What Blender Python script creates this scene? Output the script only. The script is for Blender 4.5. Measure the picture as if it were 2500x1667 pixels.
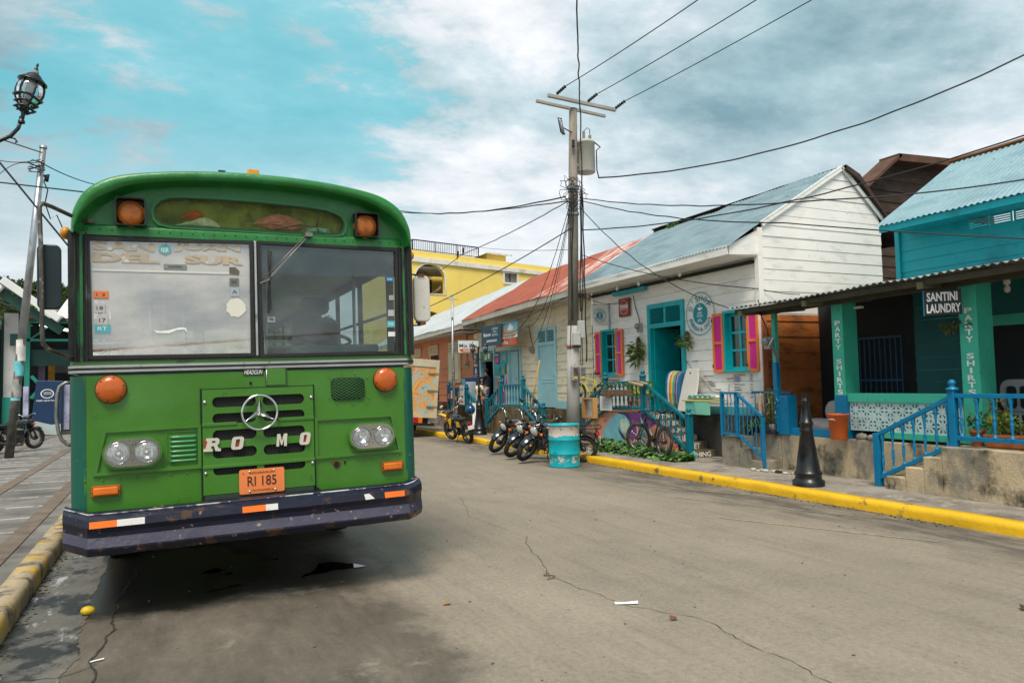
import bpy, bmesh, math, random
from mathutils import Matrix, Vector, noise
random.seed(7)
C = bpy.context.scene.collection
SC = bpy.context.scene
R = math.radians
for o in list(bpy.data.objects): bpy.data.objects.remove(o)

# ------------------------------------------------------------------ camera
CAMH, YAW, PITCH, ROLL, FPX = 1.55, .4365, .0555, -.0208, 1800.0
fw = Vector((math.sin(YAW)*math.cos(PITCH), math.cos(YAW)*math.cos(PITCH), math.sin(PITCH)))
rt = Vector((math.cos(YAW), -math.sin(YAW), 0)); up = rt.cross(fw)
c_, s_ = math.cos(ROLL), math.sin(ROLL)
rt, up = c_*rt + s_*up, c_*up - s_*rt
cd = bpy.data.cameras.new('camera'); cam = bpy.data.objects.new('camera', cd); C.objects.link(cam)
cam.matrix_world = Matrix(((rt.x, up.x, -fw.x, 0), (rt.y, up.y, -fw.y, 0), (rt.z, up.z, -fw.z, CAMH), (0, 0, 0, 1)))
cd.sensor_width = 36; cd.lens = 36*FPX/2500; cd.clip_start = .05; cd.clip_end = 3000
SC.camera = cam

# ------------------------------------------------------------------ world
SUN_EL, SUN_AZ = R(60), R(212)      # azimuth measured clockwise from +Y
w = bpy.data.worlds.new("World"); SC.world = w; w.use_nodes = True
nt = w.node_tree; nt.nodes.clear()
def N(t, tree, **k):
    n = tree.nodes.new(t)
    for a, b in k.items():
        if a.startswith('i_'): n.inputs[a[2:].replace('_', ' ')].default_value = b
        else: setattr(n, a, b)
    return n
out = N('ShaderNodeOutputWorld', nt)
sky = N('ShaderNodeTexSky', nt, sky_type='NISHITA', sun_disc=False, sun_elevation=SUN_EL, sun_rotation=SUN_AZ, dust_density=2.0)
bgs = N('ShaderNodeBackground', nt); bgs.inputs[1].default_value = .09
nt.links.new(sky.outputs[0], bgs.inputs[0])
tc = N('ShaderNodeTexCoord', nt); sep = N('ShaderNodeSeparateXYZ', nt); nt.links.new(tc.outputs['Generated'], sep.inputs[0])
def mth(op, a, b=None, tree=nt, cl=False):
    n = tree.nodes.new('ShaderNodeMath'); n.operation = op; n.use_clamp = cl
    for i, x in enumerate((a, b)):
        if x is None: continue
        if isinstance(x, (int, float)): n.inputs[i].default_value = x
        else: tree.links.new(x, n.inputs[i])
    return n.outputs[0]
zz = mth('MAXIMUM', sep.outputs[2], 0.0)
den = mth('ADD', zz, .22)
cx = mth('DIVIDE', sep.outputs[0], den); cy = mth('DIVIDE', sep.outputs[1], den)
cmb = N('ShaderNodeCombineXYZ', nt); nt.links.new(cx, cmb.inputs[0]); nt.links.new(cy, cmb.inputs[1])
def mapped(loc, sc, rot=0):
    m = N('ShaderNodeMapping', nt); m.inputs['Location'].default_value = loc; m.inputs['Scale'].default_value = sc; m.inputs['Rotation'].default_value = (0, 0, rot)
    nt.links.new(cmb.outputs[0], m.inputs[0]); return m.outputs[0]
def nz(vec, sc, det=6, rough=.55, dist=0.0):
    n = N('ShaderNodeTexNoise', nt); n.inputs['Scale'].default_value = sc; n.inputs['Detail'].default_value = det
    n.inputs['Roughness'].default_value = rough; n.inputs['Distortion'].default_value = dist; nt.links.new(vec, n.inputs['Vector']); return n.outputs[0]
def rmp(x, stops, tree=nt, interp='LINEAR'):
    n = tree.nodes.new('ShaderNodeValToRGB'); tree.links.new(x, n.inputs[0]); e = n.color_ramp.elements; n.color_ramp.interpolation = interp
    while len(e) > 1: e.remove(e[-1])
    e[0].position = stops[0][0]; e[0].color = (*stops[0][1], 1)
    for p, c in stops[1:]:
        k = e.new(p); k.color = (*c, 1)
    return n.outputs[0]
def mixc(f, a, b, tree=nt, mode='MIX'):
    n = tree.nodes.new('ShaderNodeMix'); n.data_type = 'RGBA'; n.blend_type = mode
    for s, x in ((0, f), (6, a), (7, b)):
        if isinstance(x, (int, float)): n.inputs[s].default_value = x
        elif isinstance(x, tuple): n.inputs[s].default_value = (*x, 1)
        else: tree.links.new(x, n.inputs[s])
    return n.outputs[2]
n1 = nz(mapped((3.1, 1.4, 0), (.75, 1.0, 1), .5), 1.25, 12, .62, .15)
n2 = nz(mapped((7.7, 2.2, 0), (.9, 1.2, 1), .8), 3.4, 12, .66, .1)
n3 = nz(mapped((1.3, 9.2, 0), (1, 1, 1)), .85, 4, .5)
base = rmp(n1, [(.37, (.17, .29, .33)), (.47, (.30, .42, .45)), (.54, (.45, .54, .57)), (.60, (.63, .66, .68)), (.68, (.76, .76, .77))])
det = rmp(n2, [(.32, (.60, .69, .72)), (.47, (.95, .96, .97)), (.62, (1.18, 1.14, 1.13))])
col = mixc(.8, base, det, mode='MULTIPLY')
# one clear blue opening in the cloud deck (a direction in the sky), and bright haze near the horizon
vm = N('ShaderNodeVectorMath', nt, operation='DOT_PRODUCT'); nt.links.new(tc.outputs['Generated'], vm.inputs[0]); vm.inputs[1].default_value = Vector((.14, 1.0, .39)).normalized()
gap = mth('MULTIPLY_ADD', vm.outputs['Value'], 1.0); gap.node.inputs[2].default_value = 0
gapn = mth('ADD', vm.outputs['Value'], mth('MULTIPLY', mth('SUBTRACT', .5, n2), .22))
gapm = rmp(mth('ADD', gapn, mth('MULTIPLY', mth('SUBTRACT', .5, n1), .22)), [(.972, (0, 0, 0)), (1.0, (1, 1, 1))], nt, 'EASE')
col = mixc(mth('MULTIPLY', gapm, .60), col, (.10, .48, .56))
hz = rmp(sep.outputs[2], [(.0, (1, 1, 1)), (.12, (.75, .75, .75)), (.34, (0, 0, 0))])
col = mixc(mth('MULTIPLY', hz, .8), col, (.60, .625, .64))
bgc = N('ShaderNodeBackground', nt); bgc.inputs[1].default_value = .92; nt.links.new(col, bgc.inputs[0])
mxs = N('ShaderNodeMixShader', nt); mxs.inputs[0].default_value = .9
nt.links.new(bgs.outputs[0], mxs.inputs[1]); nt.links.new(bgc.outputs[0], mxs.inputs[2]); nt.links.new(mxs.outputs[0], out.inputs[0])
sd = bpy.data.lights.new('sun', 'SUN'); sd.energy = 2.3; sd.angle = R(24); sd.color = (1, .91, .78)
so = bpy.data.objects.new('sun', sd); C.objects.link(so)
sdir = Vector((math.sin(SUN_AZ)*math.cos(SUN_EL), math.cos(SUN_AZ)*math.cos(SUN_EL), math.sin(SUN_EL)))
so.rotation_euler = sdir.to_track_quat('Z', 'Y').to_euler()
SC.view_settings.view_transform = 'Standard'; SC.view_settings.look = 'None'; SC.view_settings.exposure = 0.68; SC.view_settings.gamma = 1
SC.render.engine = 'CYCLES'
SC.cycles.max_bounces = 8; SC.cycles.transparent_max_bounces = 16

# ------------------------------------------------------------------ materials
MATS = {}
def mat(name, col, rough=.6, metal=0.0, var=.12, scale=2.5, bump=.15, bs=30, dirt=None, st=(1, 1, 1), coat=0, rvar=0, dirt2=None, spec=.5, fine=0):
    """procedural paint: colour varies with two noises, optional dirt=(colour, coverage, scale, softness, stretch)"""
    if name in MATS: return MATS[name]
    m = bpy.data.materials.new(name); m.use_nodes = True; t = m.node_tree; b = t.nodes['Principled BSDF']
    tc = t.nodes.new('ShaderNodeTexCoord')
    def mp(s, off=0):
        n = t.nodes.new('ShaderNodeMapping'); n.inputs['Scale'].default_value = s; n.inputs['Location'].default_value = (off, off*1.7, off*.6); t.links.new(tc.outputs['Object'], n.inputs[0]); return n.outputs[0]
    def no(vec, sc, d=5, r=.6):
        n = t.nodes.new('ShaderNodeTexNoise'); n.inputs['Scale'].default_value = sc; n.inputs['Detail'].default_value = d; n.inputs['Roughness'].default_value = r; t.links.new(vec, n.inputs['Vector']); return n.outputs[0]
    hsh = sum(map(ord, name)) % 37
    a = no(mp(st, hsh), scale)
    lo = tuple(x*(1-var) for x in col); hi = tuple(min(1, x*(1+var)) for x in col)
    cc = rmp(a, [(.3, lo), (.7, hi)], t)
    if fine: cc = mixc(fine, cc, rmp(no(mp((1, 1, 1), hsh+5), 160, 2), [(.35, (.55, .55, .55)), (.65, (1.35, 1.35, 1.35))], t), t, 'MULTIPLY')
    for dd in (dirt, dirt2):
        if dd:
            dc, cov, dsc = dd[0], dd[1], dd[2]; soft = dd[3] if len(dd) > 3 else .05; dst = dd[4] if len(dd) > 4 else (1, 1, 1)
            dn = no(mp(dst, hsh+11+dsc), dsc, 8, .65)
            th = .5 + (.5-cov)*.42
            cc = mixc(rmp(dn, [(max(0, th-soft), (0, 0, 0)), (min(1, th+soft), (1, 1, 1))], t), cc, dc, t)
    t.links.new(cc, b.inputs['Base Color'])
    b.inputs['Roughness'].default_value = rough; b.inputs['Metallic'].default_value = metal
    b.inputs['Specular IOR Level'].default_value = spec
    if coat: b.inputs['Coat Weight'].default_value = coat; b.inputs['Coat Roughness'].default_value = .12
    if rvar: t.links.new(rmp(no(mp((1, 1, 1), 3), 6), [(.3, (rough-rvar,)*3), (.7, (min(1, rough+rvar),)*3)], t), b.inputs['Roughness'])
    if bump:
        bn = t.nodes.new('ShaderNodeBump'); bn.inputs['Strength'].default_value = bump; bn.inputs['Distance'].default_value = .02
        t.links.new(no(mp(st, 1), bs, 4), bn.inputs['Height']); t.links.new(bn.outputs[0], b.inputs['Normal'])
    MATS[name] = m; return m
def glass(name, tint=(.8, .85, .85), haze=(.5, .5, .5), fac=.1, rough=.02, gl=.12, ns=3.0, nd=8):
    if name in MATS: return MATS[name]
    m = bpy.data.materials.new(name); m.use_nodes = True; t = m.node_tree; t.nodes.clear()
    o = t.nodes.new('ShaderNodeOutputMaterial'); tr = t.nodes.new('ShaderNodeBsdfTransparent'); tr.inputs[0].default_value = (*tint, 1)
    g = t.nodes.new('ShaderNodeBsdfGlossy'); g.inputs['Roughness'].default_value = rough; g.inputs[0].default_value = (1, 1, 1, 1)
    fr = t.nodes.new('ShaderNodeFresnel'); fr.inputs[0].default_value = 1.5
    m1 = t.nodes.new('ShaderNodeMixShader'); f = mth('ADD', fr.outputs[0], gl, t, True); t.links.new(f, m1.inputs[0]); t.links.new(tr.outputs[0], m1.inputs[1]); t.links.new(g.outputs[0], m1.inputs[2])
    d = t.nodes.new('ShaderNodeBsdfDiffuse'); d.inputs[0].default_value = (*haze, 1)
    tc = t.nodes.new('ShaderNodeTexCoord'); n = t.nodes.new('ShaderNodeTexNoise'); n.inputs['Scale'].default_value = ns; n.inputs['Detail'].default_value = nd; n.inputs['Roughness'].default_value = .55
    mpp = t.nodes.new('ShaderNodeMapping'); mpp.inputs['Scale'].default_value = (1, 1, 1.8); mpp.inputs['Rotation'].default_value = (0, .5, 0); t.links.new(tc.outputs['Object'], mpp.inputs[0]); t.links.new(mpp.outputs[0], n.inputs['Vector'])
    ff = rmp(n.outputs[0], [(.40, (fac*.22,)*3), (.58, (min(1, fac*1.6),)*3)], t)  # uneven pale veil; in the left windscreen its patches imitate reflected clouds
    m2 = t.nodes.new('ShaderNodeMixShader'); t.links.new(ff, m2.inputs[0]); t.links.new(m1.outputs[0], m2.inputs[1]); t.links.new(d.outputs[0], m2.inputs[2])
    t.links.new(m2.outputs[0], o.inputs[0]); MATS[name] = m; return m
def emit(name, col, s):
    m = bpy.data.materials.new(name); m.use_nodes = True; b = m.node_tree.nodes['Principled BSDF']
    b.inputs['Base Color'].default_value = (*col, 1); b.inputs['Emission Color'].default_value = (*col, 1); b.inputs['Emission Strength'].default_value = s; return m

# ------------------------------------------------------------------ mesh helpers
def frame(o, r, u):
    r, u = Vector(r).normalized(), Vector(u).normalized(); n = r.cross(u)
    return Matrix(((r.x, u.x, n.x, o[0]), (r.y, u.y, n.y, o[1]), (r.z, u.z, n.z, o[2]), (0, 0, 0, 1)))
def FX(X): return frame((X, 0, 0), (0, -1, 0), (0, 0, 1))      # wall facing the street: u = -Y, v = Z
def FY(Y): return frame((0, Y, 0), (1, 0, 0), (0, 0, 1))       # wall facing the camera side: u = X, v = Z
I4 = Matrix.Identity(4)
class MB:
    def __init__(s): s.v, s.f, s.m, s.sm = [], [], [], []
    def add(s, vs, fs, m=0, sm=False, M=None):
        k = len(s.v); s.v += [tuple(M @ Vector(p)) if M else tuple(p) for p in vs]
        for f in fs: s.f.append(tuple(i+k for i in f)); s.m.append(m); s.sm.append(sm)
        return s
    def box(s, x0, x1, y0, y1, z0, z1, m=0, M=None):
        v = [(x, y, z) for x in (x0, x1) for y in (y0, y1) for z in (z0, z1)]
        return s.add(v, [(0, 1, 3, 2), (4, 6, 7, 5), (0, 4, 5, 1), (2, 3, 7, 6), (0, 2, 6, 4), (1, 5, 7, 3)], m, False, M)
    def cb(s, c, d, m=0, M=None):
        return s.box(c[0]-d[0]/2, c[0]+d[0]/2, c[1]-d[1]/2, c[1]+d[1]/2, c[2]-d[2]/2, c[2]+d[2]/2, m, M)
    def bar(s, a, b, wd, h, m=0, upv=(0, 0, 1)):
        a, b = Vector(a), Vector(b); d = (b-a); L = d.length; d.normalize(); u = Vector(upv); r = d.cross(u).normalized() if abs(d.dot(u)) < .999 else Vector((1, 0, 0)); u = r.cross(d)
        M = Matrix(((r.x, d.x, u.x, a.x), (r.y, d.y, u.y, a.y), (r.z, d.z, u.z, a.z), (0, 0, 0, 1)))
        return s.box(-wd/2, wd/2, 0, L, -h/2, h/2, m, M)
    def tube(s, pts, r, n=8, m=0, caps=True, closed=False):
        pts = [Vector(p) for p in pts]; k = len(pts); rs = r if isinstance(r, (list, tuple)) else [r]*k
        rings = []; pn = None
        for i, p in enumerate(pts):
            if closed: t = pts[(i+1) % k]-pts[i-1]
            else: t = pts[min(i+1, k-1)]-pts[max(i-1, 0)]
            t.normalize()
            if pn is None:
                a = Vector((0, 0, 1)) if abs(t.z) < .9 else Vector((1, 0, 0)); pn = t.cross(a).normalized()
            else:
                pn = pn - t*pn.dot(t)
                pn = pn.normalized() if pn.length > 1e-6 else t.orthogonal().normalized()
            bn = t.cross(pn)
            rings.append([p + rs[i]*(math.cos(2*math.pi*j/n)*pn + math.sin(2*math.pi*j/n)*bn) for j in range(n)])
        vs = [q for rg in rings for q in rg]; fs = []
        for i in range(k if closed else k-1):
            i2 = (i+1) % k
            for j in range(n): fs.append((i*n+j, i*n+(j+1) % n, i2*n+(j+1) % n, i2*n+j))
        if caps and not closed: fs += [tuple(range(n-1, -1, -1)), tuple((k-1)*n+j for j in range(n))]
        return s.add(vs, fs, m, True)
    def cone(s, a, b, r0, r1, n=12, m=0): return s.tube([a, b], [r0, r1], n, m)
    def lathe(s, prof, M=None, n=20, m=0, sm=True, a0=0, a1=2*math.pi, cap=False):
        full = abs(a1-a0-2*math.pi) < 1e-6; k = n if full else n+1; vs = []; fs = []
        for r, z in prof:
            for j in range(k):
                a = a0+(a1-a0)*j/n; vs.append((r*math.cos(a), r*math.sin(a), z))
        for i in range(len(prof)-1):
            for j in range(n):
                j2 = (j+1) % k; fs.append((i*k+j, i*k+j2, (i+1)*k+j2, (i+1)*k+j))
        if full and cap:
            if prof[0][0] > 1e-4: fs.append(tuple(range(k-1, -1, -1)))
            if prof[-1][0] > 1e-4: fs.append(tuple((len(prof)-1)*k+j for j in range(k)))
        return s.add(vs, fs, m, sm, M)
    def ball(s, c, r, n=12, m=0, M=None):
        if isinstance(r, (int, float)): r = (r, r, r)
        vs = []; fs = []; k = n//2
        for i in range(k+1):
            t = math.pi*i/k
            for j in range(n):
                a = 2*math.pi*j/n; vs.append((c[0]+r[0]*math.sin(t)*math.cos(a), c[1]+r[1]*math.sin(t)*math.sin(a), c[2]+r[2]*math.cos(t)))
        for i in range(k):
            for j in range(n): fs.append((i*n+j, (i+1)*n+j, (i+1)*n+(j+1) % n, i*n+(j+1) % n))
        return s.add(vs, fs, m, True, M)
    def poly(s, pts, M, d0=0, d1=.01, m=0):
        """polygon in frame M extruded from d0 to d1 along its normal"""
        k = len(pts); ar = sum(pts[i][0]*pts[(i+1) % k][1]-pts[(i+1) % k][0]*pts[i][1] for i in range(k))
        if ar < 0: pts = pts[::-1]
        vs = [(p[0], p[1], d0) for p in pts]+[(p[0], p[1], d1) for p in pts]
        fs = [tuple(range(k-1, -1, -1)), tuple(range(k, 2*k))]+[(i, (i+1) % k, k+(i+1) % k, k+i) for i in range(k)]
        return s.add(vs, fs, m, False, M)
    def rect(s, u0, u1, v0, v1, M, d0=0, d1=.01, m=0): return s.poly([(u0, v0), (u1, v0), (u1, v1), (u0, v1)], M, d0, d1, m)
    def disc(s, cu, cv, ru, rv, M, d0=0, d1=.01, m=0, n=24, a0=0):
        return s.poly([(cu+ru*math.cos(a0+2*math.pi*i/n), cv+rv*math.sin(a0+2*math.pi*i/n)) for i in range(n)], M, d0, d1, m)
    def ring(s, cu, cv, ro, ri, M, d0=0, d1=.01, m=0, n=40, asp=1):
        vs = []; fs = []
        for i in range(n):
            a = 2*math.pi*i/n; c, q = math.cos(a), math.sin(a)*asp
            vs += [(cu+ro*c, cv+ro*q, d0), (cu+ro*c, cv+ro*q, d1), (cu+ri*c, cv+ri*q, d1), (cu+ri*c, cv+ri*q, d0)]
        for i in range(n):
            a, b = 4*i, 4*((i+1) % n)
            for j in range(4): fs.append((a+j, b+j, b+(j+1) % 4, a+(j+1) % 4))
        return s.add(vs, fs, m, False, M)
    def strip(s, rows, m=0, sm=True, closed=False):
        k = len(rows[0]); vs = [p for r in rows for p in r]; fs = []
        for i in range(len(rows)-1):
            for j in range(k if closed else k-1): fs.append((i*k+j, i*k+(j+1) % k, (i+1)*k+(j+1) % k, (i+1)*k+j))
        return s.add(vs, fs, m, sm)
    def mesh(s, name, mats, off=None):
        me = bpy.data.meshes.new(name); vs = s.v if off is None else [(x-off[0], y-off[1], z-off[2]) for x, y, z in s.v]
        me.from_pydata(vs, [], s.f)
        for m_ in (mats if isinstance(mats, (list, tuple)) else [mats]): me.materials.append(m_)
        me.polygons.foreach_set('material_index', s.m); me.polygons.foreach_set('use_smooth', s.sm); me.update()
        return me
def tag(o, label=None, cat=None, group=None, kind=None):
    if label: o['label'] = label
    if cat: o['category'] = cat
    if group: o['group'] = group
    if kind: o['kind'] = kind
    return o
OFF = {}
def thing(name, label, cat, loc=(0, 0, 0), group=None, local=None):
    """Empty at the thing's base. local=matrix: the parts are given in that local frame; otherwise in world coordinates"""
    o = bpy.data.objects.new(name, None); C.objects.link(o); o.empty_display_size = .2
    if local is not None: o.matrix_world = local; OFF[o] = None
    else: o.location = loc; OFF[o] = Vector(loc)
    return tag(o, label, cat, group)
def part(name, mb, mats, parent, bevel=0, label=None, flat=False):
    me = mb.mesh(name, mats, OFF.get(parent)) if isinstance(mb, MB) else mb
    o = bpy.data.objects.new(name, me); C.objects.link(o); o.parent = parent; OFF[o] = OFF.get(parent)
    if bevel:
        b = o.modifiers.new('bevel', 'BEVEL'); b.width = bevel; b.segments = 2; b.limit_method = 'ANGLE'
    if label: o['label'] = label
    return o
def solo(name, mb, mats, label, cat, group=None, bevel=0, kind=None):
    xs, ys, zs = zip(*mb.v); c = ((min(xs)+max(xs))/2, (min(ys)+max(ys))/2, min(zs))
    if kind == 'structure': c = (0, 0, 0)
    o = bpy.data.objects.new(name, mb.mesh(name, mats, c)); C.objects.link(o); o.location = c
    if bevel:
        b = o.modifiers.new('bevel', 'BEVEL'); b.width = bevel; b.segments = 2; b.limit_method = 'ANGLE'
    return tag(o, label, cat, group, kind)
def _curve_mesh(cu):
    o = bpy.data.objects.new('tmp', cu); C.objects.link(o); dg = bpy.context.evaluated_depsgraph_get(); dg.update()
    me = bpy.data.meshes.new_from_object(o.evaluated_get(dg)); bpy.data.objects.remove(o); return me
def text_mb(mb, body, M, u0, u1, v0, v1, d=.004, d0=.001, m=0, bold=.0, shear=0, keep=False, flip=False):
    """lettering fitted to the rectangle u0..u1, v0..v1 of frame M"""
    cu = bpy.data.curves.new('txt', 'FONT'); cu.body = body; cu.size = 1; cu.extrude = .5; cu.offset = bold; cu.shear = shear; cu.resolution_u = 3; cu.align_x = 'CENTER'; cu.space_line = .82
    me = _curve_mesh(cu); bpy.data.curves.remove(cu)
    if not me.vertices: return mb
    xs = [v.co.x for v in me.vertices]; ys = [v.co.y for v in me.vertices]
    a, b, c, e = min(xs), max(xs), min(ys), max(ys); su = (u1-u0)/(b-a); sv = (v1-v0)/(e-c)
    if keep: su = sv = min(su, sv)
    cu_, cv_ = (u0+u1)/2, (v0+v1)/2; sz = -1 if flip else 1
    vs = [(cu_+(v.co.x-(a+b)/2)*su, cv_+(v.co.y-(c+e)/2)*sv, d0+(v.co.z+.5)*d) for v in me.vertices]
    mb.add(vs, [tuple(p.vertices) for p in me.polygons], m, False, M); bpy.data.meshes.remove(me); return mb
def plate_mb(mb, outer, holes, M, d0, d1, m=0):
    """flat plate with holes"""
    cu = bpy.data.curves.new('pl', 'CURVE'); cu.dimensions = '2D'; cu.fill_mode = 'BOTH'; cu.extrude = (d1-d0)/2
    for pts in [outer]+list(holes):
        sp = cu.splines.new('POLY'); sp.points.add(len(pts)-1); sp.use_cyclic_u = True
        for i, p in enumerate(pts): sp.points[i].co = (p[0], p[1], 0, 1)
    me = _curve_mesh(cu); bpy.data.curves.remove(cu)
    mb.add([(v.co.x, v.co.y, v.co.z+(d0+d1)/2) for v in me.vertices], [tuple(p.vertices) for p in me.polygons], m, False, M)
    bpy.data.meshes.remove(me); return mb
def rrect(u0, u1, v0, v1, r, n=5):
    r = min(r, (u1-u0)/2-1e-4, (v1-v0)/2-1e-4); P = []
    for cx_, cy_, a in ((u1-r, v1-r, 0), (u0+r, v1-r, 90), (u0+r, v0+r, 180), (u1-r, v0+r, 270)):
        for i in range(n+1): t = R(a+90*i/n); P.append((cx_+r*math.cos(t), cy_+r*math.sin(t)))
    return P
def rc(u0, u1, v0, v1): return [(u0, v0), (u1, v0), (u1, v1), (u0, v1)]
def boards(mb, M, lo, hi, v0, v1, row, ops=(), proud=.014, m=0, base=0.0, jit=.004):
    """clapboards in frame M between lo(v) and hi(v), leaving the openings out"""
    lf = lo if callable(lo) else (lambda v: lo); hf = hi if callable(hi) else (lambda v: hi)
    k = int(math.ceil((v1-v0)/row)); rnd = random.Random(int(v0*100)+k)
    for i in range(k):
        a, b = v0+i*row, min(v1, v0+(i+1)*row); jj = rnd.uniform(-jit, jit); g = rnd.uniform(.001, .005)
        cuts = sorted({a, b}|{x for o in ops for x in (o[2], o[3]) if a < x < b})
        for c, d in zip(cuts[:-1], cuts[1:]):
            mid = (c+d)/2; segs = [(None, None)]
            xs = sorted([(o[0], o[1]) for o in ops if o[2] < mid < o[3]])
            cur = None; out = []
            L = 'L'
            for x0, x1 in xs: out.append((L, x0)); L = x1
            out.append((L, 'R'))
            pr = lambda v: base+jj+proud*(1-(v-a)/row)
            for s0, s1 in out:
                p = [(lf(c) if s0 == 'L' else s0, c), (hf(c) if s1 == 'R' else s1, c), (hf(d) if s1 == 'R' else s1, d), (lf(d) if s0 == 'L' else s0, d)]
                if p[1][0]-p[0][0] < 1e-3 and p[2][0]-p[3][0] < 1e-3: continue
                dd = d-(g if d == b else 0)
                V = [(p[0][0], c, pr(c)), (p[1][0], c, pr(c)), (p[2][0], dd, pr(dd)), (p[3][0], dd, pr(dd))]
                mb.add(V, [(0, 1, 2, 3)], m, False, M)
                if c == a: mb.add([(p[0][0], c, base-.03), (p[1][0], c, base-.03), V[1], V[0]], [(0, 1, 2, 3)], m, False, M)
    return mb
def corrug(mb, e0, e1, r1, r0, per=.09, amp=.011, m=0, sag=.02, rows=10, sub=6, seed=1):
    """corrugated sheet roof: e0-e1 the eave edge, r0-r1 the ridge edge"""
    e0, e1, r0, r1 = map(Vector, (e0, e1, r0, r1)); L = (e1-e0).length; n = int(L/per*sub); nm = (e1-e0).cross(r0-e0).normalized()
    if nm.z < 0: nm = -nm
    R_ = []
    for j in range(rows+1):
        t = j/rows; row = []
        for i in range(n+1):
            s = i/n; p = e0.lerp(e1, s).lerp(r0.lerp(r1, s), t)
            h = amp*math.sin(2*math.pi*i/sub) + sag*(noise.noise(Vector((s*L*.45, t*2.3, seed*3.1)))) + .5*sag*noise.noise(Vector((s*L*1.7, t*5, seed)))
            if abs((t*3) % 1-.0) < .02 and 0 < t < 1: h += .012
            row.append(p+nm*h)
        R_.append(row)
    mb.strip(R_, m, True)
    return mb
def leafy(mb, c, rad, n, size, m=(0,), up_=.3, seed=0, asp=2.2, droop=0):
    """n small folded leaves scattered in an ellipsoid"""
    rd = random.Random(seed)
    for _ in range(n):
        while True:
            p = Vector((rd.uniform(-1, 1), rd.uniform(-1, 1), rd.uniform(-1, 1)))
            if p.length < 1: break
        q = Vector((c[0]+p.x*rad[0], c[1]+p.y*rad[1], c[2]+p.z*rad[2]))
        d = (Vector((p.x, p.y, p.z*.6+up_))+Vector((rd.gauss(0, .5), rd.gauss(0, .5), rd.gauss(0, .4)-droop))).normalized()
        sd_ = d.orthogonal().normalized(); sd_.rotate(Matrix.Rotation(rd.uniform(0, 6.28), 3, d)); nn = d.cross(sd_)
        L = size*rd.uniform(.6, 1.3); W = L/asp/2
        vs = [q, q+d*L*.45+sd_*W+nn*W*.3, q+d*L+Vector((0, 0, -droop*L*.4)), q+d*L*.45-sd_*W+nn*W*.3]
        mb.add(vs, [(0, 1, 2), (0, 2, 3)], m[rd.randrange(len(m))], False)
    return mb
def cable_mb(mb, a, b, sag, r=.008, n=24, m=0, wob=0, seed=0):
    a, b = Vector(a), Vector(b); P = []
    for i in range(n+1):
        t = i/n; p = a.lerp(b, t); p.z -= sag*4*t*(1-t)
        if wob: p += Vector((noise.noise(Vector((t*14, seed, 0))), noise.noise(Vector((t*14, seed, 5))), noise.noise(Vector((t*14, seed, 9)))))*wob*math.sin(math.pi*t)
        P.append(p)
    return mb.tube(P, r, 5, m)
def ray(px, py):     # a point of the view, in thousandths of the picture, turned to a direction (for laying wires between real supports)
    d = rt*((px*1.0629-1250)/FPX) - up*((py*1.0629-833.5)/FPX) + fw
    return d
def at(px, py, axis, val):
    d = ray(px, py); o = Vector((0, 0, CAMH)); t = (val-o[axis])/d[axis]; return o+d*t
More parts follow.
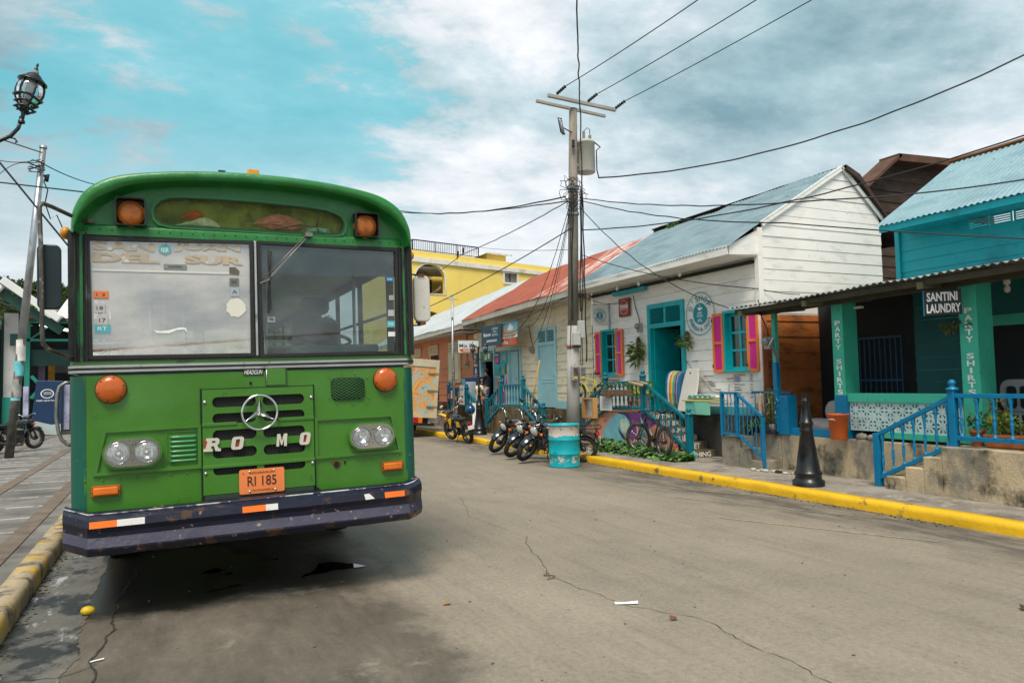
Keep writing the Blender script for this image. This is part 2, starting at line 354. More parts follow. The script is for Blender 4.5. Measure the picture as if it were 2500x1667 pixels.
# ------------------------------------------------------------------ street
def road_material():
    m = bpy.data.materials.new('road_concrete'); m.use_nodes = True; t = m.node_tree; b = t.nodes['Principled BSDF']; tc = t.nodes.new('ShaderNodeTexCoord')
    def no(sc, st=(1, 1, 1), d=6, r=.6, off=0, rot=0):
        mp = t.nodes.new('ShaderNodeMapping'); mp.inputs['Scale'].default_value = st; mp.inputs['Location'].default_value = (off, off, 0); mp.inputs['Rotation'].default_value = (0, 0, rot); t.links.new(tc.outputs['Object'], mp.inputs[0])
        n = t.nodes.new('ShaderNodeTexNoise'); n.inputs['Scale'].default_value = sc; n.inputs['Detail'].default_value = d; n.inputs['Roughness'].default_value = r; t.links.new(mp.outputs[0], n.inputs['Vector']); return n.outputs[0]
    g = lambda *v: [(p, (c,)*3) for p, c in v]
    c = rmp(no(.45, (1, .35, 1)), [(.3, (.222, .186, .143)), (.55, (.272, .229, .176)), (.75, (.315, .266, .205))], t)
    c = mixc(.6, c, rmp(no(2.2, (3.5, .25, 1), 10, .7, 4), g((.3, .74), (.5, 1.0), (.72, 1.14)), t), t, 'MULTIPLY')
    c = mixc(.8, c, rmp(no(30, (1, .8, 1), 6, .75, 61), g((.33, .70), (.5, 1.0), (.68, 1.22)), t), t, 'MULTIPLY')       # tyre polish along the lanes
    c = mixc(.45, c, rmp(no(1.6, (1, 1, 1), 10, .72, 9), g((.33, .68), (.5, 1.0), (.7, 1.14)), t), t, 'MULTIPLY')
    c = mixc(.85, c, rmp(no(210, (1, 1, 1), 2, .5), g((.3, .52), (.5, 1), (.72, 1.5)), t), t, 'MULTIPLY')
    sp = t.nodes.new('ShaderNodeSeparateXYZ'); t.links.new(tc.outputs['Object'], sp.inputs[0]); X, Y = sp.outputs[0], sp.outputs[1]
    nn = mth('SUBTRACT', no(1.3, (1, .7, 1), 8, .65, 2), .5, t); nf = mth('SUBTRACT', no(7, (1, 1, 1), 8, .7, 6), .5, t)
    def ell(cx_, cy_, rx, ry, soft, k=1.4):
        dx = mth('DIVIDE', mth('SUBTRACT', X, cx_, t), rx, t); dy = mth('DIVIDE', mth('SUBTRACT', Y, cy_, t), ry, t)
        r = mth('SQRT', mth('ADD', mth('MULTIPLY', dx, dx, t), mth('MULTIPLY', dy, dy, t), t), None, t)
        r = mth('ADD', mth('ADD', r, mth('MULTIPLY', nn, k, t), t), mth('MULTIPLY', nf, .35, t), t)
        return rmp(r, g((1-soft, 1), (1+soft, 0)), t)
    band = rmp(mth('ADD', X, mth('MULTIPLY', nn, 1.1, t), t), g((0, 1), (1, 1)), t)
    lane = mth('ADD', mth('ADD', X, mth('MULTIPLY', nn, 1.6, t), t), mth('MULTIPLY', nf, .35, t), t)
    lane = rmp(mth('DIVIDE', lane, 8.0, t), g((.160, 1), (.205, 0)), t)
    c = mixc(mth('MULTIPLY', mth('MULTIPLY', lane, rmp(no(1.1, (1, .6, 1), 9, .72, 44), g((.34, .72), (.58, 1)), t), t), .90, t), c, rmp(no(2.4, (1.6, .5, 1), 10, .75, 51), [(.35, (.045, .037, .028)), (.55, (.095, .08, .062)), (.72, (.17, .148, .118))], t), t)
    wet = ell(-.2, 6.95, 1.1, 1.25, .14, 1.0)
    wet2 = ell(1.05, 6.45, .68, .62, .06, .8)
    dark = mth('MAXIMUM', wet, mth('MULTIPLY', wet2, .55, t), t)
    c = mixc(mth('MULTIPLY', dark, .78, t), c, (.026, .024, .02), t)
    side = mth('ADD', X, mth('MULTIPLY', nn, 1.9, t), t); side = rmp(mth('DIVIDE', side, 8.0, t), g((.76, 0), (.85, 1)), t)
    str_ = rmp(no(3.0, (1.3, .35, 1), 9, .7, 15), g((.42, 0), (.56, 1)), t)
    c = mixc(mth('MULTIPLY', side, .28, t), c, (.08, .07, .06), t)
    c = mixc(mth('MULTIPLY', mth('MULTIPLY', side, str_, t), .7, t), c, (.055, .05, .045), t)
    pale = rmp(no(.9, (1, 1, 1), 9, .75, 21), g((.60, 0), (.66, 1)), t)
    c = mixc(mth('MULTIPLY', mth('MULTIPLY', pale, lane, t), .5, t), c, (.33, .29, .235), t)
    spot = rmp(no(11, (1, 1, 1), 3, .5, 31), g((.70, 0), (.73, 1)), t); c = mixc(mth('MULTIPLY', spot, .45, t), c, (.07, .06, .05), t)
    t.links.new(c, b.inputs['Base Color'])
    t.links.new(mixc(dark, (.82, .82, .82), (.28, .28, .28), t), b.inputs['Roughness'])
    bn = t.nodes.new('ShaderNodeBump'); bn.inputs['Strength'].default_value = .35; bn.inputs['Distance'].default_value = .01
    t.links.new(mixc(.5, no(60, (1, 1, 1), 6, .7), no(5, (1, 1, 1), 8, .7), t), bn.inputs['Height']); t.links.new(bn.outputs[0], b.inputs['Normal'])
    return m
ROADM = road_material()
YK = mat('kerb_yellow', (.80, .46, .008), .62, var=.10, scale=3, bump=.35, bs=18, dirt=((.16, .12, .06), .20, 3.3, .04), dirt2=((.50, .44, .33), .13, 8, .02), fine=.35)
YKW = mat('kerb_yellow_worn', (.60, .36, .03), .7, var=.15, scale=3, bump=.5, bs=14, dirt=((.42, .33, .22), .62, 3.2, .08), dirt2=((.11, .09, .065), .40, 5, .06), fine=.4)
WALK = mat('walk_concrete', (.30, .265, .225), .85, var=.18, scale=1.3, bump=.3, bs=40, dirt=((.15, .13, .11), .35, 2.2, .1), dirt2=((.40, .35, .29), .25, 4, .06), fine=.5)
GUT = mat('gutter_dirt', (.045, .04, .035), .7, var=.4, scale=3, bump=.5, bs=30, dirt=((.20, .17, .14), .3, 6, .04), fine=.5)
solo('ground', MB().box(-400, 400, -60, 900, -.3, -.02), mat('ground_earth', (.16, .14, .10), .9, var=.3, scale=.3), None, None, kind='structure')
solo('road', MB().box(-.93, 7.256, -25, 130, -.1, 0), ROADM, None, None, kind='structure')
def kerb(x0, x1, mt, name, y0=-25, y1=130, h=.125):
    b = MB(); rows = []; n = 620; sgn = 1 if x1 > x0 else -1; rd = random.Random(4)
    for i in range(n+1):
        y = y0+(y1-y0)*i/n if False else (y0+(24-y0)*i/560 if i <= 560 else 24+(y1-24)*(i-560)/60)
        q = noise.noise(Vector((y*1.1, x0, 0)))*.012+noise.noise(Vector((y*6, x0, 3)))*.006; zq = noise.noise(Vector((y*1.7, x0, 7)))*.008
        rows.append([(x0+q*.5, y, -.05), (x0+q, y, h*.55), (x0+q+sgn*.008, y, h-.028+zq), (x0+sgn*.03, y, h+zq), (x1, y, h+.002+zq*.5), (x1, y, -.05)])
    b.strip(rows, 0, True); return solo(name, b, mt, None, None, kind='structure')
kerb(7.256, 7.43, YK, 'kerb')
kerb(-.93, -1.10, YKW, 'kerb', h=.15)
solo('gutter', MB().strip([[(-.93, -6+.05*i, .004), (-.50+.07*noise.noise(Vector((i*.11, 0, 0)))+.03*noise.noise(Vector((i*.6, 3, 0))), -6+.05*i, .004)] for i in range(900)], 0, False), mat('gutter_concrete', (.135, .12, .10), .5, var=.35, scale=2.2, bump=.5, bs=22, dirt=((.022, .020, .018), .42, 2.3, .035, (1, .7, 1)), dirt2=((.40, .40, .43), .22, 3.4, .03, (1.6, .6, 1)), fine=.5), None, None, kind='structure')
solo('sidewalk', MB().box(7.43, 9.15, -25, 130, -.05, .122), WALK, None, None, kind='structure')
solo('sidewalk', MB().box(-60, -1.10, -25, 130, -.05, .128), mat('plaza_concrete', (.185, .17, .155), .8, var=.25, scale=1.1, bump=.3, bs=40, dirt=((.27, .25, .235), .28, 1.4, .1), dirt2=((.09, .08, .07), .3, 2, .1), fine=.5), None, None, kind='structure')
b = MB()
for i in range(34): b.box(-2.1 if i % 3 else -3.3, -1.42, 6.2+i*.95, 6.245+i*.95, .12, .134+.0003*(i % 2)); b.box(-3.25, -2.32, 6.65+i*.95, 6.69+i*.95, .12, .1335)
b.box(-8, -3.5, 20, 20.06, .12, .134); b.box(-8, -3.5, 24, 24.06, .12, .134)
solo('pavement_joint_lines', b, mat('joint_white', (.45, .44, .43), .8, var=.3, dirt=((.2, .19, .18), .35, 9)), None, None, kind='structure')
b = MB()
for x in (-1.42, -2.30, -3.48): b.box(x, x+.17, -10, 60, .12, .138)
solo('pavement_bands', b, mat('band_brown', (.17, .13, .10), .9, var=.3, scale=4, bump=.6, fine=.6), None, None, kind='structure')
# faded parking lines
b = MB()
def strip2(b, pts, wd, z=.004, m=0, seed=0, taper=False):
    L, Rr = [], []; k = len(pts)
    for i, p in enumerate(pts):
        a, c = Vector(pts[max(0, i-1)]), Vector(pts[min(k-1, i+1)]); d = (c-a).normalized(); n_ = Vector((-d.y, d.x)); ww = wd*(1 if not taper else (.3+.7*abs(math.sin(2.3*i+seed))))
        L.append((p[0]+n_.x*ww/2, p[1]+n_.y*ww/2, z)); Rr.append((p[0]-n_.x*ww/2, p[1]-n_.y*ww/2, z))
    b.strip([L, Rr], m, False)
strip2(b, [(6.2, 9.3), (7.1, 7.35)], .035); strip2(b, [(5.55, 6.6), (6.45, 4.6)], .04); strip2(b, [(6.0, 8.0), (7.0, 5.6)], .025)
solo('road_marking', b, mat('faded_yellow', (.40, .33, .19), .85, var=.15, dirt=((.25, .23, .20), .5, 12, .05), fine=.5), None, None, kind='structure')
# cracks
def crackle(pts, step=.05, amp=.018, seed=1):
    P = []; rd = random.Random(seed); off = 0
    for a, c in zip(pts[:-1], pts[1:]):
        a, c = Vector(a), Vector(c); n = max(2, int((c-a).length/step)); d = (c-a).normalized(); q = Vector((-d.y, d.x))
        for i in range(n): off = off*.75+rd.gauss(0, amp); P.append(a.lerp(c, i/n)+q*off)
    P.append(Vector(pts[-1])); return P
CR = mat('crack_dark', (.035, .03, .025), .95, bump=0)
b = MB()
strip2(b, crackle([(3.26, 6.8), (2.95, 5.9), (2.75, 5.29), (2.87, 4.37), (3.13, 3.91), (3.12, 3.77), (3.08, 3.32), (3.05, 2.6)], amp=.011), .0055, taper=True)
strip2(b, crackle([(3.6, 9.5), (3.2, 8.1), (3.24, 7.2)], seed=4, amp=.01), .004, taper=True)
strip2(b, crackle([(-.25, 7.3), (-.33, 5.8), (-.38, 5.1), (-.36, 4.6)], seed=9, amp=.012), .016, z=.006, taper=True)
strip2(b, crackle([(-.93, 4.9), (-.55, 4.75), (-.37, 4.9)], seed=12, amp=.01), .008, z=.006, taper=True)
solo('road_crack', b, CR, None, None, kind='structure')
def blob(pts, seed=0, z=.006, rough=.02, sub=5):
    P = []; k = len(pts)
    for i in range(k):
        a, c = Vector(pts[i]), Vector(pts[(i+1) % k])
        for j in range(sub): q = a.lerp(c, j/sub); P.append((q.x+noise.noise(Vector((q.x*9, q.y*9, seed)))*rough*2, q.y+noise.noise(Vector((q.x*9, q.y*9, seed+4)))*rough*2, z))
    return P
b = MB()
for s_, pts in enumerate(PUD := [[(.99, 6.26), (1.13, 6.46), (1.2, 6.68), (1.33, 6.66), (1.56, 6.38), (1.30, 6.36), (1.15, 6.33)], [(.22, 6.80), (.36, 6.98), (.46, 6.82), (.36, 6.78)], [(.17, 6.16), (.40, 6.24), (.52, 6.31), (.52, 6.27), (.40, 6.21)], [(.40, 6.70), (.50, 6.74), (.50, 6.66)], [(.82, 7.02), (.88, 7.08), (.90, 7.0)]]):
    P = blob(pts, s_); b.add(P, [tuple(range(len(P)))])
solo('puddle', b, mat('puddle_oil', (.004, .004, .004), .04, bump=0, var=0, spec=.35), 'black wet oil puddle on the road in front of the bus', 'puddle', kind='structure')
PAP = mat('paper_white', (.8, .8, .78), .7, bump=0, var=.05)
b = MB(); b.add([(2.81, 4.42, .006), (2.95, 4.35, .010), (2.965, 4.375, .02), (2.86, 4.435, .008), (2.82, 4.45, .015)], [(0, 1, 2, 3, 4)]); solo('paper_scrap', b, PAP, 'white folded paper strip lying on the road', 'litter')
b = MB(); b.add([(-.40, 4.93, .008), (-.33, 4.95, .009), (-.33, 4.97, .009), (-.40, 4.95, .008)], [(0, 1, 2, 3)]); solo('paper_scrap', b, PAP, 'tiny white paper bit on the gutter concrete near the yellow mango', 'litter')
b = MB(); b.ball((-.50, 5.98, .034), (.048, .034, .03), 14); b.cone((-.545, 5.98, .045), (-.56, 5.98, .055), .008, .003, 6, 1)
solo('mango', b, [mat('mango_skin', (.72, .47, .02), .45, var=.2, scale=20, dirt=((.12, .06, .01), .15, 30)), mat('stem_brown', (.06, .04, .02), .8)], 'small yellow mango lying in the wet gutter before the bus', 'fruit')
def leaf(x, y, s, a, lab, c=(.16, .06, .025)):
    b = MB(); d = Vector((math.cos(a), math.sin(a), 0))*s; q = Vector((-d.y, d.x, 0))*.4; o = Vector((x, y, .006))
    b.add([o, o+d*.5+q+Vector((0, 0, .3*s)), o+d+Vector((0, 0, .1*s)), o+d*.5-q+Vector((0, 0, .12*s))], [(0, 1, 2), (0, 2, 3)]); solo('dry_leaf', b, mat('leaf_dry_%d' % int(c[0]*100), c, .8), lab, 'leaf', 'dry leaves on the road')
leaf(2.93, 3.96, .07, .4, 'brown curled leaf on the road right of the paper strip'); leaf(1.75, 4.99, .07, .2, 'thin tan leaf on the road left of the paper strip', (.32, .18, .08)); leaf(5.03, 3.04, .09, .1, 'dark flat leaf at the right of the foreground road', (.05, .035, .03))
b = MB(); b.tube([(2.70, 5.22, .01), (2.78, 5.24, .02), (2.73, 5.34, .012), (2.79, 5.38, .01)], .006, 5); solo('twig', b, mat('twig_tan', (.25, .17, .10), .9), 'small bent tan twig lying on the middle of the road', 'twig')
b = MB(); rd = random.Random(5)
for i in range(1100):
    x, y = rd.uniform(-.9, 7.2), rd.uniform(2.0, 14); s = .0022+.011*rd.random()**5; b.ball((x, y, s*.4), (s, s*rd.uniform(.5, 1), s*.5), 5)
solo('road_grit', b, mat('grit', (.17, .15, .12), .9, var=.9, scale=9), None, None, kind='stuff')
b = MB(); rd = random.Random(8)
for i in range(900):
    y = rd.uniform(5, 24); x = 7.25-abs(rd.gauss(0, .07)); s = rd.uniform(.004, .013); b.ball((x, y, s*.3), (s, s*rd.uniform(.6, 1.6), s*.45), 5)
for i in range(500):
    y = rd.uniform(3, 14); x = -.93+abs(rd.gauss(0, .05)); s = rd.uniform(.006, .018); b.ball((x, y, s*.3), (s, s, s*.45), 5)
solo('kerb_debris', b, mat('debris', (.035, .03, .025), .95, var=.6, scale=9), None, None, kind='stuff')

# ------------------------------------------------------------------ hill
HG = mat('hill_green', (.075, .115, .022), .9, var=.55, scale=.12, bump=.8, bs=.5, dirt=((.03, .05, .015), .5, .35, .1), dirt2=((.14, .16, .05), .25, .2, .08))
b = MB(); rows = []
for j in range(24):
    row = []
    for i in range(80):
        x = -190+i*4.6; y = 120+j*6.0
        e = 1/(1+math.exp((x-45)/18)); h = (23+4.5*noise.noise(Vector((x*.02, 1.2, 0))))*math.sin(min(1, j/16)*math.pi/2)*e + 1.6*noise.noise(Vector((x*.12, y*.12, 2)))+.9*noise.noise(Vector((x*.5, y*.4, 2)))
        h += -6*max(0, (-x-60)/100)
        row.append((x, y, h-.5))
    rows.append(row)
b.strip(rows, 0, True); solo('hill', b, HG, None, None, kind='structure')
# ------------------------------------------------------------------ houses on the right
WHITE = mat('white_boards', (.88, .845, .80), .6, var=.05, scale=1.2, bump=.12, bs=25, dirt=((.62, .58, .52), .14, 2.6, .12, (1, 1, 3)), dirt2=((.40, .37, .34), .03, 7, .03), fine=.08)
CREAM = mat('cream_boards', (.82, .71, .52), .6, var=.07, scale=1.2, bump=.12, bs=25, dirt=((.48, .40, .28), .2, 2.2, .12, (1, 1, 3)), fine=.12)
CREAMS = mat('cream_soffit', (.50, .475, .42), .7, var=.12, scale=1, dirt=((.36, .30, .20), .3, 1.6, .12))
SALM = mat('salmon_boards', (.62, .21, .085), .65, var=.1, scale=1.4, dirt=((.45, .16, .08), .2, 2.2, .1))
BRNW = mat('brown_boards', (.52, .165, .038), .65, var=.25, scale=2, bump=.3, dirt=((.12, .05, .02), .32, 2, .1, (1, 1, 3)), fine=.3)
TEALW = mat('teal_boards', (.0, .43, .50), .5, var=.1, scale=1.2, dirt=((.0, .22, .27), .2, 2.2, .1))
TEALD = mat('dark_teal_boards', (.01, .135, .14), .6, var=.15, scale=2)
TURQ = mat('turquoise_paint', (.0, .38, .42), .42, var=.08, scale=4, dirt=((.03, .22, .25), .2, 9, .05), bump=.1)
RAILT = mat('teal_rail_paint', (.0, .145, .20), .4, var=.12, scale=5, dirt=((.0, .07, .11), .2, 9, .05), dirt2=((.35, .42, .42), .03, 14, .02))
BLUE = mat('blue_rail_paint', (.0, .175, .36), .38, var=.1, scale=5, dirt=((.01, .09, .2), .15, 9, .05))
ORANGE = mat('orange_paint', (.80, .20, .03), .45, var=.08, scale=6)
MAG = mat('magenta_paint', (.68, .012, .26), .55, var=.08, scale=12, bump=.25, bs=120)
GREENP = mat('green_column_paint', (.05, .47, .33), .5, var=.08, scale=3, dirt=((.03, .28, .2), .15, 5, .06), bump=.2)
PALEB = mat('pale_blue_paint', (.36, .62, .66), .5, var=.06, scale=3, dirt=((.26, .45, .5), .15, 7, .05))
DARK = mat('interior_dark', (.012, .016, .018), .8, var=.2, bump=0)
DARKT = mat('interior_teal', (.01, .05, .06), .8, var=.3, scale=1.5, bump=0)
GLS = glass('window_glass', (.35, .4, .42), (.1, .1, .1), .08, .02, .06)
CONC = mat('plinth_concrete', (.52, .41, .265), .85, var=.2, scale=1.6, bump=.35, bs=35, dirt=((.03, .027, .017), .36, 2.0, .06, (1, 1, .8)), dirt2=((.20, .19, .165), .36, 2.6, .08, (1, 1, .6)), fine=.5)
CONCG = mat('grey_concrete', (.30, .265, .21), .85, var=.2, scale=1.6, bump=.35, bs=35, dirt=((.12, .105, .08), .35, 3, .1), dirt2=((.42, .37, .30), .2, 5, .05), fine=.5)
CONCD = mat('mossy_concrete', (.17, .125, .06), .9, var=.3, scale=2, bump=.4, bs=30, dirt=((.035, .03, .015), .45, 2.4, .09, (1, 1, .35)), dirt2=((.30, .25, .16), .2, 5, .05, (1, 1, .4)), fine=.5)
DKCON = mat('dark_plinth', (.06, .055, .05), .8, var=.3, scale=3, bump=.3, dirt=((.14, .12, .10), .25, 3, .08), fine=.5)
RFB = mat('roof_bluegrey', (.25, .335, .37), .42, .25, var=.14, scale=1.3, bump=.05, bs=20, dirt=((.17, .26, .30), .42, 2.5, .06, (1, .5, 1)), dirt2=((.10, .08, .07), .05, 5, .02), fine=.1)
RFR = mat('roof_red', (.36, .085, .042), .55, .1, var=.15, scale=1.2, bump=.05, dirt=((.26, .07, .04), .35, 2.4, .06), dirt2=((.45, .22, .15), .12, 4, .03, (.3, 2, .3)), fine=.1)
RFP = mat('roof_pale', (.52, .55, .56), .45, .2, var=.1, scale=1.2, bump=.05, dirt=((.42, .17, .08), .16, 2.0, .04, (.35, 3, .35)), fine=.1)
WOODD = mat('dark_weathered_wood', (.055, .032, .022), .85, var=.45, scale=2, bump=.5, bs=25, st=(1, 1, 4), dirt=((.22, .085, .03), .15, 3, .06, (.6, .6, 3)), fine=.4)
BEAM = mat('porch_beam', (.055, .05, .03), .8, var=.3, scale=4)
BEAMO = mat('olive_beam', (.17, .15, .07), .7, var=.2, scale=4)
IRON = mat('black_iron', (.013, .014, .016), .35, .3, var=.3, scale=8, bump=.15, bs=50, coat=.3)
GALV = mat('galvanised_steel', (.42, .44, .46), .38, .75, var=.2, scale=5, bump=.1, dirt=((.22, .2, .18), .25, 3, .06, (1, 1, .4)))
WIRE = mat('wire_black', (.012, .012, .013), .6, bump=0)
WHT = mat('white_paint', (.78, .78, .76), .5, var=.04, bump=.05)
XF = 9.1; F91 = FX(XF)
def U(y): return -y
def op(y0, y1, z0, z1): return (-max(y0, y1), -min(y0, y1), z0, z1)   # an opening in a street wall
def door_frame(parent, name, y0, y1, z0, z1, wd, mt, X=XF, thick=.05, sill=False, depth=.14):
    """casing round an opening, proud of the boards, with reveals going inwards"""
    b = MB(); M = FX(X); u0, u1 = U(max(y0, y1)), U(min(y0, y1))
    b.rect(u0-wd, u0, z0, z1+wd, M, -depth, thick); b.rect(u1, u1+wd, z0, z1+wd, M, -depth, thick); b.rect(u0, u1, z1, z1+wd, M, -depth, thick-.002)
    if sill: b.rect(u0-wd-.02, u1+wd+.02, z0-wd*.7, z0, M, -depth, thick+.03)
    return part(name, b, mt, parent, .004)
def louvre(parent, y0, y1, z0, z1, mt, X=XF, n=8, mull=True):
    b = MB(); M = FX(X); u0, u1 = U(max(y0, y1)), U(min(y0, y1))
    for i in range(n):
        z = z0+(i+.5)*(z1-z0)/n; h = (z1-z0)/n*.55
        b.add([(u0, z-h*.5, .035), (u1, z-h*.5, .035), (u1, z+h*.6, -.02), (u0, z+h*.6, -.02), (u0, z-h*.5-.008, .03), (u1, z-h*.5-.008, .03)], [(0, 1, 2, 3), (4, 5, 1, 0)], 0, False, M)
    if mull: b.rect((u0+u1)/2-.03, (u0+u1)/2+.03, z0, z1, M, -.03, .046)
    return part('louvre', b, mt, parent)
def shutter(parent, y0, y1, z0, z1, X=XF-.03):
    M = FX(X); u0, u1 = U(max(y0, y1)), U(min(y0, y1)); f = .045; zm = (z0+z1)/2
    b = MB(); plate_mb(b, rc(u0, u1, z0, z1), [rc(u0+f, u1-f, z0+f*1.2, zm-f/2), rc(u0+f, u1-f, zm+f/2, z1-f*1.2)], M, 0, .035)
    o = part('shutter', b, ORANGE, parent, .003); p = MB().rect(u0+f*.5, u1-f*.5, z0+f*.5, z1-f*.5, M, .004, .016); part('panel', p, MAG, o)
    for z in (z0+.12, z1-.12): part('hinge', MB().rect(u0-.012, u0+.012, z-.03, z+.03, M, .034, .042), IRON, o)
    return o
def sash(parent, y0, y1, z0, z1, mt, X=XF, nx=2, nz_=3, fr=.055):
    M = FX(X); u0, u1 = U(max(y0, y1)), U(min(y0, y1)); H = []
    for i in range(nx):
        for j in range(nz_):
            a = u0+fr+(u1-u0-2*fr+fr*.7)*i/nx; c = u0+fr+(u1-u0-2*fr+fr*.7)*(i+1)/nx-fr*.7
            d = z0+fr+(z1-z0-2*fr+fr*.7)*j/nz_; e = z0+fr+(z1-z0-2*fr+fr*.7)*(j+1)/nz_-fr*.7; H.append(rc(a, c, d, e))
    b = MB(); plate_mb(b, rc(u0, u1, z0, z1), H, M, -.09, -.05); o = part('sash', b, mt, parent, .003)
    part('pane', MB().rect(u0, u1, z0, z1, M, -.075, -.07), GLS, o); return o

# ---- white boarded shop
sh = thing('shop_house', 'white boarded shop house with blue-grey metal roof, turquoise door and pink shutters', 'house', (9.1, 12.2, 0))
wl = op(14.51, 13.92, 1.68, 2.66); wr = op(10.36, 9.80, 1.69, 2.70); dr = op(12.62, 11.62, .90, 3.0)
b = MB(); boards(b, F91, U(14.96), U(9.55), .90, 3.75, .197, [wl, wr, dr], .008, 0, 0, .003); b.rect(U(14.96), U(9.55), 3.6, 4.0, F91, -.05, 0)
gy = FY(9.5)
tip = (11.14, 5.33)
def gl(v): return 9.15 if v < 4.14 else 9.15+(v-4.14)*(tip[0]-9.15)/(tip[1]-4.14)
def gr(v): return 12.12 if v < 4.46 else 12.12+(v-4.46)*(tip[0]-12.12)/(tip[1]-4.46)
gl2 = lambda v: gl(v) if v > 2.6 else 9.15
gw = MB(); boards(gw, gy, gl, gr, 2.45, 5.33, .19, [], .008, 0, 0, .004)
wa = part('wall', b, WHITE, sh); part('gable_wall', gw, WHITE, sh)
part('corner_board', MB().box(9.06, 9.17, 9.47, 9.57, .9, 4.1), WHITE, sh, .005)
bw = MB(); boards(bw, FY(9.49), 9.17, 10.9, .62, 2.62, .27, [], .015); part('side_wall', bw, BRNW, sh, label='unpainted brown boards of the lower side wall under the porch')
part('corner_board', MB().box(9.055, 9.165, 9.44, 9.465, .66, 2.6), mat('corner_salmon', (.52, .17, .075), .6, var=.2, scale=6), sh, .003, label='salmon corner board beside the white front')
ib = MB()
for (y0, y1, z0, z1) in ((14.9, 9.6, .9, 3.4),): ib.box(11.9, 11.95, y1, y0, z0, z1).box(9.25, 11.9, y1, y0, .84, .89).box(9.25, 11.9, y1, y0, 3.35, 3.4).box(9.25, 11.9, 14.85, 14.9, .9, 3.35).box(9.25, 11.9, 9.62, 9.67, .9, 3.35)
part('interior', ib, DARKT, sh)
# door: deep turquoise casing, transom louvre
door_frame(sh, 'door_frame', 12.62, 11.62, .90, 3.0, .10, TURQ, depth=.2)
b = MB().rect(U(12.62), U(11.62), 2.60, 2.69, F91, -.1, .045); part('transom_bar', b, TURQ, sh, .003); louvre(sh, 12.62, 11.62, 2.69, 3.0, TURQ)
b = MB().box(9.12, 9.75, 12.56, 12.61, .91, 2.6); part('door', b, TURQ, sh, label='turquoise door leaf folded back inside the opening')
for (y0, y1, sy0, sy1, sy2, sy3) in ((14.51, 13.92, 14.80, 14.54, 13.95, 13.66), (10.36, 9.80, 10.68, 10.40, 9.80, 9.53)):
    wz0, wz1 = (1.68, 2.66) if y0 > 12 else (1.69, 2.70)
    fo = door_frame(sh, 'window', y0, y1, wz0, wz1, .05, TURQ, sill=True, depth=.12); sash(fo, y0, y1, wz0, wz1, TURQ)
    shutter(sh, sy0, sy1, wz0-.04, wz1+.02); shutter(sh, sy2, sy3, wz0-.04, wz1+.02)
part('roof', corrug(MB(), (8.40, 9.44, 3.735), (8.40, 14.9, 3.68), (11.16, 15.3, 5.26), (11.16, 9.44, 5.37), seed=1, sag=.05), RFB, sh)
br = MB(); br.strip([[Vector((11.16, y, 5.38-.02*abs(noise.noise(Vector((y, 0, 0)))))), Vector((11.5, y, 5.24)), Vector((12.0, y, 4.72)), Vector((12.62, y, 4.05))] for y in [9.38+.2*i for i in range(31)]], 0, False)
br.strip([[Vector((11.16, y, 5.30)), Vector((11.5, y, 5.12)), Vector((12.0, y, 4.66)), Vector((12.60, y, 4.0))] for y in (9.38, 15.3)], 0, False)
br.add([(11.16, 9.38, 5.38), (11.5, 9.38, 5.24), (12.0, 9.38, 4.72), (12.62, 9.38, 4.05), (12.60, 9.38, 4.0), (12.0, 9.38, 4.66), (11.5, 9.38, 5.12), (11.16, 9.38, 5.30)], [(0, 1, 6, 7), (1, 2, 5, 6), (2, 3, 4, 5)])
part('rear_roof', br, WOODD, sh, label='rusty dark back slope of the roof')
b = MB(); b.bar((9.15, 9.46, 4.16), (11.14, 9.46, 5.34), .03, .09).bar((11.14, 9.46, 5.34), (12.15, 9.46, 4.46), .03, .07); part('rake_board', b, WHITE, sh)
b = MB(); b.box(8.41, 8.44, 9.5, 14.9, 3.60, 3.755); b.box(8.44, 9.1, 9.52, 14.9, 3.60, 3.625); b.add([(8.44, 9.49, 3.6), (9.13, 9.49, 3.63), (9.13, 9.49, 4.08), (8.44, 9.49, 3.755), (8.44, 9.53, 3.6), (9.13, 9.53, 3.63), (9.13, 9.53, 4.08), (8.44, 9.53, 3.755)], [(0, 1, 2, 3), (7, 6, 5, 4), (0, 4, 5, 1), (3, 2, 6, 7)])
part('eaves_box', b, WHITE, sh, .003)
b = MB().box(9.03, 9.09, 9.6, 14.9, 3.50, 3.56); part('cornice_strip', b, mat('black_strip', (.02, .018, .015), .8), sh)
part('beam', MB().box(8.98, 9.06, 12.7, 13.9, 3.42, 3.50), TURQ, sh, label='short turquoise board under the eaves')
part('wave_skirting', MB().rect(U(11.0), U(9.56), .90, 1.04, F91, .012, .022), mat('skirt_teal', (.12, .45, .52), .6, var=.2), sh)
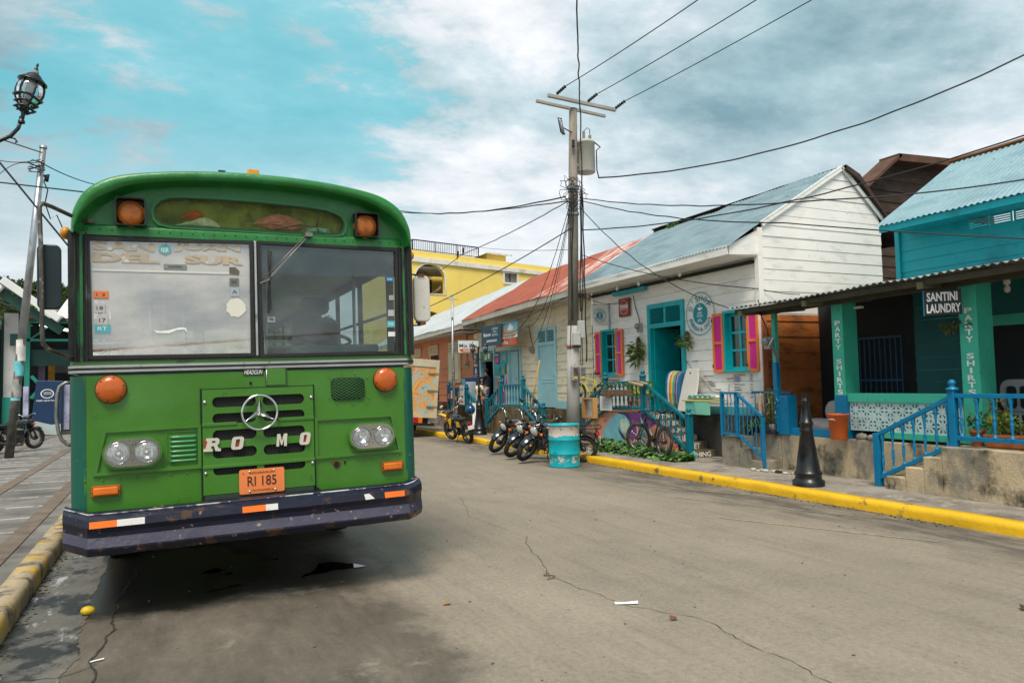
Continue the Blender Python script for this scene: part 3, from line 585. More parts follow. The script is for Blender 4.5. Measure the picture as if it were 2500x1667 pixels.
# painted writing on the white front
def wtxt(name, body, u0, u1, v0, v1, mt, parent, M=F91, d=.004, d0=.022, bold=0, **k): return part(name, text_mb(MB(), body, M, u0, u1, v0, v1, d, d0, 0, bold, **k), mt, parent)
LG = mat('logo_teal', (.0, .26, .33), .6, bump=0, var=.05); INK = mat('ink_black', (.03, .03, .035), .7, bump=0); INKR = mat('ink_red', (.45, .03, .03), .7, bump=0); INKB = mat('ink_blue', (.02, .08, .35), .7, bump=0); PW = mat('print_white', (.85, .85, .84), .6, bump=0, var=.02)
def logo(parent, cu_, cv_, s, M, d0, mt=LG, dots=True):
    """round painted sign: dotted ring, arched words, disc with cup and words. s = outer radius"""
    b = MB(); rx = s
    if dots:
        for i in range(72): a = 2*math.pi*i/72; b.disc(cu_+s*math.cos(a), cv_+s*math.sin(a), s*.030, s*.030, M, d0, d0+.004, 0, 8)
    else: b.ring(cu_, cv_, s, s*.97, M, d0, d0+.003)
    part('dotted_ring', b, mt, parent)
    part('disc', MB().disc(cu_, cv_, s*.49, s*.50, M, d0, d0+.004, 0, 40), mt, parent)
    b = MB()
    def arc(word, r, a0, a1, h, flipd=False):
        k = len(word)
        for i, ch in enumerate(word):
            if ch == ' ': continue
            a = R(a0+(a1-a0)*i/(k-1)); x, y = cu_+r*math.cos(a), cv_+r*math.sin(a)
            rr = (Vector((math.sin(a), -math.cos(a), 0)) if not flipd else Vector((-math.sin(a), math.cos(a), 0)))
            uu = (Vector((math.cos(a), math.sin(a), 0)) if not flipd else Vector((-math.cos(a), -math.sin(a), 0)))
            L = Matrix(((rr.x, uu.x, 0, x), (rr.y, uu.y, 0, y), (0, 0, 1, 0), (0, 0, 0, 1)))
            ww = h*(.30 if ch in "'" else .18 if ch == 'I' else .40); hh = h*(.25 if ch == "'" else .5)
            yo = h*.35 if ch == "'" else 0
            if ch == "'": ww = h*.08
            text_mb(b, ch, M @ L, -ww, ww, yo-hh, yo+hh, .003, d0, 0, .0)
    arc("O'SHOP", s*.74, 158, 32, s*.27); arc("FRENCH & TASTY", s*.74, 202, 338, s*.19, True); part('lettering', b, mt, parent)
    b = MB(); q = d0+.005
    for wd_, y, h, hw in (('SURF', -.02, .10, .16), ('FOOD', -.16, .10, .20), ('AND', -.265, .05, .08), ('SOUL', -.385, .10, .17)): text_mb(b, wd_, M, cu_-hw*s, cu_+hw*s, cv_+y*s, cv_+(y+h)*s, .003, q, 0, .02)
    b.poly([(cu_+x*s, cv_+y*s) for x, y in ((-.15, .30), (-.12, .20), (-.05, .15), (.06, .15), (.13, .21), (.15, .30))], M, q, q+.003); b.ring(cu_+.17*s, cv_+.24*s, .045*s, .025*s, M, q, q+.003); b.poly([(cu_+x*s, cv_+y*s) for x, y in ((-.02, .34), (.01, .34), (.03, .42), (.0, .42))], M, q, q+.003)
    part('cup_emblem', b, PW, parent)
lg = thing('painted_logo', 'large round teal shop emblem with dotted ring painted beside the open door', 'wall sign', (9.08, 11.05, 2.4)); logo(lg, U(11.05), 2.77, .40, F91, .024)
mm = thing('painted_price_list', 'price list in red, blue and black letters painted below the right window', 'wall sign', (9.08, 9.9, 1.3))
for i, (t_, m_, z) in enumerate((('BEACH SHUTTLE', INKR, 1.60), ('MADERAS', INKB, 1.565), ('MARSELLA', INKB, 1.53), ('REMANSO', INKB, 1.495), ('YANKEE BEACH', INK, 1.43), ('HERMOSA', INK, 1.38), ('TAMARINDO', INK, 1.335), ('WAHALULA', INK, 1.27), ('SURF LESSON', INK, 1.22))):
    wtxt('line', t_, U(10.2), U(10.2)+.022*len(t_), z-.011, z+.011, m_, mm)
    wtxt('price', '$ 5' if i % 2 else '10', U(9.80), U(9.74), z-.011, z+.011, INK, mm)
wtxt('heading', 'North', U(10.38), U(10.22), 1.52, 1.56, INKR, mm)
part('bracket', MB().rect(U(10.335), U(10.33), 1.2, 1.43, F91, .02, .026).rect(U(10.335), U(10.22), 1.43, 1.435, F91, .02, .026), INKB, mm)
cl = thing('painted_coast_map', 'black wavy coast line with beach names painted on the white wall behind the surfboards', 'wall sign', (9.08, 11.1, 1.3))
P = crackle([(-11.567, 1.937), (-11.48, 1.87), (-11.379, 1.755), (-11.2, 1.66), (-11.065, 1.57), (-10.96, 1.476), (-10.85, 1.37), (-10.747, 1.33), (-10.607, 1.287)], .03, .008, 3)
b = MB(); b.tube([F91 @ Vector((p.x, p.y, .022)) for p in P], .005, 4); part('coast_line', b, INK, cl)
for t_, u, z in (('EL PLAYAS', -11.33, 1.87), ('MADERAS', -11.28, 1.70), ('MARSELLA BEACH', -11.0, 1.58), ('REMANSO', -10.9, 1.48), ('TAMARINDO', -10.88, 1.44), ('HERMOSA', -10.82, 1.40), ('EL YANKEE', -10.72, 1.33)): wtxt('beach_name', t_, u, u+.019*len(t_), z, z+.022, INK, cl)
tn = thing('painted_welcome_line', 'small red words painted on the white wall under the left shutters', 'wall sign', (9.08, 14.2, 1.5)); wtxt('lettering', 'WELCOME IN NICARAGUA', U(14.75), U(13.85), 1.53, 1.575, INKR, tn)
# signs on the front
sg = thing('hanging_sign', 'white square sign with round teal emblem on a bracket at the shop corner', 'sign', (9.1, 14.2, 2.8))
M15 = FY(14.2); part('board', MB().rect(8.60, 9.04, 2.79, 3.23, M15, -.02, 0), WHT, sg, .003); logo(sg, 8.82, 3.01, .17, M15, .002, dots=False); b = MB().box(9.06, 9.09, 14.18, 14.22, 2.68, 3.30).box(8.62, 9.09, 14.2, 14.212, 3.25, 3.265); part('bracket', b, GALV, sg)
rs = thing('beer_sign', 'small brown and red square sign hung high on the white wall', 'sign', (9.05, 13.54, 2.93)); Mr = FX(9.06)
part('board', MB().rect(U(13.75), U(13.33), 2.94, 3.34, Mr, 0, .02), mat('sign_brown', (.20, .03, .012), .5), rs, .003); part('face', MB().rect(U(13.71), U(13.37), 2.98, 3.30, Mr, .021, .024).rect(U(13.66), U(13.42), 3.085, 3.09, Mr, .0245, .027, 1), [mat('sign_red', (.40, .035, .02), .5), PW], rs)
b = MB(); text_mb(b, 'PORVENIR', Mr, U(13.69), U(13.39), 3.11, 3.20, .003, .0245, 0, .02); b.ring(U(13.54), 3.14, .155, .148, Mr, .0245, .026); part('lettering', b, PW, rs)
def meter(y, z, lab, X=9.09):
    t = thing('electric_meter', lab, 'meter', (X, y, z)); M = FX(X); part('box', MB().rect(U(y)-.07, U(y)+.07, z, z+.19, M, 0, .07), mat('meter_grey', (.33, .33, .33), .5), t, .01)
    part('dial', MB().lathe([(.062, 0), (.062, .05), (.05, .065), (0, .07)], M @ Matrix.Translation((U(y), z+.12, .07)), 18), glass('meter_glass', (.8, .8, .75), (.5, .5, .45), .25), t); part('seal', MB().rect(U(y)-.045, U(y)-.01, z+.03, z+.06, M, .071, .076), mat('seal_yellow', (.75, .5, .02)), t)
    part('conduit', MB().tube([M @ Vector((U(y), z+.19, .03)), M @ Vector((U(y)-.01, z+.3, .035)), M @ Vector((U(y)-.15, z+.55, .02)), M @ Vector((U(y)-.17, z+.80, .05))], .009, 6), WIRE, t); return t
meter(13.0, 2.56, 'grey electric meter with glass dial on the white wall left of the turquoise door')
meter(22.96, 2.1, 'electric meter hanging on the salmon wall under the white hanging sign'); meter(18.1, 2.33, 'electric meter on the cream wall between two pale blue doors')
for i, (y, lab) in enumerate(((13.35, 'bulb'), (12.55, 'bulb'), (11.2, 'bulb'))):
    t = thing('eaves_bulb', ['white bulb under the eaves above the brown sign', 'white bulb under the eaves above the turquoise door', 'white bulb under the eaves right of the door'][i], 'light bulb', (8.75, y, 3.45), 'bulbs under the shop eaves')
    part('socket', MB().lathe([(.045, 3.60), (.045, 3.585), (.02, 3.575), (.02, 3.55), (0, 3.55)], Matrix.Translation((8.75, y, 0)), 12), WHT, t); part('bulb', MB().ball((8.75, y, 3.515), (.032, .032, .042), 12), mat('bulb_glass', (.85, .84, .8), .15, bump=0), t)
# epiphytes on bark
LF = [mat('leaf_a', (.10, .17, .018), .5, var=.3, scale=15), mat('leaf_b', (.045, .10, .012), .5, var=.3, scale=15), mat('leaf_c', (.22, .24, .04), .55, var=.3, scale=15)]
BARK = mat('bark', (.10, .065, .04), .9, var=.35, scale=12, bump=.8, bs=40)
def wallplant(y, z0, z1, n, s, lab, sp):
    t = thing('wall_plant', lab, 'plant', (9.0, y, z0)); part('bark_mount', MB().lathe([(.02, z0+.1), (.055, z0+.2), (.05, z1-.08), (.025, z1)], Matrix.Translation((9.04, y, 0)), 8), BARK, t)
    part('leaves', leafy(MB(), (8.98, y, (z0+z1)/2-.05), (.07, sp, (z1-z0)*.42), n, s, (0, 1, 2), .1, 3, 3.4, .3), LF, t); return t
wallplant(13.03, 1.92, 2.46, 130, .17, 'leafy green air plant on a bark piece left of the turquoise door', .17); wallplant(11.40, 2.16, 2.46, 60, .14, 'small spiky air plant on bark at the right jamb of the turquoise door', .12)

# ---- plinth, mural wall and steps of the shop
pl = thing('plinth', 'dark concrete plinth carrying the white shop and its writing steps', 'plinth', (8.7, 12, 0))
part('base', MB().box(8.98, 12.1, 9.66, 15.9, .1, .90), DKCON, pl, .01)
st = thing('stairs', 'concrete steps with white beach words on the risers below the shop door', 'stairs', (8.6, 10.8, .12))
ys = [11.75, 11.52, 11.30, 11.08, 10.84, 10.60]; zs = [.90, .78, .655, .53, .40, .265]
b = MB()
for i in range(6): b.box(8.31, 8.97, ys[i], 14.0, .1, zs[i]) if i == 0 else b.box(8.31, 8.97, ys[i], ys[i-1], .1, zs[i])
part('treads', b, CONCD, st, .01); part('tread', MB().box(8.28, 9.0, 10.12, 10.597, .1, .145), CONCG, st, .01)
for i, t_ in enumerate(('SURF TOWN', 'WAVE N BEACH', 'TRANSPORT', 'PADDLE TOUR', 'SUNSET', 'FISHING')):
    M = FY(ys[i]-.001); h = zs[i]; lo = zs[i+1] if i < 5 else .145
    L = [.60, .60, .54, .58, .44, .48][i]; wtxt('riser_words', t_, 8.36, 8.36+L, lo+.012, h-.02, PW, st, M, .004, .001, .02)
mw = thing('mural_wall', 'low plinth wall painted with a blue wave, rainbow and purple sky mural', 'mural', (8.3, 12.5, .12)); MM = FX(8.3)
part('wall', MB().rect(U(14.05), U(11.68), .1, .90, MM, -.12, 0).poly([(U(11.75), .90), (U(11.75), .1), (U(10.12), .1), (U(10.12), .145), (U(10.60), .145), (U(10.60), .26), (U(10.84), .26), (U(10.84), .395), (U(11.08), .395), (U(11.08), .525), (U(11.30), .525), (U(11.30), .65), (U(11.52), .65), (U(11.52), .775), (U(11.70), .775)], MM, -.010, 0), mat('mural_orange', (.66, .30, .20), .65, var=.22, scale=2.0, bump=.25, dirt=((.68, .45, .20), .35, 1.2, .12), fine=.3), mw)
def mur(name, pts, col, d, k=0):
    part(name, MB().poly([(-a, c) for a, c in pts], MM, .001, .001+d), mat('mural_'+name, col, .65, var=.22, scale=5, bump=.2, dirt=(tuple(x*.7+.08 for x in col), .3, 6, .05), fine=.25), mw)
mur('purple', [(12.75, .9), (11.69, .9), (11.69, .88), (11.45, .78), (11.5, .55), (11.62, .32), (12.0, .30), (12.2, .3), (12.5, .5)], (.17, .035, .20), .003)
mur('wave', [(13.45, .13), (13.33, .5), (13.15, .68), (12.95, .82), (12.72, .88), (12.5, .85), (12.36, .74), (12.33, .62), (12.42, .50), (12.52, .46), (12.68, .50), (12.74, .60), (12.70, .46), (12.55, .34), (12.35, .27), (12.1, .26), (11.9, .22), (11.6, .20), (11.2, .20), (10.8, .2), (10.6, .13)], (.20, .50, .60), .006)
mur('crest', [(12.62, .78), (12.48, .77), (12.40, .68), (12.40, .58), (12.48, .50), (12.6, .52), (12.67, .62), (12.68, .72)], (.55, .66, .52), .009)
mur('curl', [(12.76, .62), (12.74, .60), (12.72, .50), (12.62, .40), (12.48, .34), (12.36, .30), (12.44, .38), (12.60, .46), (12.70, .55)], (.03, .03, .06), .010)
mur('dark_crest', [(12.72, .90), (12.45, .90), (12.30, .76), (12.28, .62), (12.34, .74), (12.48, .85), (12.70, .885)], (.03, .03, .06), .008)
mur('peach', [(11.75, .60), (11.45, .72), (11.15, .60), (11.0, .45), (10.85, .35), (11.2, .24), (11.6, .22), (11.9, .26), (11.85, .42)], (.60, .26, .18), .008)
mur('swoosh', [(11.95, .45), (11.75, .42), (11.4, .30), (11.1, .22), (11.0, .21), (11.3, .24), (11.6, .29), (11.85, .38)], (.75, .60, .52), .010)
mur('teal_hill', [(12.05, .30), (12.05, .55), (11.95, .72), (11.88, .78), (11.84, .62), (11.80, .48), (11.86, .30)], (.10, .24, .30), .007)
mur('teal_peak', [(11.96, .84), (11.90, .74), (11.78, .60), (11.70, .66), (11.66, .8), (11.72, .62), (11.78, .5), (11.93, .6)], (.22, .55, .45), .009)
mur('seahorse', [(12.20, .62), (12.14, .66), (12.09, .60), (12.11, .50), (12.14, .44), (12.22, .36), (12.26, .30), (12.20, .26), (12.12, .30), (12.10, .36), (12.17, .42), (12.07, .48), (12.05, .58), (12.10, .68), (12.16, .70)], (.72, .30, .28), .012)
mur('coral', [(11.02, .20), (11.06, .30), (11.0, .36), (10.97, .28), (10.9, .36), (10.88, .2)], (.65, .16, .08), .012)
mur('splash', [(10.55, .14), (10.62, .24), (10.55, .30), (10.48, .24), (10.38, .30), (10.34, .24), (10.26, .24), (10.36, .18), (10.3, .14)], (.20, .55, .48), .012)
mur('sun', [(13.72+.10*math.cos(a/8*6.28), .62+.14*math.sin(a/8*6.28)) for a in range(8)], (.70, .50, .24), .008)
mur('star', [(13.62, .56), (13.56, .46), (13.48, .44), (13.54, .38), (13.50, .28), (13.60, .33), (13.70, .27), (13.66, .38), (13.74, .42), (13.64, .45)], (.09, .02, .12), .012)
for k, (c, nm) in enumerate((((.62, .16, .05), 'rainbow_orange'), ((.70, .50, .25), 'rainbow_yellow'), ((.25, .52, .50), 'rainbow_teal'), ((.72, .45, .32), 'rainbow_cream'))):
    r = .30-.055*k; mur(nm, [(13.72-(r)*math.cos(a), .22+r*1.2*math.sin(a)) for a in [i*1.9/10-.4 for i in range(11)]]+[(13.72-(r-.05)*math.cos(a), .22+(r-.05)*1.2*math.sin(a)) for a in [i*1.9/10-.4 for i in range(10, -1, -1)]], c, .010+.001*k)
b = MB()
for (y, z) in ((13.33, .80), (13.24, .72)): b.tube([MM @ Vector((-y-.05, z-.01, .012)), MM @ Vector((-y-.03, z+.012, .012)), MM @ Vector((-y, z, .012)), MM @ Vector((-y+.03, z+.012, .012)), MM @ Vector((-y+.05, z-.01, .012))], .004, 4)
part('birds', b, INK, mw)
# ground cover in front of the mural
b = MB(); rd = random.Random(3)
for _ in range(2300):
    t_ = rd.random(); y = 13.35-t_*3.0; xr = 8.28-abs(rd.gauss(0, .16))-.02; h = .12+rd.uniform(.02, .27)*(1-max(0, (8.28-xr))/.55)*(1.0-.45*t_); s = rd.uniform(.025, .055)
    a = rd.uniform(0, 6.28); tl = Vector((rd.gauss(-.35, .35), rd.gauss(-.1, .3), 1)).normalized(); e1 = tl.orthogonal().normalized(); e2 = tl.cross(e1); c0 = Vector((xr, y, h))
    vs = [c0+(e1*math.cos(k*1.0472+a)+e2*math.sin(k*1.0472+a))*s*(1 if k else .55) for k in range(6)]; vs.append(c0-tl*.012); b.add(vs, [(6, k, (k+1) % 6) for k in range(6)], rd.randrange(2))
solo('ground_cover', b, [mat('vine_a', (.07, .19, .02), .45, var=.35, scale=12), mat('vine_b', (.03, .075, .014), .45, var=.35, scale=12)], 'low green vine leaves growing along the foot of the mural wall', 'ground cover', kind='stuff')
solo('rock', MB().ball((8.16, 12.75, .2), (.09, .12, .10), 10), CONCG, 'round grey-brown stone among the vine leaves below the mural', 'rock')

# ---- railings
BAL = [(.018, 0), (.03, .02), (.03, .07), (.016, .09), (.012, .14), (.022, .32), (.022, .40), (.015, .43), (.022, .445), (.015, .46), (.022, .475), (.015, .49), (.012, .62), (.020, .78), (.02, .80), (.03, .86), (.03, .97), (.02, 1.0)]
def balmesh(h, k=1.0): return MB().lathe([(r*k, z*h) for r, z in BAL], None, 8).mesh('baluster', [RAILT])
def rail_run(t, a, c, h, n, mt, turned=True, top=True, br=.035, k=1.0, rw=.05):
    """a, c: bottom rail ends; h: height to the top rail"""
    a, c = Vector(a), Vector(c); up_ = Vector((0, 0, h))
    part('bottom_rail', MB().bar(a, c, rw, rw), mt, t, .004); part('top_rail', MB().bar(a+up_, c+up_, rw*1.2, rw), mt, t, .004)
    me = None
    for i in range(n):
        p = a.lerp(c, (i+.5)/n)
        if turned:
            if me is None: me = MB().lathe([(r*k, z*h) for r, z in BAL], None, 8).mesh('baluster', [mt])
            o = bpy.data.objects.new('baluster', me); C.objects.link(o); o.parent = t; o.location = p-OFF[t]; OFF[o] = OFF[t]
        else: part('baluster', MB().bar(p, p+up_, .016, .016, 0, (1, 0, 0)), mt, t)
def post(t, x, y, z0, z1, mt, w_=.045, knob=True, cap=.075):
    b = MB().box(x-w_, x+w_, y-w_, y+w_, z0, z1); o = part('post', b, mt, t, .005)
    if knob: b = MB().lathe([(cap, 0), (cap, .015), (cap*.55, .03), (cap*.35, .045), (cap*.6, .06), (cap*.62, .09), (cap*.35, .115), (0, .12)], Matrix.Translation((x, y, z1)), 12); part('finial', b, mt, o)
r1 = thing('stair_railing', 'teal turned-baluster railing on the shop landing and down its steps', 'railing', (8.3, 12, .9))
post(r1, 8.3, 13.2, .90, 1.60, RAILT); post(r1, 8.3, 11.86, .90, 1.62, RAILT); post(r1, 8.3, 10.50, .17, .92, RAILT, .05)
rail_run(r1, (8.3, 13.2, .97), (8.3, 11.86, 1.00), .52, 9, RAILT); rail_run(r1, (8.3, 11.86, .98), (8.3, 10.50, .27), .53, 9, RAILT)
r2 = thing('stair_railing', 'teal railing sloping down behind the utility pole from the shop landing', 'railing', (8.3, 14, .5)); rail_run(r2, (8.3, 13.2, .93), (8.3, 14.75, .32), .50, 9, RAILT); post(r2, 8.3, 14.75, .12, .85, RAILT)
# ---- cream house
ch = thing('cream_house', 'cream boarded house with red metal roof and pale blue doors', 'house', (9.1, 18.5, 0))
d1 = op(21.82, 20.82, .85, 2.55); d2 = op(19.62, 18.95, .85, 2.48); d3 = op(17.75, 16.84, .86, 2.90)
b = MB(); boards(b, F91, U(22.4), U(14.98), .86, 3.9, .2, [d1, d2, d3]); part('wall', b, CREAM, ch)
part('skirting', MB().rect(U(18.9), U(17.86), .86, .99, F91, .012, .03).rect(U(16.72), U(15.0), .86, 1.06, F91, .012, .03), PALEB, ch)
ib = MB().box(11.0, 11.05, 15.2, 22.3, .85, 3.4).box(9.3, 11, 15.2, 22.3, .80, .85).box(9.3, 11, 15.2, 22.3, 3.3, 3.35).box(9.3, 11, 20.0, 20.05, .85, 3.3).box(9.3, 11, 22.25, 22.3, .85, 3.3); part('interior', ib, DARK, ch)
for (a, c, z0, z1) in ((21.82, 20.82, .85, 2.55), (19.62, 18.95, .85, 2.48), (17.75, 16.84, .86, 2.90)): door_frame(ch, 'door_frame', a, c, z0, z1, .085, PALEB)
def plankdoor(y0, y1, z0, z1, X, half=False):
    M = FX(X); b = MB(); u0, u1 = U(y0), U(y1); n = 6
    for i in range(n): b.rect(u0+(u1-u0)*i/n+.004, u0+(u1-u0)*(i+1)/n-.004, z0, z1, M, 0, .03)
    b.rect(u0, u1, z0, z1, M, -.01, .02)
    for z in ((z0+z1)*.5-.18, (z0+z1)*.5-.1): b.rect(u0+.05, u1-.05, z, z+.02, M, .03, .04)
    o = part('door', b, PALEB, ch, .002); part('handle', MB().ball(M @ Vector((u1-.1, (z0+z1)/2, .05)), .02, 8), GALV, o)
plankdoor(17.75, 16.84, .88, 2.52, 9.13); part('transom_bar', MB().rect(U(17.75), U(16.84), 2.52, 2.60, F91, -.05, .04), PALEB, ch); louvre(ch, 17.75, 16.84, 2.60, 2.90, PALEB, n=7)
plankdoor(19.62, 19.12, .88, 2.46, 9.12)
part('transom_lattice', plate_mb(MB(), rc(U(21.8), U(20.85), 2.22, 2.54), [[(U(21.78)+.055*i+x, 2.24+.055*j+y) for x, y in ((.006, .027), (.027, .006), (.048, .027), (.027, .048))] for i in range(16) for j in range(5)], F91, -.03, -.01), PALEB, ch)
RFS = mat('roof_red_streaked', (.42, .10, .045), .55, .1, var=.15, scale=1.2, bump=.05, dirt=((.62, .52, .50), .42, 2.6, .03, (.16, 3.2, .16)), fine=.1)
part('roof', corrug(MB(), (8.40, 16.9, 3.66), (8.40, 21.76, 3.515), (11.16, 22.25, 5.10), (11.16, 17.3, 5.18), seed=2, sag=.05), RFR, ch)
part('roof', corrug(MB(), (8.40, 14.95, 3.672), (8.40, 16.9, 3.655), (11.16, 17.3, 5.175), (11.16, 15.35, 5.22), seed=6, sag=.04), RFS, ch, label='streaked pink and red end of the roof')
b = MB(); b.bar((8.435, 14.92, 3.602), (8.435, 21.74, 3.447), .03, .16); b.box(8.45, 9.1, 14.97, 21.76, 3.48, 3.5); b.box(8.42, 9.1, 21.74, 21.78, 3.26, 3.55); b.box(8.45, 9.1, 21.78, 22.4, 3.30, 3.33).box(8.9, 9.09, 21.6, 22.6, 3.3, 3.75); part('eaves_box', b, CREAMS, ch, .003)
part('plinth', MB().box(8.99, 11.5, 15.95, 22.4, .1, .85), CONCD, ch, .01)
ev = thing('stairs', 'mossy concrete landing and steps below the pale blue doors of the shop with posters', 'stairs', (8.6, 18, .12))
b = MB().box(8.3, 8.97, 17.15, 18.75, .1, .82); ss = [(18.75, 19.0, .70), (19.0, 19.25, .56), (19.25, 19.5, .42), (19.5, 19.75, .28)]
for y0, y1, z in ss: b.box(8.3, 8.97, y0, y1, .1, z)
for i in range(5): b.box(8.3, 8.97, 16.9-.25*i, 17.15-.25*i, .1, .70-.13*i)
b.box(8.45, 8.97, 20.5, 22.4, .1, .84); b.box(8.3, 8.97, 19.9, 20.5, .1, .55).box(8.12, 8.3, 19.7, 20.42, .1, .32).box(8.3, 8.97, 20.4, 20.75, .1, .66)
part('treads', b, CONCD, ev, .012)
r3 = thing('stair_railing', 'teal railing on the landing in front of the pale blue doors', 'railing', (8.3, 18, .8))
post(r3, 8.3, 18.6, .82, 1.58, RAILT, .05); post(r3, 8.3, 17.17, .82, 1.62, RAILT, .05); post(r3, 8.3, 19.58, .3, 1.10, RAILT, .05); post(r3, 8.3, 16.05, .14, .93, RAILT, .05)
rail_run(r3, (8.3, 18.6, .93), (8.3, 17.17, .95), .54, 8, RAILT); rail_run(r3, (8.3, 18.6, .90), (8.3, 19.58, .42), .55, 6, RAILT); rail_run(r3, (8.3, 17.17, .90), (8.3, 16.05, .32), .56, 7, RAILT)
r4 = thing('stair_railing', 'teal railing left of the lamp post with a blue freezer behind it', 'railing', (8.3, 21, .8))
post(r4, 8.3, 21.15, .66, 1.42, RAILT, .05); post(r4, 8.3, 20.4, .2, 1.02, RAILT, .05); post(r4, 8.3, 22.75, .7, 1.52, RAILT, .05)
rail_run(r4, (8.3, 21.15, .80), (8.3, 20.4, .42), .53, 5, RAILT); rail_run(r4, (8.3, 21.15, .86), (8.3, 22.75, .88), .54, 9, RAILT)
# ---- salmon house
so_ = thing('salmon_house', 'salmon boarded house with pale metal roof and tan lattice windows', 'house', (9.1, 26, 0)); TAN = mat('tan_trim', (.62, .47, .28), .6, var=.08, scale=4)
o1 = op(27.0, 25.95, .92, 2.62); o2 = op(24.75, 23.72, 1.66, 2.95)
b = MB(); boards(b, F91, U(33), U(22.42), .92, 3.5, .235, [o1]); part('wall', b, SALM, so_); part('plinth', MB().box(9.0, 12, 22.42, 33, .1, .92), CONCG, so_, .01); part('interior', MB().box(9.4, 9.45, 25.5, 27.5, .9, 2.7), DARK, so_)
def lattice(y0, y1, z0, z1, name='lattice_window'):
    M = FX(XF-.012); u0, u1 = U(y0), U(y1); n = 8; H = []
    for k in range(2):
        a0 = u0+.06+(u1-u0-.09)/2*k; w2 = (u1-u0-.15)/2
        for i in range(4):
            for j in range(3): cx_, cz_ = a0+w2*(i+.5)/4, z0+.05+(z1-z0-.1)*(j+.5)/3; r_ = min(w2/8, (z1-z0-.1)/6)*.85; H.append([(cx_+r_*math.cos(q), cz_+r_*math.sin(q)) for q in [0, 1.57, 3.14, 4.71]])
    b = plate_mb(MB(), rc(u0, u1, z0, z1), H, M, .01, .04); o = part(name, b, TAN, so_); part('backing', MB().rect(u0+.02, u1-.02, z0+.02, z1-.02, M, .003, .008), DARK, o)
lattice(27.0, 25.95, 2.64, 3.0); lattice(29.2, 28.0, 2.64, 2.98); lattice(24.8, 23.68, 2.6, 3.0)
M = FX(XF-.012); o = part('window', MB().rect(U(24.85), U(23.63), 1.58, 2.60, M, .005, .035), TAN, so_, label='boarded tan window below its lattice'); part('shutter', MB().rect(U(24.72), U(24.28), 1.68, 2.56, M, .036, .05).rect(U(24.20), U(23.76), 1.68, 2.56, M, .036, .05), mat('pale_tan', (.70, .56, .36), .6), o)
b = MB()
for i in range(13): u = U(26.98)+i*.085; b.rect(u, u+.03, .94, 2.62, F91, -.05, -.02)
for z in (1.4, 2.0): b.rect(U(26.98), U(25.96), z, z+.04, F91, -.05, -.015)
part('iron_gate', b, mat('gate_brown', (.06, .03, .02), .6), so_); part('step', MB().box(8.75, 9.03, 24.7, 27.6, .76, .92), mat('red_step', (.10, .03, .02), .6), so_)
part('roof', corrug(MB(), (8.40, 21.80, 3.44), (8.40, 33.5, 3.24), (11.16, 33.5, 4.7), (11.16, 22.27, 5.085), seed=3, sag=.04), RFP, so_)
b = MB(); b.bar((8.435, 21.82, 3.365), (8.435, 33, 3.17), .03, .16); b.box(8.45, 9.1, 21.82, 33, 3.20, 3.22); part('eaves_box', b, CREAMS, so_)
solo('stairs', MB().box(8.35, 9.0, 24.3, 24.6, .1, .40).box(8.35, 9.0, 24.6, 24.9, .1, .62).box(8.2, 9.0, 24.0, 24.3, .1, .26).box(8.35, 9.0, 22.95, 24.0, .1, .60).box(8.6, 9, 27.2, 27.6, .1, .6).box(8.4, 9, 26.8, 27.2, .1, .4), CONCG, 'grey concrete steps at the foot of the salmon house', 'stairs', bevel=.01)
# ------------------------------------------------------------------ laundry house with the porch
lh = thing('laundry_house', 'teal laundry house with a dark porch, green columns and metal roofs', 'house', (8.8, 6.5, 0))
part('plinth', MB().box(8.66, 12, 0, 8.72, .1, .66), CONC, lh, .015)
part('upper_wall', boards(MB(), FX(10.9), U(8.22), U(0), 2.7, 4.15, .17, [op(7.04, 3, 3.70, 3.93)], .012), TEALW, lh); part('corner_board', MB().box(10.85, 10.95, 8.17, 8.25, 2.9, 4.1), TEALW, lh, .004)
part('end_wall', boards(MB(), frame((0, 8.235, 0), (-1, 0, 0), (0, 0, 1)), -13.6, -10.9, .66, 4.2, .2), TEALW, lh)
M = FX(10.9); b = MB()
for i in range(12): y0 = 7.04-i*.335; plate_mb(b, rc(U(y0), U(y0-.31), 3.70, 3.93), [rc(U(y0)+.02, U(y0-.31)-.02, 3.71+k*.032, 3.725+k*.032) for k in range(7)], M, .0, .02)
part('vent_louvres', b, TEALW, lh)
part('upper_roof', corrug(MB(), (10.2, 8.08, 3.89), (10.2, 0.0, 3.93), (12.2, 0.0, 5.25), (12.2, 8.10, 5.17), seed=4, sag=.02, rows=8), mat('roof_bright_bluegrey', (.27, .41, .46), .45, .2, var=.12, scale=1.3, bump=.05, bs=20, dirt=((.20, .33, .38), .4, 2.5, .06, (1, .5, 1)), dirt2=((.12, .10, .08), .04, 7, .02), fine=.1), lh)
part('ridge_cap', MB().bar((12.2, 8.15, 5.19), (12.2, 0, 5.27), .12, .03), mat('ridge_rust', (.30, .10, .03), .7, var=.3), lh); part('eaves_box', MB().box(10.24, 10.28, .2, 8.05, 3.80, 3.9).box(10.28, 10.9, .2, 8.04, 3.84, 3.86), TEALW, lh)
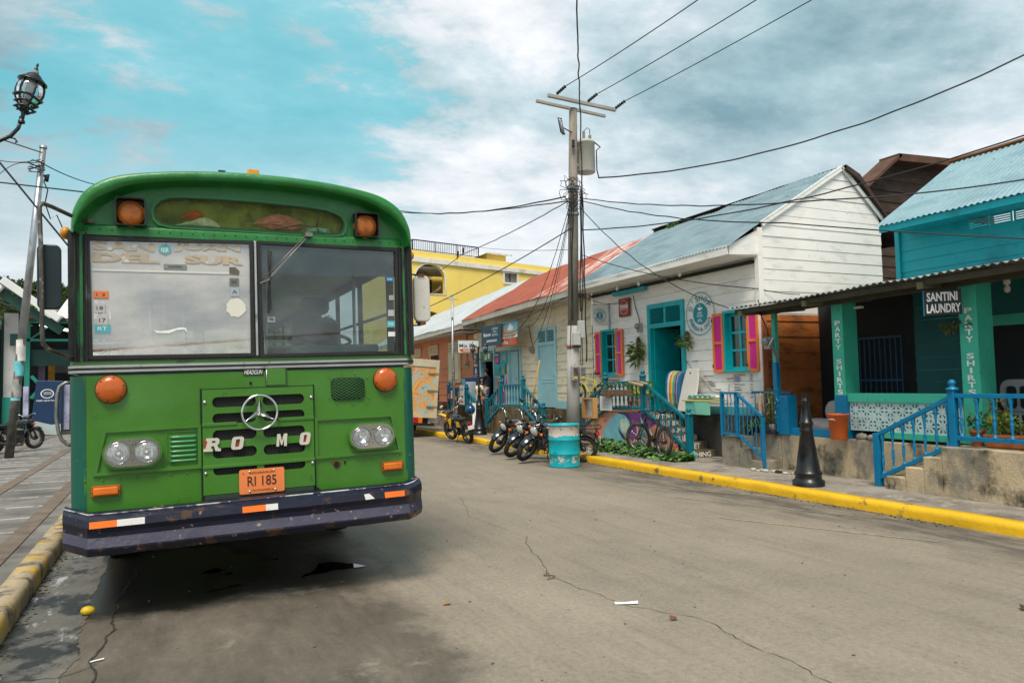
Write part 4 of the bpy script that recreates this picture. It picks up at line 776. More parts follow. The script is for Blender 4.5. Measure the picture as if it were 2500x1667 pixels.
# porch roof and its timbers
part('porch_roof', corrug(MB(), (8.16, 9.26, 2.655), (8.16, 1.5, 2.78), (10.9, 1.5, 3.10), (10.9, 9.20, 3.0), seed=5, sag=.025, rows=6, per=.1, amp=.014), mat('porch_roof_metal', (.36, .37, .37), .5, .3, var=.2, scale=2, dirt=((.16, .14, .12), .4, 4, .06)), lh)
b = MB().bar((8.28, 9.2, 2.60), (8.28, 1.5, 2.72), .05, .075).bar((8.62, 9.0, 2.60), (8.62, 1.5, 2.72), .09, .12).bar((9.8, 9.1, 2.78), (9.8, 1.5, 2.9), .06, .1); part('porch_beam', b, BEAM, lh, .004)
for y in (9.05, 7.75, 5.95): part('rafter_tail', MB().bar((8.22, y, 2.565+.0155*(9.2-y)), (9.6, y, 2.68+.0155*(9.2-y)), .075, .085), BEAMO, lh, .004)
b = MB()
for i in range(11): y = 8.9-i*.62; b.bar((8.3, y, 2.62+.0155*(9.2-y)), (10.85, y, 2.94+.0155*(9.2-y)), .05, .06)
part('rafters', b, BEAM, lh)
# columns
LW = mat('lettering_white', (.80, .82, .80), .6, bump=0)
def column(y0, y1, X0, X1, z0, z1, bluez, pos=0):
    o = part('column', MB().box(X0, X1, y1, y0, z0, z1), GREENP, lh, .006, label='green column lettered down its front')
    if bluez: part('painted_base', MB().box(X0-.004, X1+.004, y1-.004, y0+.004, z0, bluez), BLUE, o, .004)
    M = FX(X0-.001); uc = U((y0+y1)/2)+.01; top, bot = (2.36, 1.30)
    word = 'PARTY SHIRTS'; sp = (top-bot)/12.2; b = MB()
    for i, ch in enumerate(word):
        if ch == ' ': continue
        z = top-(i+.3+(.3 if i > 5 else 0))*sp; hw = .046 if ch != 'I' else .014
        text_mb(b, ch, M, uc-hw, uc+hw, z-sp*.78, z, .003, .001, 0, .025)
    part('lettering', b, LW, o)
column(7.66, 7.47, 8.66, 8.95, .66, 2.6, 1.27); column(5.80, 5.58, 8.70, 9.00, .70, 2.66, 0)
part('post', MB().box(8.60, 8.68, 8.70, 8.78, .70, 1.78), BLUE, lh, .004, label='blue lower half of the porch post'); part('post', MB().box(8.605, 8.675, 8.705, 8.775, 1.78, 2.58), GREENP, lh, .004, label='green upper half of the porch post')
part('parapet', MB().box(8.62, 8.82, 8.52, 8.78, .66, 1.26).box(8.66, 8.74, 7.68, 8.52, .655, .77), BLUE, lh, .006)
# breeze block screen
def block(y0, z0, w_, h_):
    M = FX(8.72); u0 = U(y0); uc, zc = u0+w_/2, z0+h_/2; H = []
    for k in range(8):
        a = k*math.pi/4+math.pi/8; r0, r1_ = .035*w_/.19, .088*w_/.19; sp = .20
        H.append([(uc+r0*math.cos(a), zc+r0*math.sin(a)), (uc+r1_*.72*math.cos(a-sp), zc+r1_*.72*math.sin(a-sp)*h_/w_), (uc+r1_*math.cos(a-sp*.8)*1.0, zc+r1_*math.sin(a-sp*.8)*h_/w_), (uc+r1_*math.cos(a+sp*.8), zc+r1_*math.sin(a+sp*.8)*h_/w_), (uc+r1_*.72*math.cos(a+sp), zc+r1_*.72*math.sin(a+sp)*h_/w_)])
    return H
ys_ = 7.46; nb = 9; bw_ = (7.46-5.82)/nb; H = []
for i in range(nb):
    for j in range(2): H += block(ys_-i*bw_, .79+j*.19, bw_, .19)
part('breeze_blocks', plate_mb(MB(), rc(U(7.46), U(5.82), .785, 1.175), H, FX(8.72), -.05, .0), mat('block_pale', (.50, .66, .66), .6, var=.12, scale=6, bump=.3, dirt=((.25, .45, .48), .2, 8, .06)), lh)
part('screen_wall', MB().box(8.69, 8.85, 5.8, 7.47, 1.175, 1.30).box(8.70, 8.83, 5.8, 7.0, .70, .785), GREENP, lh, .006, label='green cap and foot of the screen')
part('backing', MB().box(8.95, 8.97, 5.8, 7.46, .7, 1.2), DARK, lh)
# inner walls
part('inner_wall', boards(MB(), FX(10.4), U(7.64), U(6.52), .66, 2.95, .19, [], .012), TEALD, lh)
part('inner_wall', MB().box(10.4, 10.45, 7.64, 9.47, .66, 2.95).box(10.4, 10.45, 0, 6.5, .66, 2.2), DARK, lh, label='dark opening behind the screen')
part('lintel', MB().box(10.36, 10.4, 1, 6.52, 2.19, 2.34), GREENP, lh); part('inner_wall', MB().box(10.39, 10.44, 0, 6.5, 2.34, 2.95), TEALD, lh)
b = MB()
for i in range(12): y = 8.85-i*.095; b.bar((10.3, y, .7), (10.3, y, 2.15), .018, .018, 0, (1, 0, 0))
for z in (1.45, 2.13): b.box(10.29, 10.31, 7.8, 8.85, z, z+.03)
part('window_grille', b, mat('grille_blue', (.0, .07, .16), .5), lh)
part('porch_lamp', MB().lathe([(.04, 2.72), (.04, 2.66), (.015, 2.65), (.04, 2.61), (.03, 2.56), (0, 2.55)], Matrix.Translation((9.6, 5.75, 0)), 10), WHT, lh)
part('strip_lamp', MB().box(8.9, 8.96, 7.35, 7.75, 2.50, 2.53), WHT, lh)
# hanging sign
ls = thing('laundry_sign', 'black hanging board lettered SANTINI LAUNDRY under the porch beam', 'sign', (8.3, 5.9, 2.3)); Ms = frame((8.28, 5.94, 2.25), (.62, -.785, 0), (0, 0, 1))
part('board', MB().rect(0, .39, 0, .30, Ms, -.02, 0).rect(-.012, 0, -.005, .305, Ms, -.024, .004, 1), [mat('board_black', (.012, .013, .016), .55), BLUE], ls, .002); b = MB(); text_mb(b, 'SANTINI', Ms, .03, .35, .165, .275, .004, .001, 0, .03); text_mb(b, 'LAUNDRY', Ms, .025, .378, .025, .135, .004, .001, 0, .03); part('lettering', b, PW, ls)
hb = thing('hanging_basket', 'dark wilted hanging plant below the laundry sign', 'plant', (8.7, 5.9, 2.1)); part('leaves', leafy(MB(), (8.72, 5.85, 2.14), (.14, .18, .07), 90, .07, (0, 1), 0, 5, 2, .5), [mat('dead_leaf', (.10, .06, .03), .8), LF[1]], hb); part('cord', MB().tube([(8.72, 5.85, 2.16), (8.7, 5.85, 2.6)], .004, 4), WIRE, hb)
# stairs + rails
s1 = thing('stairs', 'small concrete steps with a blue bar railing at the brown porch', 'stairs', (8.5, 9.2, .12))
part('treads', MB().box(8.32, 9.0, 9.27, 9.70, .1, .60).box(8.30, 9.0, 9.01, 9.27, .1, .43).box(8.28, 8.9, 8.74, 9.01, .1, .26), CONCG, s1, .012)
part('landing', MB().box(8.64, 9.1, 8.72, 9.30, .1, .655), CONCG, s1, .012)
rb = thing('bar_railing', 'bright blue railing of twisted iron bars beside the concrete steps', 'railing', (8.3, 9.2, .6))
def bars(t, a, c, h, n, mt, fr=.035):
    a, c = Vector(a), Vector(c); u_ = Vector((0, 0, h)); part('bottom_rail', MB().bar(a, c, .03, fr), mt, t); part('top_rail', MB().bar(a+u_, c+u_, .04, fr*1.1), mt, t)
    for i in range(n): p = a.lerp(c, (i+.5)/n); part('bar', MB().tube([p+u_*(k/12)+Vector((.004*math.cos(k*2.4), .004*math.sin(k*2.4), 0)) for k in range(13)], .008, 5), mt, t)
bars(rb, (8.30, 9.62, .645), (8.30, 9.29, .645), .66, 4, BLUE); bars(rb, (8.30, 9.28, .655), (8.30, 8.73, .30), .64, 6, BLUE)
for y, z0, z1 in ((9.64, .60, 1.33), (9.28, .60, 1.32), (8.72, .12, .93)): part('post', MB().box(8.28, 8.325, y-.022, y+.022, z0, z1), BLUE, rb, .003)
bars(rb, (8.95, 9.62, .72), (8.95, 8.75, .72), .58, 7, BLUE)
s2 = thing('stairs', 'stained concrete steps rising to the plinth at the right edge', 'stairs', (8.2, 6, .12))
part('treads', MB().box(8.18, 8.66, 6.23, 6.50, .1, .285).box(8.175, 8.66, 5.98, 6.23, .1, .42).box(8.17, 8.66, 5.74, 5.98, .1, .565).box(8.165, 8.66, 0, 5.74, .1, .70), CONC, s2, .012)
rr = thing('stair_railing', 'blue turned-baluster railing on the plinth and steps at the right edge', 'railing', (8.3, 5.7, .7))
post(rr, 8.3, 5.66, .68, 1.36, BLUE, .04, True, .07); part('post', MB().box(8.26, 8.34, 6.66, 6.74, .12, .80), BLUE, rr, .005)
rail_run(rr, (8.3, 5.66, .73), (8.3, 6.70, .225), .55, 7, BLUE, k=.85); rail_run(rr, (8.3, 5.66, .80), (8.3, 3.6, .80), .49, 11, BLUE, k=.95)
# dark wooden house behind
dh = thing('wooden_house', 'dark weathered wooden house with rusty roof behind the white gable', 'house', (14, 12, 0))
boards(b := MB(), FY(11.0), lambda v: 12.2 if v < 4.62 else 12.2+(v-4.62)*(14.3-12.2)/(6.24-4.62), 18, 1.5, 6.28, .24, [], .02); part('wall', b, WOODD, dh)
b = MB(); b.bar((12.2, 10.9, 4.72), (14.38, 10.9, 6.30), .5, .06, 0, (0, 0, 1)); b.bar((14.3, 10.9, 6.24), (18, 10.9, 6.40), .5, .16); part('roof_edge', b, mat('rusty_roof_edge', (.10, .045, .025), .8, var=.4, dirt=((.45, .17, .02), .1, 2, .04)), dh)
# ------------------------------------------------------------------ yellow building
YEL = mat('yellow_plaster', (.86, .64, .15), .75, var=.05, scale=.8, bump=.08, dirt=((.74, .54, .14), .16, .9, .1, (1, 1, .5)), fine=.08); WHP = mat('white_plaster', (.70, .68, .64), .75, var=.08, dirt=((.30, .27, .22), .22, 1.2, .08, (2, 2, .5)))
yb = thing('yellow_building', 'tall yellow plastered building with arched openings and a roof terrace', 'building', (12, 34, 0)); Y0 = 34.0; MY = FY(Y0)
arch = lambda cx_, hw, zb, zs, rz, n=14: [(cx_-hw, zb)]+[(cx_-hw*math.cos(math.pi*i/n), zs+rz*math.sin(math.pi*i/n)) for i in range(n+1)]+[(cx_+hw, zb)]
A1 = arch(11.53, .75, 5.95, 6.7, .70); A2 = arch(11.5, .75, 3.2, 4.4, .68)
b = plate_mb(MB(), [(10.62, -.1), (19.5, -.1), (19.5, 7.45), (10.62, 8.05)], [A1, A2, rc(15.52, 16.22, 6.66, 7.12)], MY, -.3, 0); b.box(10.55, 19.5, 37.5, 37.8, 0, 7.4); b.add([(10.62, 34.3, 0), (10.62, 44, 0), (10.62, 44, 8.0), (10.62, 34.3, 8.05)], [(0, 1, 2, 3)]); part('wall', b, YEL, yb)
b = MB().poly([(10.58, 7.48), (17.1, 7.13), (19.5, 6.99), (19.5, 7.14), (17.1, 7.32), (10.58, 7.72)], MY, 0, .10); part('cornice', b, WHP, yb)
part('arch_trim', plate_mb(MB(), arch(11.53, .81, 5.9, 6.7, .77), [A1], MY, .002, .03), WHP, yb); part('ceiling', MB().box(10.7, 12.6, 34.3, 37.5, 7.45, 7.5).box(10.7, 12.6, 34.3, 37.5, 5.80, 5.9).box(10.7, 10.75, 34.3, 37.5, 5.9, 7.5), mat('loggia_grey', (.42, .41, .40), .8), yb)
b = plate_mb(MB(), rc(11.25, 12.35, 5.9, 6.95), [rc(11.3+.26*i, 11.5+.26*i, 5.98+.32*j, 6.24+.32*j) for i in range(4) for j in range(3)], FY(36.2), 0, .05); o = part('window', b, mat('brown_window', (.17, .065, .02), .6), yb); part('pane', MB().box(11.25, 12.35, 36.25, 36.26, 5.9, 6.95), DARK, o)
fn = MB()
for a in range(5): an = R(72*a+20); fn.bar((11.35, 35.4, 7.12), (11.35+.42*math.cos(an), 35.4+.42*math.sin(an), 7.10), .09, .012)
fn.lathe([(.02, 7.45), (.02, 7.15), (.09, 7.14), (.09, 7.04), (0, 7.02)], Matrix.Translation((11.35, 35.4, 0)), 10); part('ceiling_fan', fn, DARK, yb)
b = MB().strip([[(11.2+.11*i, 34.5+.9*abs(math.sin(.3*i)), 6.0+.02*(i-5)**2*(.6+.1*j)+.03*j) for i in range(11)] for j in range(3)]); part('hammock', b, mat('hammock_cream', (.6, .55, .42), .8), yb)
part('window_trim', plate_mb(MB(), rc(15.42, 16.32, 6.56, 7.22), [rc(15.52, 16.22, 6.66, 7.12)], MY, .002, .04), WHP, yb); o = part('window', MB().rect(15.5, 16.25, 6.64, 7.14, MY, -.12, -.10), mat('window_grey', (.18, .18, .17), .3), yb); part('sash', MB().rect(15.83, 15.88, 6.66, 7.12, MY, -.098, -.08).rect(15.5, 16.24, 6.66, 6.7, MY, -.098, -.078), DARK, o)
part('stair_tower', MB().box(15.2, 16.3, 35.5, 38, 7.3, 8.35).box(13.9, 14.5, 35.4, 38, 7.3, 8.05), YEL, yb); part('tower_roof', MB().add([(15.0, 35.1, 8.38), (16.5, 35.1, 8.30), (16.5, 38.5, 8.45), (14.0, 38.5, 8.5), (14.1, 35.3, 7.95), (15.0, 35.1, 8.30), (16.5, 35.1, 8.2), (13.95, 35.3, 7.87)], [(0, 1, 2, 3), (0, 3, 4), (5, 6, 1, 0), (7, 5, 0, 4)]), WHP, yb)
b = MB()
def fence(b, p, q, h, n):
    p, q = Vector(p), Vector(q); u_ = Vector((0, 0, h)); b.bar(p+u_, q+u_, .05, .05).bar(p+u_*.08, q+u_*.08, .03, .03)
    for i in range(n+1): s = p.lerp(q, i/n); b.bar(s, s+u_, .045 if i % 12 == 0 else .018, .045 if i % 12 == 0 else .018, 0, (1, 0, 0))
fence(b, (10.68, 34.05, 8.04), (14.12, 34.05, 7.84), .52, 36); fence(b, (10.66, 34.05, 8.04), (10.66, 40, 8.04), .5, 20); part('terrace_railing', b, mat('railing_black', (.02, .02, .022), .5), yb)
b = MB().box(10.70, 19, 34.4, 37.4, 7.30, 7.33); part('terrace_floor', b, WHP, yb)

# ------------------------------------------------------------------ left side of the street
ml = thing('market_hall', 'white and green market hall with a blue roof edge and white gutter', 'building', (-5.5, 31, 0))
GW = mat('hall_white', (.66, .64, .61), .7, var=.08, dirt=((.40, .38, .36), .15, 1.5, .1)); GG = mat('hall_green', (.02, .30, .22), .5, var=.1); GD = mat('hall_dark_green', (.008, .06, .045), .5)
b = MB().box(-9, -5.05, 28.8, 29.0, .12, 4.0).box(-4.95, -4.55, 29.2, 29.6, 1.4, 4.2).box(-14, -9, 28.8, 29.0, .12, 5.2); b.box(-9, -5.6, 29.0, 34, 4.0, 4.05); part('wall', b, GW, ml, .01)
part('wall_base', MB().box(-4.97, -4.53, 29.18, 29.62, .12, 1.4), GG, ml); part('door', MB().box(-5.04, -4.96, 29.3, 29.5, .12, 4.0), GD, ml)
b = MB(); b.add([(-9.5, 28.3, 7.6), (-5.35, 28.3, 5.62), (-3.2, 28.3, 4.05), (-3.2, 40, 4.05), (-5.35, 40, 5.62), (-9.5, 40, 7.6)], [(0, 1, 4, 5), (1, 2, 3, 4)]); part('roof', b, mat('roof_hall_blue', (.02, .22, .38), .5, .1), ml)
b = MB(); b.bar((-4.85, 28.2, 5.18), (-3.25, 28.2, 3.93), .3, .24, 0); part('gutter', b, WHT, ml, .02); b = MB(); b.tube([(-4.85, 28.2, 5.0), (-4.95, 28.2, 4.85), (-5.2, 28.3, 4.75), (-5.8, 28.5, 4.75)], .1, 8); part('downpipe', b, WHT, ml)
b = MB().bar((-9.5, 28.35, 7.15), (-5.2, 28.35, 5.2), .1, .35).bar((-5.0, 28.35, 4.85), (-3.2, 28.35, 3.55), .1, .28); part('fascia', b, GD, ml); part('fascia', MB().box(-5.9, -4.95, 28.1, 28.3, 5.0, 5.5), GG, ml)
b = MB().add([(-5.9, 28.4, 5.0), (-3.3, 28.4, 3.7), (-3.3, 34, 3.7), (-5.9, 34, 5.0)], [(0, 1, 2, 3)]); part('soffit', b, mat('hall_soffit', (.28, .27, .25), .8), ml)
part('exit_plate', MB().box(-4.75, -4.5, 29.0, 29.02, 3.1, 3.5), GD, ml)
mk = thing('market_canopy', 'dark green steel canopy with a lit strip lamp between the market stalls', 'canopy', (-3.4, 30, 0))
b = MB().box(-4.4, -1.6, 29.4, 29.5, 3.28, 3.36).box(-4.4, -1.6, 29.4, 29.5, 3.90, 3.96).bar((-3.1, 29.45, 3.3), (-3.1, 29.45, 3.95), .06, .06, 0, (1, 0, 0)).bar((-4.3, 29.45, 3.3), (-3.6, 29.45, 3.9), .04, .04).box(-4.4, -4.25, 29.4, 29.5, .12, 3.9).bar((-4.2, 29.45, 2.1), (-3.9, 29.45, 1.75), .1, .1).bar((-3.9, 29.45, 1.75), (-4.2, 29.45, 1.35), .1, .1); part('truss', b, GG, mk)
part('roof', MB().box(-4.5, -1.2, 29.3, 36, 3.98, 4.05).box(-4.5, -1.2, 29.6, 29.7, 2.45, 3.0), GD, mk); part('roof_edge', MB().box(-4.5, -1.2, 29.24, 29.3, 3.96, 4.06), mat('rust_edge', (.2, .06, .04), .7), mk)
part('strip_lamp', MB().bar((-3.95, 29.2, 3.83), (-3.0, 29.2, 3.62), .06, .09), emit('strip_lamp_light', (.95, .97, .9), 1.6), mk)
b = MB().box(-12, -1.0, 36, 36.1, .12, 4.3); part('back_wall', b, mat('stall_dark', (.03, .035, .035), .8, var=.6, scale=2), mk)
b = MB().box(-3.9, -1.2, 31.5, 31.6, 2.25, 2.6); part('shelf', b, mat('grey_shelf', (.16, .15, .15), .7), mk)
kb = thing('drink_kiosk', 'dark blue drinks cooler lettered DEJA QUE FLUYA under the green canopy', 'cooler', (-3.6, 28.6, .12)); MK = FY(28.55)
part('body', MB().poly([(-4.10, .2), (-3.22, .2), (-3.18, 1.92), (-3.93, 1.94)], MK, -.6, 0), mat('kiosk_blue', (.008, .035, .10), .4), kb, .02); part('base', MB().poly([(-4.16, .18), (-3.22, .14), (-3.23, .50), (-3.5, .48), (-3.9, .60), (-4.12, .62)], MK, .002, .02), mat('kiosk_pale', (.45, .52, .52), .5), kb)
part('side_panel', MB().box(-3.16, -3.0, 28.7, 28.75, .3, 1.85).box(-4.3, -4.15, 28.6, 28.7, .55, 1.75), mat('poster_lilac', (.35, .36, .50), .5, var=.6, scale=2.5), kb)
b = MB(); text_mb(b, 'DEJÁ QUE FLUYA', MK, -3.92, -3.28, 1.24, 1.31, .004, .002, 0, .02); text_mb(b, 'FUENTE PURA', MK, -3.72, -3.5, 1.46, 1.56, .004, .002); b.ring(-3.62, 1.5, .19, .16, MK, .002, .008, 0, 30, .8); part('lettering', b, PW, kb)
solo('concrete_block', MB().box(-4.75, -3.75, 28.0, 29.2, .12, .36), CONCG, 'long low concrete step beside the left pole', 'step', bevel=.02)
for i, (x, c, lb) in enumerate(((-3.75, (.55, .28, .02), 'orange banner hanging behind the blue drinks cooler'), (-4.05, (.25, .2, .32), 'lilac poster board beside the orange banner'))): solo('banner', MB().box(x-.1, x+.1, 30.5, 30.52, 1.95, 2.75), mat('banner_%d' % i, c, .6, var=.4, scale=4), lb, 'banner')
solo('crate', MB().box(-5.6, -5.15, 26.5, 27, .12, 1.0).box(-5.55, -5.2, 26.45, 27.0, 1.0, 1.5), mat('crate_teal', (.02, .30, .24), .5), 'teal plastic crates stacked at the left edge', 'crate', bevel=.02)
solo('cool_box', MB().box(-4.55, -3.75, 20.3, 20.9, .12, .95), mat('coolbox_blue', (.01, .09, .22), .4), 'blue box at the far left edge beside a parked motorcycle', 'box', bevel=.03)
fh = thing('white_roofed_house', 'white roofed house far behind the market canopy', 'house', (-6, 60, 0)); part('wall', MB().box(-7.4, -3, 60, 66, 0, 6.2), GW, fh); part('roof', MB().add([(-7.6, 59.5, 6.1), (-2.5, 59.5, 6.1), (-3.5, 63, 8.4), (-6.8, 63, 8.4), (-2.5, 66.5, 6.1)], [(0, 1, 2, 3), (1, 4, 2)]), mat('roof_white', (.6, .6, .6), .6), fh)
hh = thing('hillside_house', 'white house with a red roof on the wooded hillside', 'house', (-20.5, 160, 20)); part('wall', MB().box(-22, -19, 160, 163, 15, 20.4), GW, hh); part('roof', MB().add([(-22.3, 159.6, 20.3), (-18.7, 159.6, 20.3), (-20.5, 161.5, 21.6)], [(0, 1, 2)]).add([(-18.7, 159.6, 20.3), (-18.7, 163, 20.3), (-20.5, 161.5, 21.6)], [(0, 1, 2)]), mat('roof_pink', (.45, .16, .12), .7), hh)
# trees on the hill crest
rd = random.Random(21); tg = [mat('tree_a', (.045, .085, .02), .9, var=.5, scale=.8), mat('tree_b', (.09, .12, .025), .9, var=.5, scale=.8)]
def hillh(x, y):
    j = (y-120)/6.0; e = 1/(1+math.exp((x-45)/18)); return (23+4.5*noise.noise(Vector((x*.02, 1.2, 0))))*math.sin(min(1, j/16)*math.pi/2)*e+1.6*noise.noise(Vector((x*.12, y*.12, 2)))-6*max(0, (-x-60)/100)-.5
tm = []
for k in range(4):
    b = MB(); leafy(b, (0, 0, 2.6), (1.7, 1.7, 1.6), 260, .55, (0, 1), .3, 40+k, 1.3); leafy(b, (.6, .3, 3.6), (1.1, 1.1, 1.0), 120, .5, (0, 1), .3, 50+k, 1.3); tm.append(b.mesh('crown', tg))
trk = MB().tube([(0, 0, -1), (.1, 0, 1.2), (.2, .1, 2.6)], [.22, .16, .08], 6).mesh('trunk', BARK)
for i in range(90):
    x = rd.uniform(-34, -9) if i < 60 else rd.uniform(-9, 40); y = rd.uniform(165, 226); z = hillh(x, y)
    t = thing('hill_tree', 'dark green tree in the wooded hillside beyond the market', 'tree', (x, y, z), 'trees covering the far hill'); s_ = rd.uniform(.7, 1.35); t.scale = (s_, s_, s_)
    for nm, me in (('crown', tm[i % 4]), ('trunk', trk)): o = bpy.data.objects.new(nm, me); C.objects.link(o); o.parent = t

# ------------------------------------------------------------------ poles and lamps
up_ = thing('utility_pole', 'tall grey utility pole with crossarm, transformer and meters beside the motorcycles', 'utility pole', (7.63, 13.4, .12))
PX = lambda z: 7.60+.028*(z-.12)
WOODP = mat('pole_wood', (.24, .21, .175), .85, var=.3, scale=3, bump=.5, bs=20, st=(3, 3, .5), fine=.4); CP = mat('pole_concrete', (.40, .385, .36), .85, var=.12, scale=4, bump=.3, dirt=((.12, .1, .08), .15, 9, .04, (2, 2, .6)), fine=.4)
part('pole', MB().tube([(PX(.1), 13.4, .1), (PX(2.7), 13.4, 2.7)], [.142, .126], 16), CP, up_); part('pole', MB().tube([(PX(2.7), 13.4, 2.7), (PX(5), 13.4, 5), (PX(7.35), 13.4, 7.35)], [.118, .106, .085], 14), WOODP, up_, label='brown upper wooden length of the pole')
part('steel_band', MB().lathe([(.15, 2.25), (.15, 2.29), (.135, 2.3)], Matrix.Translation((PX(2.3), 13.4, 0)), 16), mat('band_rust', (.22, .08, .05), .7), up_)
WG = mat('arm_grey_wood', (.36, .33, .30), .8, var=.2, scale=6, st=(.3, 3, 3), bump=.3); ca = part('crossarm', MB().bar((7.14, 13.28, 7.50), (8.80, 13.28, 7.42), .07, .07).bar((7.0, 13.55, 7.46), (8.70, 13.55, 7.36), .06, .06), WG, up_, .005)
def insul(a, c, n=5):
    a, c = Vector(a), Vector(c); b = MB(); d = (c-a); L = d.length; q = d.normalized().to_track_quat('Z', 'Y').to_matrix().to_4x4(); q.translation = a
    pr = [(.012, 0)]
    for i in range(n): z = L*(i+.3)/n; pr += [(.018, z), (.038, z+L*.3/n), (.02, z+L*.5/n)]
    return part('insulator', b.lathe(pr+[(.01, L)], q, 10), mat('insulator_black', (.02, .02, .022), .4), ca)
TOPS = []
for (x, z, q) in ((7.30, 7.52, (1265, 215, 1600, 0)), (8.05, 7.47, (1350, 228, 1735, 0)), (8.74, 7.42, (1420, 240, 1862, 0))): insul((x, 13.2, z), (x+.02, 12.85, z+.04)); TOPS.append((x+.02, 12.85, z+.04))
tr = part('transformer', MB().lathe([(0, 0), (.19, 0), (.20, .02), (.20, .62), (.215, .63), (.215, .66), (.17, .70), (0, .72)], Matrix.Translation((8.07, 13.38, 5.98)), 20), mat('transformer_grey', (.47, .44, .38), .5, var=.08, scale=5, dirt=((.3, .22, .14), .1, 5, .05)), up_)
for x, h in ((7.99, .17), (8.14, .1)): part('bushing', MB().lathe([(.03, 0)]+[(.022+.016*(i % 2), .02+h*i/8) for i in range(8)]+[(.01, h+.04)], Matrix.Translation((x, 13.30, 6.66)), 10), mat('bushing_brown', (.30, .27, .22), .5), tr)
part('bracket', MB().box(7.75, 7.95, 13.34, 13.42, 6.1, 6.15).box(7.75, 7.95, 13.34, 13.42, 6.45, 6.5), GALV, tr); part('cable_loop', MB().tube([(7.99, 13.3, 6.85), (8.05, 13.25, 6.92), (8.13, 13.28, 6.9), (8.14, 13.3, 6.8)], .008, 5).tube([(8.2, 13.2, 6.6), (8.3, 13.15, 6.5), (8.2, 13.15, 6.42), (8.22, 13.18, 6.0), (8.28, 13.2, 5.84)], .014, 6), WIRE, tr)
fc = part('fuse_cutout', MB().tube([(7.43, 13.3, 7.02), (7.50, 13.3, 6.72)], .035, 10), GALV, up_); part('fuse_arm', MB().tube([(7.46, 13.3, 6.88), (7.75, 13.35, 6.8)], .012, 6).tube([(7.43, 13.25, 7.03), (7.32, 13.2, 7.02), (7.38, 13.2, 6.72), (7.50, 13.25, 6.71)], .014, 6), WIRE, fc)
part('arrester', MB().lathe([(.02+.022*(i % 2), .02*i) for i in range(9)], Matrix.Translation((7.70, 13.25, 6.46)), 10), mat('insulator_black', (.02, .02, .022)), up_)
for (x, z, a, c) in ((7.64, 2.42, .16, .26), (7.76, 2.62, .14, .36)): o = part('meter_box', MB().box(x-a/2, x+a/2, 13.18, 13.27, z-c/2, z+c/2), mat('box_grey', (.50, .51, .50), .5), up_, .01)
for x in (7.56, 7.74):
    o = part('electric_meter', MB().box(x-.065, x+.065, 13.16, 13.26, 1.56, 1.86), mat('meter_grey', (.33, .33, .33), .5), up_, .015); part('seal', MB().box(x-.035, x+.035, 13.15, 13.16, 1.60, 1.65), mat('seal_yellow', (.75, .5, .02)), o); part('dial', MB().box(x-.05, x+.05, 13.14, 13.16, 1.68, 1.83), glass('meter_glass', (.8, .8, .75), (.5, .5, .45), .25), o)
rd = random.Random(2)
b = MB()
for k in range(7): # wires running down the pole
    x = PX(5)+.13*rd.choice((-1, 1))*rd.uniform(.7, 1.1); b.tube([(x+.03*noise.noise(Vector((z*.7, k, 0)))*2+.026*(z-5), 13.27+.03*noise.noise(Vector((z, k, 4))), z) for z in [5.6-.2*i for i in range(int(rd.uniform(12, 22)))]], .008, 5)
b.tube([(PX(7.3)+.10+.01*math.sin(i*1.3), 13.27, 7.35-.2*i) for i in range(28)], .014, 6)
for k in range(16): # knot of wires at the attachment
    a = [rd.uniform(-.42, .3), rd.uniform(-.2, .1), rd.uniform(5.15, 5.72)]; P = []
    for i in range(9): t_ = i/8*6.28; P.append((PX(5.4)+a[0]*.5+math.cos(t_)*rd.uniform(.05, .2)-.08, 13.2+a[1]*.5, a[2]+math.sin(t_)*rd.uniform(.04, .2)))
    b.tube(P, .0075, 4, 0, False)
part('service_wires', b, WIRE, up_); part('clamps', MB().lathe([(.13, 5.60), (.13, 5.66)], Matrix.Translation((PX(5.6), 13.4, 0)), 14).lathe([(.128, 5.05), (.128, 5.1)], Matrix.Translation((PX(5.1), 13.4, 0)), 14), GALV, up_)
# left galvanised pole
gp = thing('utility_pole', 'leaning galvanised steel pole with peeling posters on the left pavement', 'utility pole', (-3.15, 19.4, .12))
gx = lambda z: -3.16+(z-.12)*.0795
part('pole', MB().tube([(gx(.1), 19.4, .1), (gx(2.75), 19.4, 2.75)], [.09, .085], 14), mat('pole_dark_metal', (.10, .09, .08), .6, .3, var=.4, scale=8, dirt=((.3, .27, .24), .2, 6, .05)), gp, label='dark dirty lower half of the pole'); part('pole', MB().tube([(gx(2.75), 19.4, 2.75), (gx(7.1), 19.4, 7.1)], [.082, .066], 14), GALV, gp)
part('cap', MB().lathe([(.08, 7.08), (.08, 7.13), (0, 7.14)], Matrix.Translation((gx(7.1), 19.4, 0)), 12), GALV, gp)
for z0, z1, c, nm in ((2.25, 2.72, (.70, .68, .64), 'a'), (1.92, 2.25, (.15, .55, .60), 'b'), (1.45, 1.85, (.35, .34, .33), 'c'), (1.38, 1.44, (.2, .6, .66), 'd')): part('poster', MB().lathe([(.092, z0), (.092, z1)], Matrix.Translation((gx((z0+z1)/2), 19.4, 0)), 12), mat('poster_pole_'+nm, c, .7, var=.3, scale=6), gp)
b = MB().tube([(gx(6.4)+.09, 19.3, 6.4), (gx(6.4)+.16, 19.3, 6.45), (gx(6.3)+.14, 19.3, 6.3)], .05, 6); b.tube([(gx(6.2)+.1, 19.3, 6.3), (gx(6)+.2, 19.3, 6.1), (gx(6)+.15, 19.3, 5.8), (gx(6)+.26, 19.3, 5.45), (gx(6)+.38, 19.3, 5.55), (gx(6)+.62, 19.3, 4.95)], .014, 5)
for k in range(5): b.tube([(gx(6.7)-.08+.17*math.sin(i*1.2+k), 19.3, 6.72-.05*k+.05*math.cos(i*2.1)) for i in range(7)], .01, 4)
